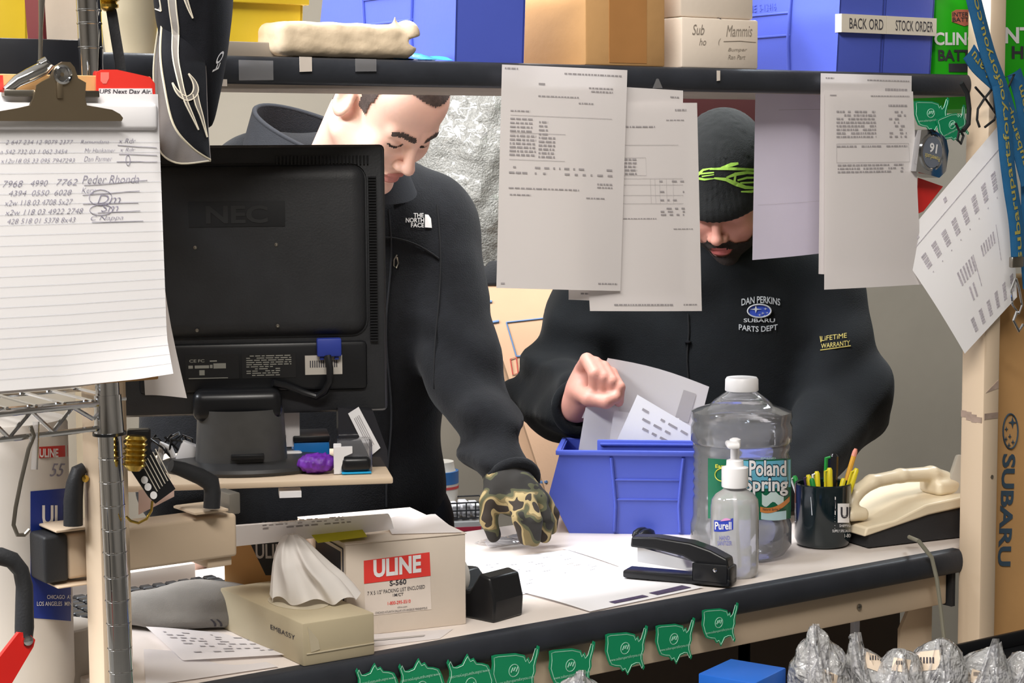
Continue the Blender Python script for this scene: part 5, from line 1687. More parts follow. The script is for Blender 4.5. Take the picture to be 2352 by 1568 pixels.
PC = {'yellow': mat('pen_yellow', '#e0cf2a', 0.35), 'green': mat('pen_green', '#1f8a3a', 0.4), 'black': mat('pen_black', '#17171c', 0.25, coat=0.5), 'purple': mat('pen_purple', '#4a3560', 0.4), 'white': WHITEPL, 'wood': mat('pencil_yellow', '#d9a23c', 0.45), 'pink': mat('eraser_pink', '#d98f7e', 0.7), 'grey': mat('pen_grey', '#9a9aa0', 0.3)}
d0 = depth_of(MG.translation + Vector((0, 0, 0.05)))


def pen(label, name, a, b, r, body, capc, clipc, kind='pen', tipf=0.75):
    A, B = Vector(Q(*a)), Vector(Q(*b))
    t = thing(name, label, kind, CF @ A, 'pens in the mug')
    L = B - A
    q = MB(CF); q.tube([A, A + L * tipf], r, 10); q.build('barrel', PC[body], t)
    q = MB(CF); q.tube([A + L * tipf, A + L * 0.97, B], r, 10, radii=[r * 1.05, r * 1.0, r * 0.6]); q.build('cap' if name == 'pen' else 'eraser', PC[capc], t)
    if clipc:
        s = Vector((-r * 1.6, -r * 0.8, 0))
        q = MB(CF); q.tube([A + L * 0.97, A + L * 0.96 + s, A + L * 0.7 + s], r * 0.4, 6); q.build('pocket_clip', PC[clipc], t)


zb_ = 1250
pen('yellow pen with a bent clip, leftmost of the yellow ones', 'pen', (1886, zb_, d0), (1856, 1090, d0), 0.0045, 'yellow', 'yellow', 'purple')
pen('purple pen with a yellow top standing in the middle of the mug', 'pen', (1886, zb_, d0 + 0.01), (1876, 1082, d0 + 0.01), 0.0045, 'purple', 'yellow', 'white')
pen('green pen leaning over the rim towards the water bottle', 'pen', (1876, zb_, d0 + 0.01), (1824, 1092, d0 + 0.02), 0.0042, 'grey', 'green', 'white')
pen('green-capped grey pen low in front of the mug rim', 'pen', (1896, zb_, d0 - 0.012), (1864, 1098, d0 - 0.014), 0.0042, 'grey', 'green', None)
pen('fat black marker standing tallest at the back of the mug', 'pen', (1906, zb_, d0 + 0.01), (1915, 1042, d0 + 0.015), 0.0078, 'black', 'black', 'green')
pen('yellow and purple pen in front of the black marker', 'pen', (1908, zb_, d0 - 0.01), (1905, 1074, d0 - 0.012), 0.0048, 'purple', 'yellow', 'yellow')
pen('yellow pen leaning out furthest towards the telephone', 'pen', (1912, zb_, d0 - 0.008), (1968, 1075, d0 - 0.012), 0.0045, 'yellow', 'yellow', 'yellow')
pen('second yellow pen leaning towards the telephone, shorter', 'pen', (1905, zb_, d0 - 0.014), (1938, 1098, d0 - 0.02), 0.0042, 'yellow', 'yellow', None)
pen('wooden pencil with a pink eraser leaning right in the mug', 'pencil', (1900, zb_, d0 + 0.012), (1966, 1030, d0 + 0.016), 0.0040, 'wood', 'pink', None, 'pencil', 0.92)

# ---- big water bottle
p = on_top(1714, 1297)
WB = frame(p + Vector((CM[0, 2], CM[1, 2], 0)) * 0.068, HEAD)
rw = 0.0755
PET = clear('clear_bottle', '#fbfcff', solid=0.30, rough=0.04, milk='#f4f5fa', bump=0.15, bs=25)
t = thing('water_bottle', 'large clear water bottle with a green and blue label on the bench', 'bottle', WB)
prof = [(0, 0.004), (0.05, 0.0), (0.066, 0.006), (rw, 0.02), (rw, 0.05), (rw * 0.97, 0.056)]
for k in range(9):
    z = 0.06 + 0.0135 * k
    prof += [(rw * (0.955 if k < 8 else 0.97), z), (rw * (0.925 if 1 < k < 8 else 0.95), z + 0.0065)]
prof += [(rw, 0.178), (rw, 0.20), (rw * 0.96, 0.207), (rw, 0.213), (rw * 0.985, 0.222), (0.062, 0.227), (0.048, 0.231), (0.040, 0.239), (0.030, 0.247), (0.0225, 0.252), (0.0215, 0.258), (0.0215, 0.27)]
ksc = 0.985
prof = [(r, z * ksc) for r, z in prof]
q = MB(WB); q.lathe(prof, 56); bt = q.build('bottle_wall', PET, t, smooth=0.9)
q2 = MB(WB); q2.lathe([(r * 0.985, z + 0.0015) for r, z in prof if z < 0.215] + [(0, 0.213)], 48); q2.build('water', mat('water_clear', '#fafcff', 0.02, trans=1.0, ior=1.33, var=0.01, bump=0.12, bs=25), t, smooth=0.9)
q = MB(WB); zc = 0.2495
q.lathe([(0.0245, zc), (0.0250, zc + 0.001), (0.0245, zc + 0.017), (0.0225, zc + 0.020), (0, zc + 0.0205)], 40); q.build('screw_cap', WHITEPL, t)
LBG, LBB = mat('label_green', '#0f6b4c', 0.4, var=0.1, vs=40), mat('label_sky_blue', '#6cbbd8', 0.4, var=0.05)
cyl = MB(WB); cyl.lathe([(rw * 0.985, 0.05), (rw * 0.985, 0.185)], 64); bvl = cyl.bvh()
fw = [skin_fn(bvl, 0.0004 + 0.0007 * k) for k in range(5)]


def patch(fn, x0, y0, x1, y1, nu=12, nv=4, sl=0.0, bow=0.0):
    return lambda u, v: fn(x0 + (x1 - x0) * u, y0 + (y1 - y0) * v + sl * u + bow * math.sin(PI * u))


q = MB(); q.grid(patch(fw[0], 1626, 1052, 1818, 1190, 20, 6, 0, 4), 24, 6); lb = q.build('label', LBG, t, smooth=1.2)
q = MB(); q.grid(patch(fw[1], 1672, 1055, 1816, 1118, 16, 4, 0, 4), 16, 4); q.build('label_sky', LBB, lb, smooth=1.2)
q = MB(); q.grid(patch(fw[1], 1748, 1172, 1806, 1192, 8, 2, 0, 3), 8, 2); q.build('label_water', mat('label_pale_water', '#bfe0ea', 0.4), lb, smooth=1.2)
q = MB(); q.grid(lambda u, v: fw[2](1746 + 68 * u, 1166 - 30 * (u - 0.25) ** 2 * 1.6 + 12 * v), 14, 2); q.build('label_ribbon', mat('label_orange', '#d98a4a', 0.4), lb, smooth=1.2)
q = MB(); q.grid(lambda u, v: fw[1](1750 + 50 * u, 1132 + 26 * v + 6 * math.sin(9 * u)), 10, 3); q.build('label_stream', mat('label_pale_stream', '#cfe6e6', 0.4), lb, smooth=1.2)
q = MB(); write(q, 'Poland', fw[2], 1719, 1095, 1808, 1054, 0.06); write(q, 'Spring', fw[2], 1708, 1140, 1812, 1092, 0.06); q.build('lettering_shadow', mat('label_dark_blue', '#153a4a', 0.4), lb, smooth=None)
q = MB(); write(q, 'Poland', fw[3], 1721, 1093, 1806, 1057, 0.025); write(q, 'Spring', fw[3], 1710, 1138, 1810, 1095, 0.025); q.build('white_lettering', WHITEPL, lb, smooth=None)
q = MB(); write(q, 'Natural Spring Water', fw[3], 1752, 1174, 1806, 1166); q.build('ribbon_lettering', INKD, lb, smooth=None)
q = MB(); write(q, 'Easy', fw[2], 1643, 1077, 1668, 1066, 0.02); q.tube([fw[2](1660 + 18 * math.cos(k * PI / 10), 1090 + 15 * math.sin(k * PI / 10)) for k in range(20)], 0.0008, 4, closed=True); q.build('yellow_mark', mat('label_yellow', '#d8d84a', 0.4), lb, smooth=None)
q = MB(); write(q, 'BRAND', fw[2], 1748, 1054, 1782, 1050); q.build('small_lettering', GREENPALE, lb, smooth=None)

# ---- sanitizer pump bottle
p = on_top(1690, 1330)
SB = frame(p + Vector((CM[0, 2], CM[1, 2], 0)) * 0.018, HEAD)
t = thing('sanitizer_bottle', 'clear hand sanitizer bottle with a white pump, in front of the water bottle', 'bottle', SB)
GEL = clear('gel_clear', '#fbfcff', solid=0.42, rough=0.05, milk='#ffffff', bump=0.1, bs=30, back=0.12)
q = MB(SB); q.lathe([(0, 0.003), (0.028, 0.0), (0.0335, 0.005), (0.0345, 0.02), (0.0345, 0.10), (0.033, 0.112), (0.027, 0.120), (0.018, 0.126), (0.014, 0.130), (0.014, 0.136)], 44, sy=0.72); bvs = q.bvh(); q.build('bottle_wall', GEL, t, smooth=0.9)
q = MB(SB); q.lathe([(0, 0.004), (0.028, 0.004), (0.0325, 0.008), (0.0332, 0.02), (0.0332, 0.10), (0.032, 0.108), (0, 0.109)], 40, sy=0.71); q.build('gel', mat('gel_fill', '#f6f7ff', 0.03, trans=1.0, ior=1.36, var=0.01, bump=0.05, bs=60), t, smooth=0.9)
q = MB(SB); q.lathe([(0.0185, 0.130), (0.0190, 0.132), (0.0190, 0.158), (0.0125, 0.160), (0.0120, 0.168), (0.0065, 0.170), (0.0065, 0.186), (0.008, 0.187), (0.008, 0.198), (0.004, 0.2), (0, 0.2)], 32)
q.rbox((-0.014, -0.03, 0.1885), (0.004, 0.004, 0.1965), 0.003); q.build('pump', WHITEPL, t)
q = MB(SB); q.tube([(0, 0, 0.13), (0.002, 0, 0.07), (0.006, 0, 0.015)], 0.0028, 8); q.build('dip_tube', WHITEPL, t)
fp, fp2 = skin_fn(bvs, 0.0006), skin_fn(bvs, 0.0012)
q = MB(); q.grid(lambda u, v: fp(1640 + 44 * u, 1194 + 26 * v - 5 * u + 3 * math.sin(3 * u)), 6, 3); bl = q.build('blue_mark', mat('sanitizer_blue', '#3548b8', 0.4), t, smooth=1.2)
q = MB(); q.grid(lambda u, v: fp2(1654 + 26 * u, 1197 - 6 * math.sin(PI * u) * (1 - v) - 3 * u), 6, 2); q.build('pink_swoosh', mat('sanitizer_pink', '#e3a0d8', 0.4), bl, smooth=1.2)
q = MB(); write(q, 'Purell', fp2, 1642, 1216, 1680, 1198, 0.02); q.build('white_lettering', WHITEPL, bl, smooth=None)
q = MB(); write(q, 'HAND', fp, 1652, 1240, 1676, 1230, 0.01); write(q, 'SANITIZER', fp, 1648, 1252, 1681, 1242, 0.01); q.build('lettering', mat('violet_print', '#7d7fc0', 0.5), t, smooth=None)

# ---- blue bin with papers on the worktop
bp = on_top(1322, 1214)
BB = frame(on_top(1318, 1222) + Vector((-0.034, 0.020, 0)), HEAD - 0.10)
stack_bin('blue plastic bin full of papers on the worktop before the second worker', BB, 0.30, 0.13, 0.132, BLUEBIN, 'blue stacking bins', None, False)


def bpq(px, py, y):
    """Point of the pixel's direction at depth y of the bin's own frame."""
    c = BB.inverted() @ Vector(CAM)
    d = BB.inverted().to_3x3() @ Vector(ray(px, py))
    return BB @ (c + d * ((y - c.y) / d.y))


rq = random.Random(9)
mkx = []
for j, v in enumerate((0.12, 0.24, 0.36, 0.48)):
    mkx += words(rq, 0.12 + 0.05 * j, 0.85, v, 0.035, 0.75, 0.05, 0.12, 0.05)
sheet('filed_page', lambda u, v: quad_fn(bpq(1464, 906, 0.05), bpq(1640, 1010, 0.05), bpq(1560, 1120, 0.05), bpq(1395, 1060, 0.05))(u, v), mkx, PAPERB, INK, label='white printed page sticking up slantwise from the blue bin', group='pages in the bin')
sheet('filed_page', lambda u, v: quad_fn(bpq(1410, 943, 0.07), bpq(1560, 960, 0.07), bpq(1560, 1120, 0.07), bpq(1385, 1110, 0.07))(u, v), [], PAPER, label='white page behind the slanting page in the blue bin', group='pages in the bin')
sheet('filed_page', lambda u, v: quad_fn(bpq(1345, 935, 0.09), bpq(1420, 935, 0.09), bpq(1450, 1110, 0.09), bpq(1318, 1100, 0.09))(u, v), [], PAPER, label='pale page standing at the hopper end of the blue bin', group='pages in the bin')
q = MB(BB); q.rbox((0.075, 0.030, 0.01), (0.29, 0.036, 0.146), 0.002); q.rbox((0.08, 0.0265, 0.137), (0.285, 0.031, 0.141), 0.001)
tag(q.build('bin_divider', BLUEBIN), 'blue plastic divider standing inside the paper-filled bin', 'divider')


# ================================================================== people
def skinmat(name, col):
    m = mat(name, col, 0.5, var=0.05, vs=25, bump=0.06, bs=500)
    b = m.node_tree.nodes['Principled BSDF']
    b.inputs['Subsurface Weight'].default_value = 0.12
    b.inputs['Subsurface Radius'].default_value = (0.01, 0.004, 0.002)
    return m


SKIN = skinmat('warm_skin', '#e6bba8')
SKIN2 = skinmat('rosy_skin', '#cf9484')
HAIR = mat('dark_short_hair', '#463a35', 0.8, var=0.3, vs=180, bump=0.5, bs=900)
BEARD = mat('dark_beard', '#2b2320', 0.9, var=0.3, vs=200, bump=0.5, bs=900)
FLEECE = mat('black_fleece', '#121316', 0.95, var=0.18, vs=60, bump=0.35, bs=450, sheen=0.06, spec=0.25)
SHELL_ = mat('black_shell_cloth', '#121419', 0.75, var=0.15, vs=12, bump=0.12, bs=300, sheen=0.1)
SWEAT = mat('black_sweat_cloth', '#0f1215', 0.9, var=0.15, vs=30, bump=0.25, bs=500, sheen=0.06, spec=0.25)
KNITB = mat('charcoal_knit', '#1f2020', 0.95, var=0.12, vs=40, bump=0.4, bs=700, sheen=0.08, spec=0.2)
TROUS = mat('dark_navy_cloth', '#10131d', 0.9, var=0.15, vs=20, bump=0.2)
CAMO = None


def camo():
    m = bpy.data.materials.new('camouflage_cloth')
    m.use_nodes = True
    nt = m.node_tree
    b = nt.nodes['Principled BSDF']
    b.inputs['Roughness'].default_value = 0.9
    tc = nt.nodes.new('ShaderNodeTexCoord')
    n = nt.nodes.new('ShaderNodeTexNoise')
    n.inputs['Scale'].default_value = 24
    n.inputs['Detail'].default_value = 1.5
    n.inputs['Distortion'].default_value = 0.6
    r = nt.nodes.new('ShaderNodeValToRGB')
    r.color_ramp.interpolation = 'CONSTANT'
    e = r.color_ramp.elements
    e[0].position, e[0].color = 0.0, (*lin('#1f1c18'), 1)
    e[1].position, e[1].color = 0.47, (*lin('#43432c'), 1)
    for p, c in ((0.53, '#6a5c3c'), (0.57, '#94825a'), (0.63, '#2a2119')):
        k = e.new(p)
        k.color = (*lin(c), 1)
    nt.links.new(tc.outputs['Object'], n.inputs['Vector'])
    nt.links.new(n.outputs['Fac'], r.inputs[0])
    nt.links.new(r.outputs[0], b.inputs['Base Color'])
    MATS['camouflage_cloth'] = m
    return m


def head_sdf(P, hc, A, neck_to, nr, s=0.95, beard=0.0):
    q = (P - hc) @ A / s
    ax = q.copy(); ax[:, 0] = np.abs(ax[:, 0])
    d = ell(q, (0, -0.012, 0.046), (0.074, 0.097, 0.082))
    d = smin(d, ell(q, (0, 0.045, 0.048), (0.060, 0.046, 0.052)), 0.03)
    d = smin(d, ell(q, (0, 0.044, -0.02), (0.059, 0.052, 0.066)), 0.03)
    d = smin(d, cap(ax, (0.052, 0.0, -0.058), (0.006, 0.066, -0.096), 0.020, 0.022), 0.03)
    d = smin(d, ell(q, (0, 0.02, -0.06), (0.05, 0.05, 0.04)), 0.03)
    d = smin(d, ell(ax, (0.038, 0.066, -0.028), (0.024, 0.022, 0.026)), 0.02)
    d = smin(d, ell(q, (0, 0.082, -0.101), (0.023, 0.018, 0.017)), 0.015)
    d = smin(d, cap(ax, (0.008, 0.090, 0.016), (0.040, 0.079, 0.018), 0.010, 0.009), 0.014)
    d = smax(d, -ell(ax, (0.031, 0.099, -0.002), (0.020, 0.017, 0.012)), 0.010)
    d = smin(d, ell(ax, (0.031, 0.076, -0.002), (0.0155, 0.0145, 0.0115)), 0.004)
    d = smin(d, cap(q, (0, 0.092, 0.008), (0, 0.111, -0.031), 0.0065, 0.0095), 0.010)
    d = smin(d, ell(q, (0, 0.1135, -0.035), (0.0112, 0.0105, 0.0095)), 0.006)
    d = smin(d, ell(ax, (0.0115, 0.102, -0.0385), (0.0085, 0.010, 0.0075)), 0.005)
    d = smax(d, -ell(ax, (0.006, 0.1075, -0.0455), (0.0035, 0.006, 0.003)), 0.003)
    d = smin(d, ell(q, (0, 0.082, -0.055), (0.030, 0.014, 0.020)), 0.012)
    d = smin(d, ell(q, (0, 0.0945, -0.0625), (0.022, 0.008, 0.0060)), 0.005)
    d = smin(d, ell(q, (0, 0.0925, -0.0745), (0.018, 0.009, 0.0070)), 0.005)
    d = smax(d, -cap(ax, (0, 0.104, -0.0685), (0.022, 0.090, -0.0700), 0.0018, 0.001), 0.003)
    ear = ell(ax, (0.077, -0.014, -0.004), (0.010, 0.021, 0.032))
    ear = smax(ear, -ell(ax, (0.087, -0.010, -0.001), (0.009, 0.012, 0.020)), 0.004)
    d = smin(d, ear, 0.006)
    d = d * s
    return smin(d, cap(P, hc + A @ np.array([0, -0.022, -0.055]) * s, neck_to, nr, nr * 1.12), 0.025)


def pick(v, f, fn, off, soft=True):
    """The faces of a mesh whose centres satisfy fn, lifted off it along the normals."""
    V = np.array(v); F = np.array(f)
    n = np.zeros_like(V)
    fnm = np.cross(V[F[:, 2]] - V[F[:, 0]], V[F[:, 3]] - V[F[:, 1]])
    for k in range(4):
        np.add.at(n, F[:, k], fnm)
    n /= np.maximum(np.linalg.norm(n, axis=1)[:, None], 1e-12)
    c = V[F].mean(1)
    keep = F[fn(c)]
    u, inv = np.unique(keep, return_inverse=True)
    return [tuple(p) for p in (V[u] + n[u] * off)], [tuple(int(i) for i in r) for r in inv.reshape(-1, 4)]


def axes(a, p, roll=0.0):
    """Head axes (his left, forward, up) in the camera-levelled frame: a turn to the picture's right, p pitch down."""
    r, u, t = np.array([1.0, 0, 0]), np.array([0, 0, 1.0]), np.array([0, -1.0, 0])
    F0 = math.sin(a) * r + math.cos(a) * t
    F = math.cos(p) * F0 - math.sin(p) * u
    U = math.sin(p) * F0 + math.cos(p) * u
    L = np.cross(U, F)
    if roll:
        L, U = L * math.cos(roll) + U * math.sin(roll), U * math.cos(roll) - L * math.sin(roll)
    return np.stack([L, F, U], 1)


def smooth_mesh(v, f, n=1):
    V = np.array(v); F = np.array(f)
    E = np.concatenate([F[:, [0, 1]], F[:, [1, 2]], F[:, [2, 3]], F[:, [3, 0]]])
    for _ in range(n):
        s = np.zeros_like(V); c = np.zeros(len(V))
        for a, b in ((0, 1), (1, 0)):
            np.add.at(s, E[:, a], V[E[:, b]]); np.add.at(c, E[:, a], 1)
        V = 0.5 * V + 0.5 * s / np.maximum(c, 1)[:, None]
    return [tuple(p) for p in V], f


def legs_sdf(P, hip, half, yaw):
    lat = np.array([math.cos(yaw), math.sin(yaw), 0])
    d = None
    for s in (-1, 1):
        h = hip + lat * half * s
        q = chain(P, [(h, 0.10), ((h[0], h[1] - 0.01, 0.5), 0.075), ((h[0], h[1] + 0.01, 0.09), 0.06)], 0.03)
        d = q if d is None else smin(d, q, 0.03)
    return d


def shoes(P, hip, half, yaw):
    lat = np.array([math.cos(yaw), math.sin(yaw), 0]); fwd = np.array([math.sin(yaw), -math.cos(yaw), 0])
    d = None
    for s in (-1, 1):
        h = np.array([hip[0], hip[1], 0.05]) + lat * half * s
        q = np.maximum(cap(P, h - fwd * 0.05, h + fwd * 0.14 - [0, 0, 0.012], 0.05, 0.042), -P[:, 2] + 0.002)
        d = q if d is None else np.minimum(d, q)
    return d


# ------------------------------------------------------------------ worker bending over the bench
yaw1 = 0.52
lat1 = np.array([math.cos(yaw1), math.sin(yaw1), 0]); fw1 = np.array([math.sin(yaw1), -math.cos(yaw1), 0])
R1 = np.stack([lat1, fw1, [0, 0, 1.0]], 1)
D1 = 3.26
hc1 = Q(884, 241, 2.97)
A1 = axes(0.80, 0.80)
nb1 = Q(752, 400, 3.18)
ch1, be1, hi1 = Q(805, 650, D1), Q(800, 950, D1 + 0.02), Q(805, 1160, D1 + 0.03)
shL, shR = Q(985, 520, 3.28), Q(600, 430, 3.16)
elb, wri = Q(1070, 880, 3.16), Q(1162, 1075, 2.985)
p1 = thing('person', 'person in a black fleece jacket bending over the bench with a camouflage glove', 'person', CF @ Vector((hi1[0], hi1[1], 0)))


def jacket1(P):
    d = ell(P, ch1, (0.19, 0.135, 0.24), R1)
    d = smin(d, ell(P, be1, (0.165, 0.13, 0.26), R1), 0.08)
    d = smin(d, ell(P, hi1 - [0.035, 0, 0], (0.205, 0.14, 0.14), R1), 0.06)
    d = smin(d, cap(P, nb1 - [0, 0, 0.05], shL, 0.075, 0.082), 0.07)
    d = smin(d, cap(P, nb1 - [0, 0, 0.02], shR, 0.075, 0.08), 0.07)
    armr = smin(cap(P, shR, Q(445, 800, 3.12), 0.085, 0.078), cap(P, Q(445, 800, 3.12), Q(400, 1120, 3.04), 0.078, 0.062), 0.03)
    d = smin(d, armr, 0.04)
    pl = P + 0.004 * np.stack([tone(P, 40, 1), tone(P, 40, 2), tone(P, 40, 3)], 1)
    arm = smin(cap(pl, shL, elb, 0.082, 0.062), cap(pl, elb, wri, 0.062, 0.046), 0.04)
    w = np.clip((elb[2] + 0.16 - P[:, 2]) / 0.2, 0, 1)
    arm = arm + w * 0.0105 * np.sin(72 * (P[:, 2] + 0.35 * P[:, 0]) + 2.5 * tone(P, 18, 9)) + 0.003 * tone(P, 30, 4)
    d = smin(d, arm, 0.022)
    d = d + 0.004 * np.sin(34 * P[:, 0] + 5 * tone(P, 5, 7)) * np.clip((1.25 - P[:, 2]) / 0.3, 0, 1) + 0.002 * tone(P, 26, 5)
    d = smax(d, -(P[:, 2] - (hi1[2] - 0.09)), 0.01)
    return d


lo = np.minimum.reduce([shR, hi1, wri, Q(400, 1120, 3.04)]) - [0.16, 0.2, 0.12]
hi = np.maximum.reduce([shL, shR, wri, elb]) + [0.14, 0.24, 0.14]
v, f = nets(jacket1, lo, hi, 0.0085)
v, f = smooth_mesh(v, f, 1)
J1 = MB(CF).add(v, f); jk1 = J1.build('jacket', FLEECE, p1, smooth=2.5)
h1 = lambda P: head_sdf(P, hc1, A1, nb1 - np.array([0, 0, 0.05]), 0.057)
v, f = nets(h1, hc1 - [0.22, 0.17, 0.26], hc1 + [0.17, 0.30, 0.17], 0.0030)
v, f = smooth_mesh(v, f, 1)
B1 = MB(CF).add(v, f)
hv, hf = v, f
v2, f2 = nets(lambda P: smin(ell(P, ch1, (0.15, 0.10, 0.2), R1), ell(P, be1, (0.13, 0.09, 0.3), R1), 0.05), ch1 - [0.2, 0.2, 0.6], ch1 + [0.2, 0.2, 0.25], 0.02)
B1.add(v2, f2)
wr1 = Q(400, 1120, 3.04)


def rest_hand(P):
    d = chain(P, [(wr1 + [0, 0, 0.03], 0.028), (wr1 - [0, 0.01, 0.05], 0.03), (wr1 - [0, 0.02, 0.09], 0.032)], 0.02)
    for k in range(4):
        b0 = wr1 + np.array([-0.03 + 0.02 * k, -0.03, -0.11])
        d = smin(d, chain(P, [(b0, 0.0115), (b0 + [0, -0.012, -0.035], 0.0105), (b0 + [0, 0.004, -0.062], 0.009)], 0.004), 0.006)
    return smin(d, chain(P, [(wr1 + [0.03, -0.02, -0.06], 0.014), (wr1 + [0.045, -0.03, -0.095], 0.011), (wr1 + [0.046, -0.03, -0.12], 0.009)], 0.004), 0.008)


v, f = nets(rest_hand, wr1 - [0.08, 0.08, 0.20], wr1 + [0.08, 0.06, 0.08], 0.004)
B1.add(v, f)
B1.build('body', SKIN, p1, smooth=2.5)
loc = lambda c, hc, A: (c - hc) @ A / 0.95


def hair1(c):
    q = loc(c, hc1, A1); x, y, z = np.abs(q[:, 0]), q[:, 1], q[:, 2]
    front = z > 0.081 - 0.25 * np.maximum(0, 0.06 - np.maximum(y, 0.0)) + 0.010 * np.clip(x / 0.05, 0, 1)
    side = (y < 0.034) & (y > -0.2) & (z > 0.024 + 0.5 * np.maximum(0, y - 0.005))
    burn = (x > 0.05) & (y > 0.008) & (y < 0.030) & (z > 0.008)
    back = (y < -0.03) & (z > -0.045)
    return (front & (y > 0.02)) | (side & (z > 0.03)) | burn | back & (x < 0.07)


v, f = pick(hv, hf, hair1, 0.0022)
MB(CF).add(v, f).build('hair', HAIR, p1, smooth=2.5)


def brows(c, hc, A):
    q = loc(c, hc, A); x, y, z = np.abs(q[:, 0]), q[:, 1], q[:, 2]
    m = 0.0185 + 0.22 * np.minimum(x - 0.012, 0.022) - 0.35 * np.maximum(0, x - 0.036)
    return (y > 0.05) & (x > 0.010) & (x < 0.050) & (np.abs(z - m) < 0.0042 - 0.05 * np.maximum(0, x - 0.034))


v, f = pick(hv, hf, lambda c: brows(c, hc1, A1), 0.0012)
MB(CF).add(v, f).build('eyebrows', HAIR, p1, smooth=2.5)


def lashes(c, hc, A):
    q = loc(c, hc, A); x, y, z = np.abs(q[:, 0]), q[:, 1], q[:, 2]
    return (y > 0.07) & (np.abs(x - 0.031) < 0.0145) & (np.abs(z + 0.0065 + 18 * (x - 0.031) ** 2 * -0.9) < 0.0022)


v, f = pick(hv, hf, lambda c: lashes(c, hc1, A1), 0.0012)
MB(CF).add(v, f).build('eyelashes', BEARD, p1, smooth=2.5)


def lips(c, hc, A):
    q = loc(c, hc, A); x, y, z = np.abs(q[:, 0]), q[:, 1], q[:, 2]
    return (y > 0.075) & (((x / 0.023) ** 2 + ((z + 0.0685) / 0.0125) ** 2) < 1)


v, f = pick(hv, hf, lambda c: lips(c, hc1, A1), 0.0006)
MB(CF).add(v, f).build('lips', mat('lip_pink', '#bd7a70', 0.45), p1, smooth=2.5)
# stand-up collar
cc1 = Q(758, 345, 3.10)


def collar1(u, v, inn=0.0):
    a = 2 * PI * u
    rx, ry = 0.124 + 0.016 * v - inn, 0.10 + 0.016 * v - inn
    x, y = rx * math.cos(a), ry * math.sin(a)
    z = -0.40 * x + 0.28 * y - (0.060 - 0.026 * max(0, math.cos(a))) * v
    return (cc1[0] + x, cc1[1] + y, cc1[2] + z + 0.018)


q = MB(CF); q.grid(lambda u, v: collar1(u, v), 48, 6, True); q.grid(lambda u, v: collar1(u, v, 0.007), 48, 6, True)
q.tube([collar1(k / 48, 0, 0.0035) for k in range(48)], 0.0042, 8, closed=True); q.build('collar', mat('charcoal_collar', '#14161c', 0.85, var=0.1, vs=80, bump=0.2, bs=500), p1, smooth=2.0)
fj = skin_fn(J1.bvh(), 0.0022)
q = MB(); q.tube([fj(893 + 6 * math.sin(k * 0.6), 480 + 36 * k) for k in range(20)], 0.0018, 6); q.build('zipper', mat('dark_zip', '#2a2b2e', 0.4, 0.4), jk1)
q = MB(); q.tube([fj(912, 585), fj(905, 596), fj(904, 610), fj(910, 616), fj(915, 604), fj(912, 590)], 0.0018, 6); q.tube([fj(905, 468), fj(918, 462), fj(928, 458)], 0.0018, 6); q.build('zipper_pull', STEEL, jk1)
q = MB(); write(q, 'THE', fj, 950, 499, 973, 489, 0.02); write(q, 'NORTH', fj, 932, 511, 974, 500, 0.02); write(q, 'FACE', fj, 944, 522, 974, 512, 0.02)
q.add([fj(x, y) for x, y in ((976, 522), (976, 492), (984, 493), (990, 502), (992, 523))], [(0, 1, 2, 3, 4)]); q.build('chest_lettering', mat('white_thread', '#d9d6d2', 0.8), jk1, smooth=None)
q = MB(); q.tube([fj(882 + 14 * k, 545 + 0.6 * k * k) for k in range(10)], 0.0016, 6); q.tube([fj(1004 + 8 * math.sin(k * 0.5), 470 + 42 * k) for k in range(12)], 0.0014, 6); q.build('seams', mat('seam_black', '#0b0b0d', 0.9), jk1)

# camouflage glove pressed on the bench
ft = lambda px, py, d: Q(px, py, d)


def glove(P):
    d = chain(P, [(Q(1150, 1062, 3.0), 0.031), (Q(1166, 1102, 2.965), 0.030), (Q(1186, 1130, 2.945), 0.031)], 0.02)
    d = smin(d, ell(P, Q(1200, 1148, 2.94), (0.038, 0.034, 0.026)), 0.02)
    d = smin(d, ell(P, Q(1168, 1118, 2.95), (0.034, 0.032, 0.028)), 0.02)
    for pts in ([(1184, 1152, 2.905, .0125), (1194, 1190, 2.885, .0115), (1206, 1236, 2.89, .0105)],
                [(1212, 1150, 2.905, .0130), (1228, 1196, 2.885, .0120), (1226, 1240, 2.90, .0105)],
                [(1238, 1156, 2.925, .0125), (1256, 1194, 2.915, .0115), (1250, 1232, 2.925, .0105)],
                [(1250, 1146, 2.95, .0112), (1268, 1180, 2.95, .0105), (1266, 1214, 2.955, .0095)]):
        d = smin(d, chain(P, [(Q(a, b, c), r) for a, b, c, r in pts], 0.004), 0.009)
    th = chain(P, [(Q(1146, 1112, 2.94), 0.020), (Q(1126, 1150, 2.925), 0.0155), (Q(1122, 1190, 2.925), 0.0135), (Q(1134, 1228, 2.93), 0.0115)], 0.006)
    d = smin(d, th, 0.012)
    return d + 0.0008 * tone(P, 160, 3)


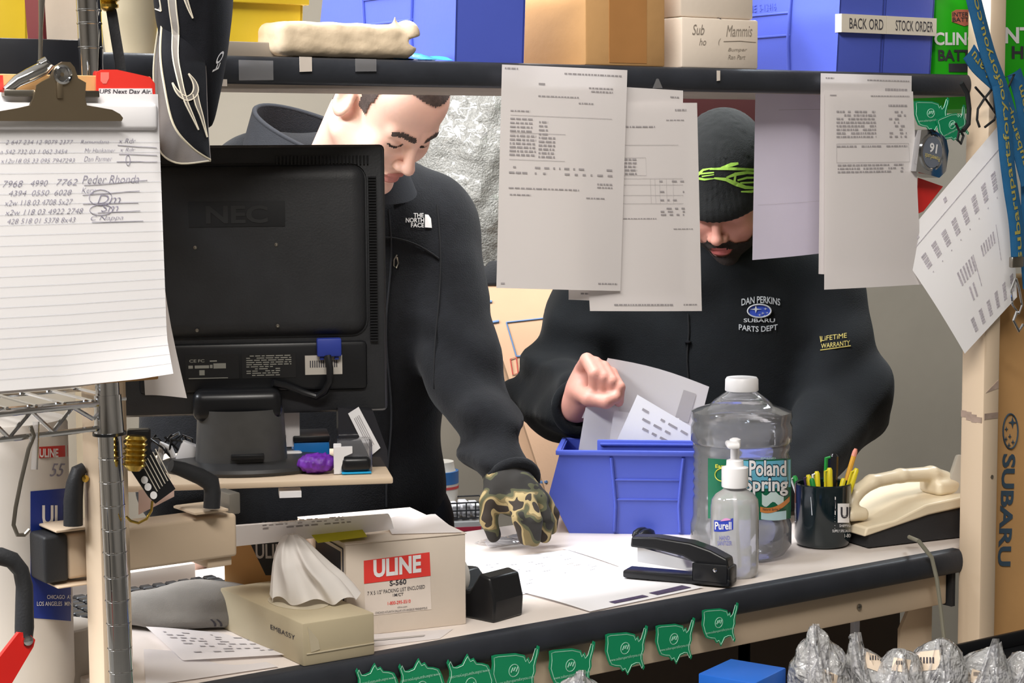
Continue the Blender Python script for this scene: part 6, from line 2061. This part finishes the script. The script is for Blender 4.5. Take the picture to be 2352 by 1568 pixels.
g0 = Q(1195, 1150, 2.94)
v, f = nets(glove, g0 - [0.085, 0.10, 0.085], g0 + [0.075, 0.10, 0.085], 0.0028)
v, f = smooth_mesh(v, f, 1)
gl = MB(CF).add(v, f).build('glove', camo(), p1, smooth=2.5)
c0, c1 = Q(1150, 1066, 3.0), Q(1160, 1090, 2.985)
q = MB(CF); q.tube([c0, c1], 0.0345, 24); q.build('glove_cuff', mat('dark_cuff', '#24211c', 0.9), gl)
v, f = nets(lambda P: legs_sdf(P, np.array([hi1[0], hi1[1], hi1[2] - 0.04]), 0.09, yaw1), (hi1[0] - 0.28, hi1[1] - 0.25, 0.06), (hi1[0] + 0.28, hi1[1] + 0.25, hi1[2] + 0.08), 0.02)
MB(CF).add(v, f).build('trousers', TROUS, p1, smooth=2.5)
v, f = nets(lambda P: shoes(P, hi1, 0.09, yaw1), (hi1[0] - 0.35, hi1[1] - 0.35, -0.01), (hi1[0] + 0.35, hi1[1] + 0.25, 0.13), 0.015)
MB(CF).add(v, f).build('shoes', BLKMAT, p1, smooth=2.5)

# ------------------------------------------------------------------ worker in the beanie
D2 = 3.50
hc2 = Q(1664, 434, 3.38)
A2 = axes(-0.30, 0.60)
nb2 = Q(1650, 640, 3.50)
ch2, be2, hi2 = Q(1640, 830, D2), Q(1640, 1060, D2), Q(1640, 1230, D2 + 0.02)
s2l, s2r = Q(1372, 715, 3.50), Q(1868, 680, 3.50)
e2l, w2l = Q(1262, 900, 3.42), Q(1322, 930, 3.20)
e2r, w2r = Q(1950, 930, 3.40), Q(1815, 1105, 3.20)
p2 = thing('person', 'person in a black embroidered jacket and dark beanie sorting papers into the blue bin', 'person', CF @ Vector((hi2[0], hi2[1], 0)))


def jacket2(P):
    d = ell(P, ch2, (0.205, 0.135, 0.26))
    d = smin(d, ell(P, be2, (0.195, 0.135, 0.26)), 0.08)
    d = smin(d, ell(P, hi2, (0.19, 0.135, 0.15)), 0.06)
    d = smin(d, cap(P, nb2 - [0, 0, 0.075], s2l, 0.075, 0.085), 0.08)
    d = smin(d, cap(P, nb2 - [0, 0, 0.060], s2r, 0.085, 0.088), 0.08)
    ax_ = P + 0.005 * np.stack([tone(P, 34, 1), tone(P, 34, 2), tone(P, 34, 3)], 1)
    al = smin(cap(ax_, s2l, e2l, 0.085, 0.066), cap(ax_, e2l, w2l, 0.064, 0.050), 0.03)
    al = smin(al, ell(P, Q(1292, 965, 3.33), (0.050, 0.05, 0.048)), 0.03)
    al = smin(al, ell(P, Q(1235, 858, 3.40), (0.028, 0.05, 0.03)), 0.02)
    ar = smin(cap(ax_, s2r, e2r, 0.090, 0.076), cap(ax_, e2r, w2r, 0.074, 0.052), 0.03)
    ar = smin(ar, ell(P, Q(1966, 880, 3.42), (0.045, 0.06, 0.05)), 0.03)
    cr = np.clip((1.26 - P[:, 2]) / 0.12, 0, 1)
    ar = ar + cr * 0.0055 * np.sin(60 * (P[:, 2] * 0.8 - P[:, 0] * 0.75) + 3.0 * tone(P, 12, 19))
    al = al + cr * 0.010 * np.sin(62 * (P[:, 2] + P[:, 0] * 0.5) + 3.0 * tone(P, 14, 29))
    d = smin(d, al, 0.03)
    d = smin(d, ar, 0.03)
    col = cap(P, Q(1590, 640, 3.40), Q(1720, 600, 3.44), 0.045, 0.05)
    d = smin(d, col, 0.04)
    d = smin(d, ell(P, Q(1650, 620, 3.52), (0.10, 0.08, 0.07)), 0.05)
    d = d + 0.0035 * np.sin(26 * P[:, 0] + 9 * P[:, 2] + 4 * tone(P, 4, 17)) * np.clip((1.3 - P[:, 2]) / 0.3, 0, 1) + 0.002 * tone(P, 24, 6)
    d = smax(d, -(P[:, 2] - (hi2[2] - 0.10)), 0.01)
    return d


lo = np.minimum.reduce([e2l, w2l, hi2, w2r]) - [0.12, 0.16, 0.14]
hi = np.maximum.reduce([e2r, s2r, hi2, nb2]) + [0.14, 0.18, 0.10]
v, f = nets(jacket2, lo, hi, 0.0085)
v, f = smooth_mesh(v, f, 1)
J2 = MB(CF).add(v, f); jk2 = J2.build('jacket', SWEAT, p2, smooth=2.5)
h2 = lambda P: head_sdf(P, hc2, A2, nb2 - np.array([0, 0, 0.04]), 0.058)
v, f = nets(h2, hc2 - [0.15, 0.17, 0.22], hc2 + [0.15, 0.27, 0.17], 0.0030)
v, f = smooth_mesh(v, f, 1)
hv2, hf2 = v, f
B2 = MB(CF).add(v, f)


def fist(P):
    d = chain(P, [(Q(1308, 922, 3.27), 0.026), (Q(1322, 930, 3.17), 0.025), (Q(1336, 905, 3.15), 0.027)], 0.02)
    d = smin(d, ell(P, Q(1350, 876, 3.15), (0.028, 0.022, 0.036)), 0.02)
    for k in range(4):
        a, b = 1342 + 19 * k, 826 + 9 * k + (4 if k == 3 else 0)
        r = (0.0112, 0.0115, 0.011, 0.0098)[k]
        d = smin(d, chain(P, [(Q(a - 4, b + 22, 3.145), r + 0.002), (Q(a + 6, b, 3.118), r), (Q(a + 24, b + 32, 3.095), r * 0.95), (Q(a + 22, b + 66, 3.105), r * 0.85)], 0.003), 0.0035)
    th = chain(P, [(Q(1332, 900, 3.13), 0.016), (Q(1352, 915, 3.10), 0.0125), (Q(1392, 922, 3.088), 0.0112), (Q(1414, 912, 3.09), 0.0095)], 0.005)
    return smin(d, th, 0.008)


g2 = Q(1360, 890, 3.14)
v, f = nets(fist, g2 - [0.085, 0.085, 0.10], g2 + [0.075, 0.14, 0.075], 0.0028)
v, f = smooth_mesh(v, f, 1)
B2.add(v, f)


def hand_r(P):
    d = chain(P, [(w2r, 0.028), (Q(1768, 1130, 3.15), 0.028)], 0.02)
    d = smin(d, ell(P, Q(1752, 1138, 3.13), (0.036, 0.03, 0.03)), 0.015)
    for k in range(4):
        d = smin(d, chain(P, [(Q(1740 - 4 * k, 1123 + 12 * k, 3.12), 0.0115), (Q(1716, 1130 + 12 * k, 3.10), 0.0105), (Q(1700, 1146 + 10 * k, 3.10), 0.009)], 0.004), 0.006)
    return smin(d, chain(P, [(Q(1760, 1118, 3.11), 0.014), (Q(1730, 1108, 3.09), 0.0115), (Q(1710, 1112, 3.09), 0.0095)], 0.004), 0.008)


g3 = Q(1742, 1133, 3.12)
v, f = nets(hand_r, g3 - [0.06, 0.06, 0.06], g3 + [0.09, 0.12, 0.06], 0.0035)
B2.add(v, f)
v2, f2 = nets(lambda P: smin(ell(P, ch2, (0.15, 0.10, 0.2)), ell(P, be2, (0.14, 0.09, 0.3)), 0.05), ch2 - [0.2, 0.2, 0.6], ch2 + [0.2, 0.2, 0.25], 0.02)
B2.add(v2, f2)
B2.build('body', SKIN2, p2, smooth=2.5)


def beard2(c):
    q = loc(c, hc2, A2); x, y, z = np.abs(q[:, 0]), q[:, 1], q[:, 2]
    mouth = ((x / 0.021) ** 2 + ((z + 0.070) / 0.011) ** 2) < 1
    m = (z < -0.047 - 0.03 * np.maximum(0, x - 0.02) / 0.03) & (x < 0.042) & (y > 0.045) & (z > -0.135)
    jaw = (z < -0.070 + 0.5 * np.maximum(0, x - 0.045)) & (y > 0.0) & (z > -0.13)
    return (m | jaw) & ~mouth


v, f = pick(hv2, hf2, beard2, 0.0028)
MB(CF).add(v, f).build('beard', BEARD, p2, smooth=2.5)
v, f = pick(hv2, hf2, lambda c: lips(c, hc2, A2), 0.0007)
MB(CF).add(v, f).build('lips', mat('lip_rose', '#c06a66', 0.45), p2, smooth=2.5)


def beanie(P):
    q = (P - hc2) @ A2 / 0.95
    d = ell(q, (0, -0.012, 0.052), (0.083, 0.107, 0.098))
    d = smin(d, ell(q, (0, -0.002, 0.014), (0.088, 0.116, 0.055)), 0.03)
    cut = -(q[:, 2] - 0.002 + 0.10 * np.minimum(q[:, 1], 0.06) - 0.006) + 0.0
    d = smax(d, cut, 0.006) * 0.95
    th = np.arctan2(q[:, 0], q[:, 1])
    return d + 0.0010 * np.sin(th * 60)


v, f = nets(beanie, hc2 - [0.15, 0.17, 0.10], hc2 + [0.15, 0.17, 0.18], 0.004)
v, f = smooth_mesh(v, f, 1)
BN = MB(CF).add(v, f); bn = BN.build('beanie', KNITB, p2, smooth=2.5)
fb = skin_fn(BN.bvh(), 0.0018)
LIME = mat('lime_thread', '#94bd4c', 0.7, var=0.08, vs=90)
q = MB()


def band(pts, wd):
    n = len(pts)
    L, R = [], []
    for k in range(n):
        a, b = pts[max(k - 1, 0)], pts[min(k + 1, n - 1)]
        dx, dy = b[0] - a[0], b[1] - a[1]
        l = math.hypot(dx, dy) or 1
        L.append((pts[k][0] - dy / l * wd[k] / 2, pts[k][1] + dx / l * wd[k] / 2)); R.append((pts[k][0] + dy / l * wd[k] / 2, pts[k][1] - dx / l * wd[k] / 2))
    q.add([fb(*p) for p in L] + [fb(*p) for p in R], [(k, k + 1, n + k + 1, n + k) for k in range(n - 1)])


for pts, wd in (([(1636, 386), (1615, 390), (1602, 402), (1600, 409), (1618, 412), (1640, 410)], [2, 5, 7, 6, 5, 2]), ([(1608, 399), (1640, 396)], [4, 3]), ([(1612, 405), (1640, 401)], [3, 2]),
                ([(1630, 388), (1672, 387), (1700, 388), (1742, 390)], [4, 7, 6, 5]), ([(1656, 386), (1680, 378), (1696, 375)], [5, 9, 5]), ([(1640, 409), (1668, 412), (1690, 422), (1712, 430), (1742, 432)], [4, 8, 10, 8, 5]),
                ([(1668, 408), (1690, 400), (1716, 396), (1744, 398)], [4, 8, 7, 5]), ([(1694, 414), (1716, 408), (1744, 408)], [4, 5, 4]), ([(1700, 420), (1744, 418)], [4, 4]), ([(1702, 440), (1726, 440), (1742, 436)], [3, 6, 4]), ([(1690, 396), (1686, 424)], [5, 5])):
    band([tuple(a + (b - a) * s / 4 for a, b in zip(pts[i], pts[i + 1])) for i in range(len(pts) - 1) for s in range(4)] + [pts[-1]], [wd[i] + (wd[i + 1] - wd[i]) * s / 4 for i in range(len(wd) - 1) for s in range(4)] + [wd[-1]])
q.build('lime_emblem', LIME, bn, smooth=None)
q = MB(); fs_ = skin_fn(BN.bvh(), 0.0015)
fj = skin_fn(J2.bvh(), 0.0025)
THR = mat('silver_thread', '#b9bcc0', 0.7)


def arc_text(q, s, x0, x1, y, h, bow):
    v, f = glyphs(s, 0.015)
    q.add([fj(x0 + a * (x1 - x0), y - bow * math.sin(PI * a) + 3 * 0 - b * h) for a, b in v], f)


q = MB(); arc_text(q, 'DAN PERKINS', 1703, 1792, 702, 16, 6); arc_text(q, 'PARTS DEPT', 1697, 1786, 757, 13, -5); q.build('chest_lettering', THR, jk2, smooth=None)
q = MB(); arc_text(q, 'SUBARU', 1708, 1780, 740, 9, 0); q.build('chest_lettering', THR, jk2, smooth=None)
q = MB(); q.add([fj(1744, 714)] + [fj(1744 + 27 * math.cos(k * PI / 12), 714 + 15 * math.sin(k * PI / 12)) for k in range(24)], [(0, 1 + k, 1 + (k + 1) % 24) for k in range(24)]); em = q.build('oval_emblem', mat('emblem_blue', '#2c46a8', 0.6), jk2, smooth=None)
fj3 = skin_fn(J2.bvh(), 0.004)
q = MB(); q.tube([fj3(1744 + 27 * math.cos(k * PI / 12), 714 + 15 * math.sin(k * PI / 12)) for k in range(24)], 0.0014, 5, closed=True)
for (x, y, r) in ((1736, 710, 11), (1758, 709, 4), (1752, 719, 4), (1762, 718, 3), (1745, 723, 4), (1756, 725, 3)):
    q.add([fj3(x + r * 1.3 * math.cos(k * PI / 4) * (1 if k % 2 == 0 else 0.25), y + r * 0.8 * math.sin(k * PI / 4) * (1 if k % 2 == 0 else 0.25)) for k in range(8)], [tuple(range(8))])
q.build('emblem_stars', THR, em, smooth=None)
q = MB(); v, f = glyphs('LiFETiME', 0.0, 0.0); q.add([fj(1887 + a * 58, 783 - a * 8 - b * 11) for a, b in v], f)
v, f = glyphs('WARRANTY', 0.0); q.add([fj(1886 + a * 66, 800 - a * 8 - b * 11) for a, b in v], f)
q.tube([fj(*p) for p in ((1884, 804), (1920, 799), (1954, 794))], 0.001, 5); q.tube([fj(*p) for p in ((1884, 772), (1886, 786))], 0.001, 5)
q.build('sleeve_lettering', mat('gold_sleeve_thread', '#b5a458', 0.7), jk2, smooth=None)
q = MB(); q.tube([fj(1580 + 2 * math.sin(k), 720 + 22 * k) for k in range(10)], 0.0016, 6); q.build('placket', mat('placket_black', '#0c0d10', 0.9), jk2)
q = MB(Matrix.Translation(fj(1580, 785))); q.lathe([(0.0, -0.003), (0.006, -0.001), (0.006, 0.001), (0, 0.003)], 14); q.build('button', BLKPL, jk2)
v, f = nets(lambda P: legs_sdf(P, np.array([hi2[0], hi2[1], hi2[2] - 0.04]), 0.09, 0.0), (hi2[0] - 0.28, hi2[1] - 0.25, 0.06), (hi2[0] + 0.28, hi2[1] + 0.25, hi2[2] + 0.08), 0.02)
MB(CF).add(v, f).build('trousers', TROUS, p2, smooth=2.5)
v, f = nets(lambda P: shoes(P, hi2, 0.09, 0.0), (hi2[0] - 0.35, hi2[1] - 0.35, -0.01), (hi2[0] + 0.35, hi2[1] + 0.25, 0.13), 0.015)
MB(CF).add(v, f).build('shoes', BLKMAT, p2, smooth=2.5)
for nm, pr, c_a, r_ in ((p1, elb, wri, 0.0465), (p2, e2l, w2l, 0.0505)):
    dr = (c_a - pr) / np.linalg.norm(c_a - pr)
    k0 = c_a + dr * (r_ * 0.72)
    a1 = np.cross(dr, [0, 0, 1.0]); a1 /= np.linalg.norm(a1); a2 = np.cross(dr, a1)
    q = MB(CF); q.tube([tuple(k0 + (a1 * math.cos(t_) + a2 * math.sin(t_)) * r_ * 0.80) for t_ in [2 * PI * k / 28 for k in range(28)]], 0.009, 10, closed=True)
    q.build('sleeve_cuff', FLEECE if nm is p1 else SWEAT, nm, smooth=2.0)
# page held in his hand
fq2 = quad_fn(dep(1396, 822, 3.13), dep(1629, 888, 3.16), dep(1604, 985, 3.16), dep(1336, 960, 3.13))
sheet('held_page', lambda u, v: fq2(u, v) + Vector((0, 0, 0.006 * math.sin(PI * u))), [(0.78, 0.25, 0.9, 0.9), (0.85, 0.3, 0.86, 0.9)], PAPER, mat('soft_grey_print', '#b5b0b0', 0.8), label='white page held in the bare hand above the blue bin')


# ================================================================== behind the bench
wc = Q(1075, 425, 3.92)


def wrapf(P):
    d = ell(P, wc, (0.15, 0.13, 0.215))
    d = smin(d, ell(P, wc + [0.06, 0.0, 0.12], (0.12, 0.12, 0.13)), 0.05)
    return d + 0.010 * tone(P, 38, 1) + 0.004 * tone(P, 110, 2) + 0.003 * tone(P, 230, 3)


v, f = nets(wrapf, wc - [0.22, 0.2, 0.28], wc + [0.26, 0.2, 0.32], 0.0075)
t = thing('bubble_wrap_bundle', 'big bundle of crumpled bubble wrap behind the two workers', 'bubble wrap', CF @ Vector((wc[0], wc[1], wc[2] - 0.23)))
wr = MB(CF).add(v, f); wr.build('crumpled_film', mat('bubble_film', '#807f7a', 0.26, var=0.25, vs=160, bump=0.8, bs=260, coat=0.5), t, smooth=0.5)
nodes_ = random.Random(2)
# big leaning carton
FT = [dep(1098, 650, 3.86), dep(1440, 640, 3.86), dep(1560, 1260, 3.80), dep(1290, 1240, 3.80)]
BK = [dep(1092, 648, 3.97), dep(1434, 638, 3.97), dep(1512, 1255, 3.92), dep(1248, 1236, 3.92)]
t = thing('leaning_carton', 'large pale carton with blue printed outlines leaning behind the workers', 'box', (FT[3] + FT[2]) / 2)
for k in (2, 3):                         # carried down to the floor
    FT[k] = FT[k] + (FT[k] - FT[k - 2 + (3 - k) * 2 - 1 if False else (1 if k == 2 else 0)]) * ((FT[k].z - 0.03) / (FT[1 if k == 2 else 0].z - FT[k].z))
    BK[k] = BK[k] + (BK[k] - BK[1 if k == 2 else 0]) * ((BK[k].z - 0.03) / (BK[1 if k == 2 else 0].z - BK[k].z))
q = MB(); q.add([*FT, *BK], [(0, 1, 2, 3), (7, 6, 5, 4), (0, 4, 5, 1), (1, 5, 6, 2), (2, 6, 7, 3), (3, 7, 4, 0)]); bx_ = q.build('body', CARDL, t, smooth=None)
fcx = skin_fn(q.bvh(), 0.002)
BLN = mat('blue_line_print', '#5f7ea8', 0.7)
for pts in ([(1163, 740), (1262, 729), (1262, 812), (1186, 818)],):
    for a, b in zip(pts, pts[1:] + pts[:1]):
        q = MB(); q.tube([fcx(*a), fcx(*b)], 0.0016, 5); q.build('printed_outline', BLN, bx_)
for a, b in (((1112, 694), (1130, 692)), ((1130, 740), (1146, 737)), ((1234, 1108), (1256, 1106))):
    q = MB(); q.tube([fcx(*a), fcx(*b)], 0.003, 5); q.build('printed_dash', BLN, bx_)
q = MB(); q.tube([fcx(x, y) for x, y in ((1172, 824), (1186, 820), (1190, 856), (1178, 860))], 0.0014, 5, closed=True); q.build('red_stamp', mat('stamp_red', '#b5473c', 0.7), bx_)
c_ = dep(1120, 622, 3.90)
q = MB(frame(c_, HEAD)); q.rbox((-0.06, -0.05, -0.028), (0.06, 0.05, 0.03), 0.008, 3)
tag(q.build('black_pouch', BLKMAT), 'black pouch lying on the leaning carton under the bubble wrap', 'pouch')
c_ = onY(1690, 250, 1.64)
q = MB(frame(c_, 0)); q.rbox((-0.30, 0, -0.12), (0.26, 0.11, 0.12), 0.006)
tag(q.build('maroon_box', mat('maroon', '#4a1d1c', 0.7)), 'dark maroon box on the wall above the beanie', 'box')
# small goods behind the first worker
c_ = dep(1010, 1140, 3.75)
M = frame(c_, HEAD)
t = thing('white_jar', 'white jar with a blue and red label behind the first worker', 'jar', M)
q = MB(M); q.lathe([(0, -0.02), (0.035, -0.02), (0.037, 0.0), (0.037, 0.045), (0.03, 0.055), (0.028, 0.07), (0, 0.07)], 28); q.build('jar_body', mat('jar_white', '#b9b4aa', 0.5), t)
q = MB(M); q.lathe([(0.0374, 0.028), (0.0374, 0.052)], 28); q.build('blue_band', mat('jar_blue', '#2f5f96', 0.5), t)
q = MB(M); q.lathe([(0.0376, 0.018), (0.0376, 0.023)], 28); q.build('red_band', mat('jar_red', '#a83a3a', 0.5), t)
M = frame(dep(1045, 1170, 3.70), HEAD + 0.2)
t = thing('wire_basket', 'small dark wire basket of white packets behind the first worker', 'basket', M)
for k in range(7):
    q = MB(M); q.tube([(-0.055 + 0.018 * k, -0.03, -0.012), (-0.055 + 0.018 * k, -0.03, 0.018)], 0.0014, 5); q.build('upright_wire', BLKMAT, t)
for z in (-0.012, 0.003, 0.018):
    q = MB(M); q.tube([(-0.055, -0.03, z), (0.055, -0.03, z), (0.055, 0.04, z), (-0.055, 0.04, z)], 0.0016, 5, closed=True); q.build('rim_wire', BLKMAT, t)
for k in range(5):
    q = MB(M); q.rbox((-0.05 + 0.02 * k, -0.026, -0.0098), (-0.034 + 0.02 * k, 0.03, 0.012 + 0.003 * (k % 2)), 0.002)
    tag(q.build('small_packet', WHITEPL), ('first', 'second', 'third', 'fourth', 'fifth')[k] + ' small white packet along the wire basket, counted from the jar', 'packet', 'packets in the basket')
M2 = frame(dep(1045, 1205, 3.70), HEAD + 0.2)
t = thing('striped_box', 'grey-white box with a red stripe under the wire basket', 'box', M2)
q = MB(M2); q.rbox((-0.06, -0.035, -0.055), (0.06, 0.05, 0.012), 0.002); q.build('body', mat('grey_white_card', '#a9a8a6', 0.7), t)
q = MB(M2); q.box((-0.0605, -0.0358, -0.006), (0.045, -0.035, 0.002)); q.build('red_stripe', mat('stripe_red', '#b8344a', 0.6), t)
zt2 = dep(1045, 1205, 3.70).z - 0.0555
q = MB(M2); q.m = frame(Vector((M2.translation.x, M2.translation.y, 0)), HEAD + 0.2)
q.rbox((-0.16, -0.05, zt2 - 0.02), (0.09, 0.12, zt2), 0.002)
for sx in (-0.15, 0.075):
    for sy in (-0.045, 0.1):
        q.box((sx, sy, 0), (sx + 0.012, sy + 0.012, zt2 - 0.02))
tag(q.build('side_stand', STEEL), 'low steel stand behind the bench carrying small goods', 'stand')

# ================================================================== in front of the bench: crate of clear parts bags
zc_ = 0.80
crate = thing('parts_crate', 'black open crate full of clear parts bags in front of the bench', 'crate', (0.52, -0.28, zc_))
CX0, CX1, CY0, CY1, CH = 0.32, 0.92, -0.40, -0.14, 0.022
for a, b in (((CX0, CY0, zc_), (CX1, CY0 + 0.006, zc_ + CH)), ((CX0, CY1 - 0.006, zc_), (CX1, CY1, zc_ + CH)), ((CX0, CY0, zc_), (CX0 + 0.006, CY1, zc_ + CH)), ((CX1 - 0.006, CY0, zc_), (CX1, CY1, zc_ + CH))):
    q = MB(); q.rbox(a, b, 0.002); q.build('side', BLKPL, crate)
q = MB(); q.rbox((CX0, CY0, zc_ - 0.004), (CX1, CY1, zc_), 0.001); q.build('bottom', BLKPL, crate)
q = MB(); q.rbox((CX0 - 0.14, CY0 - 0.02, zc_ - 0.03), (CX1 + 0.02, CY1 + 0.01, zc_ - 0.0045), 0.003)
cart = thing('low_cart', 'low steel cart standing before the bench under the parts crate', 'cart', (0.6, -0.28, 0)); q.build('deck', STEEL, cart)
for sx in (CX0 - 0.13, CX1):
    for sy in (CY0 - 0.01, CY1 - 0.015):
        q = MB(); q.box((sx, sy, 0), (sx + 0.015, sy + 0.015, zc_ - 0.03)); q.build('leg', STEEL, cart)
FILM = clear('bag_film_clear', '#fafaff', solid=0.40, rough=0.10, milk='#ffffff', bump=1.0, bs=90, back=0.1)
BAGS = [((1880, 1568), (66, 95), 2.42, [(-10, -140), (8, -90)], 'clear parts bag with a tall twisted point, at the crate corner'), ((1985, 1565), (60, 60), 2.46, [(-28, -118), (2, -80)], 'clear parts bag with a flat upright flap and a price label'),
        ((2065, 1560), (58, 62), 2.44, [(6, -70)], 'clear parts bag with a cream label, third in the crate'), ((2150, 1560), (70, 78), 2.47, [(20, -96), (40, -70)], 'milky clear parts bag rolled at its top, fourth in the crate'),
        ((2255, 1580), (70, 80), 2.50, [(46, -118), (20, -60)], 'clear zip parts bag with a stiff slanting edge at the crate end'), ((2345, 1575), (48, 70), 2.52, [(10, -60)], 'greenish clear parts bag cut off by the picture edge'), ((1330, 1600), (62, 46), 2.30, [(-2, -66)], 'single clear bag poking up before the map stickers')]
for i, ((px, py), (rx, ry), d, peaks, lb) in enumerate(BAGS):
    rx, ry = rx * 1.12, ry * (1.3 if i < 6 else 1.0)
    c = Q(px, py + 12, d)
    s = d / FPX

    def bagf(P, c=c, rx=rx, ry=ry, s=s, peaks=peaks, i=i, d=d, px=px, py=py):
        o = ell(P, c, (rx * s, 0.035, ry * s))
        for (dx, dy) in peaks:
            o = smin(o, cap(P, c + [dx * s * 0.3, 0, ry * s * 0.5], Q(px + dx, py + dy + 12, d - 0.01), 0.018, 0.004), 0.02)
        return o + 0.0045 * tone(P, 120, 30 + i) + 0.0032 * np.abs(tone(P, 300, 50 + i))
    v, f = nets(bagf, c - [0.075, 0.06, 0.07], c + [0.075, 0.06, 0.115], 0.0045)
    t = thing('parts_bag', lb, 'bag', CF @ Vector((c[0], c[1], c[2] - ry * s)), 'clear parts bags')
    mbag = MB(CF).add(v, f); mbag.build('film', FILM, t, smooth=0.22)
    fbg = skin_fn(mbag.bvh(), 0.0012)
    rf_ = random.Random(90 + i)
    for (dx, dy) in peaks + [(rf_.uniform(-40, 40), -40), (rf_.uniform(-50, 50), -24)]:
        ph, wd0 = rf_.uniform(0, 6), rf_.uniform(24, 42)
        lean = rf_.uniform(-14, 14)
        fl = MB(CF)
        fl.grid(lambda u, v: tuple(Q(px + dx * v + (u - 0.5) * (wd0 * (1 - v) + 10) * 1.6 + lean * v * v, py + 16 + (dy - 12) * v, d - 0.038 * (1 - 0.5 * v) + 0.010 * math.sin(9 * u + ph + 3 * v))), 10, 6)
        fl.build('film_flap', FILM, t, smooth=0.2)
    if i < 5:
        ox, oy, w, h, sl = [(28, -8, 34, 50, 16), (30, -52, 50, 34, 18), (8, -36, 40, 30, 6), (-16, -40, 60, 46, -6), (-10, -30, 24, 30, 8)][i]
        q = MB(); q.grid(lambda u, v: fbg(px + ox - w / 2 + w * u - 0.2 * h * v, py + oy - h / 2 + h * v + sl * u), 5, 5); lab_ = q.build('price_label', mat('bag_label', '#d8c6b2', 0.6), t, smooth=1.2)
        q = MB(); fb2 = skin_fn(mbag.bvh(), 0.0022)
        for k in range(5):
            x = px + ox - w * 0.35 + w * 0.12 * k
            q.add([fb2(x, py + oy - h * 0.25), fb2(x + w * 0.06, py + oy - h * 0.25), fb2(x + w * 0.06, py + oy + h * 0.05), fb2(x, py + oy + h * 0.05)], [(0, 1, 2, 3)])
        tag(q.build('label_print', INKD, lab_, smooth=None), None, None, kind='stuff')
    q = MB(CF); rr = random.Random(60 + i)
    q.rbox(tuple(c + [-rx * s * 0.5, -0.008, -ry * s * 0.7]), tuple(c + [rx * s * 0.4, 0.012, ry * s * 0.15]), 0.004); q.build('bagged_part', mat('part_grey', '#8d8a84', 0.35, 0.4, var=0.2, vs=60), t)
A = dep(1650, 1556, 2.40)
q = MB(frame(Vector((A.x + 0.045, A.y, zc_ - 0.0045)), 0.35, 0.0, 0.0)); top_ = dep(1720, 1545, 2.42).z
q.rbox((-0.05, -0.04, 0.0), (0.035, 0.04, top_ - zc_ + 0.008), 0.002)
tag(q.build('blue_carton', mat('blue_card', '#1c62c4', 0.45)), 'plain blue box standing low in front of the bench', 'box')
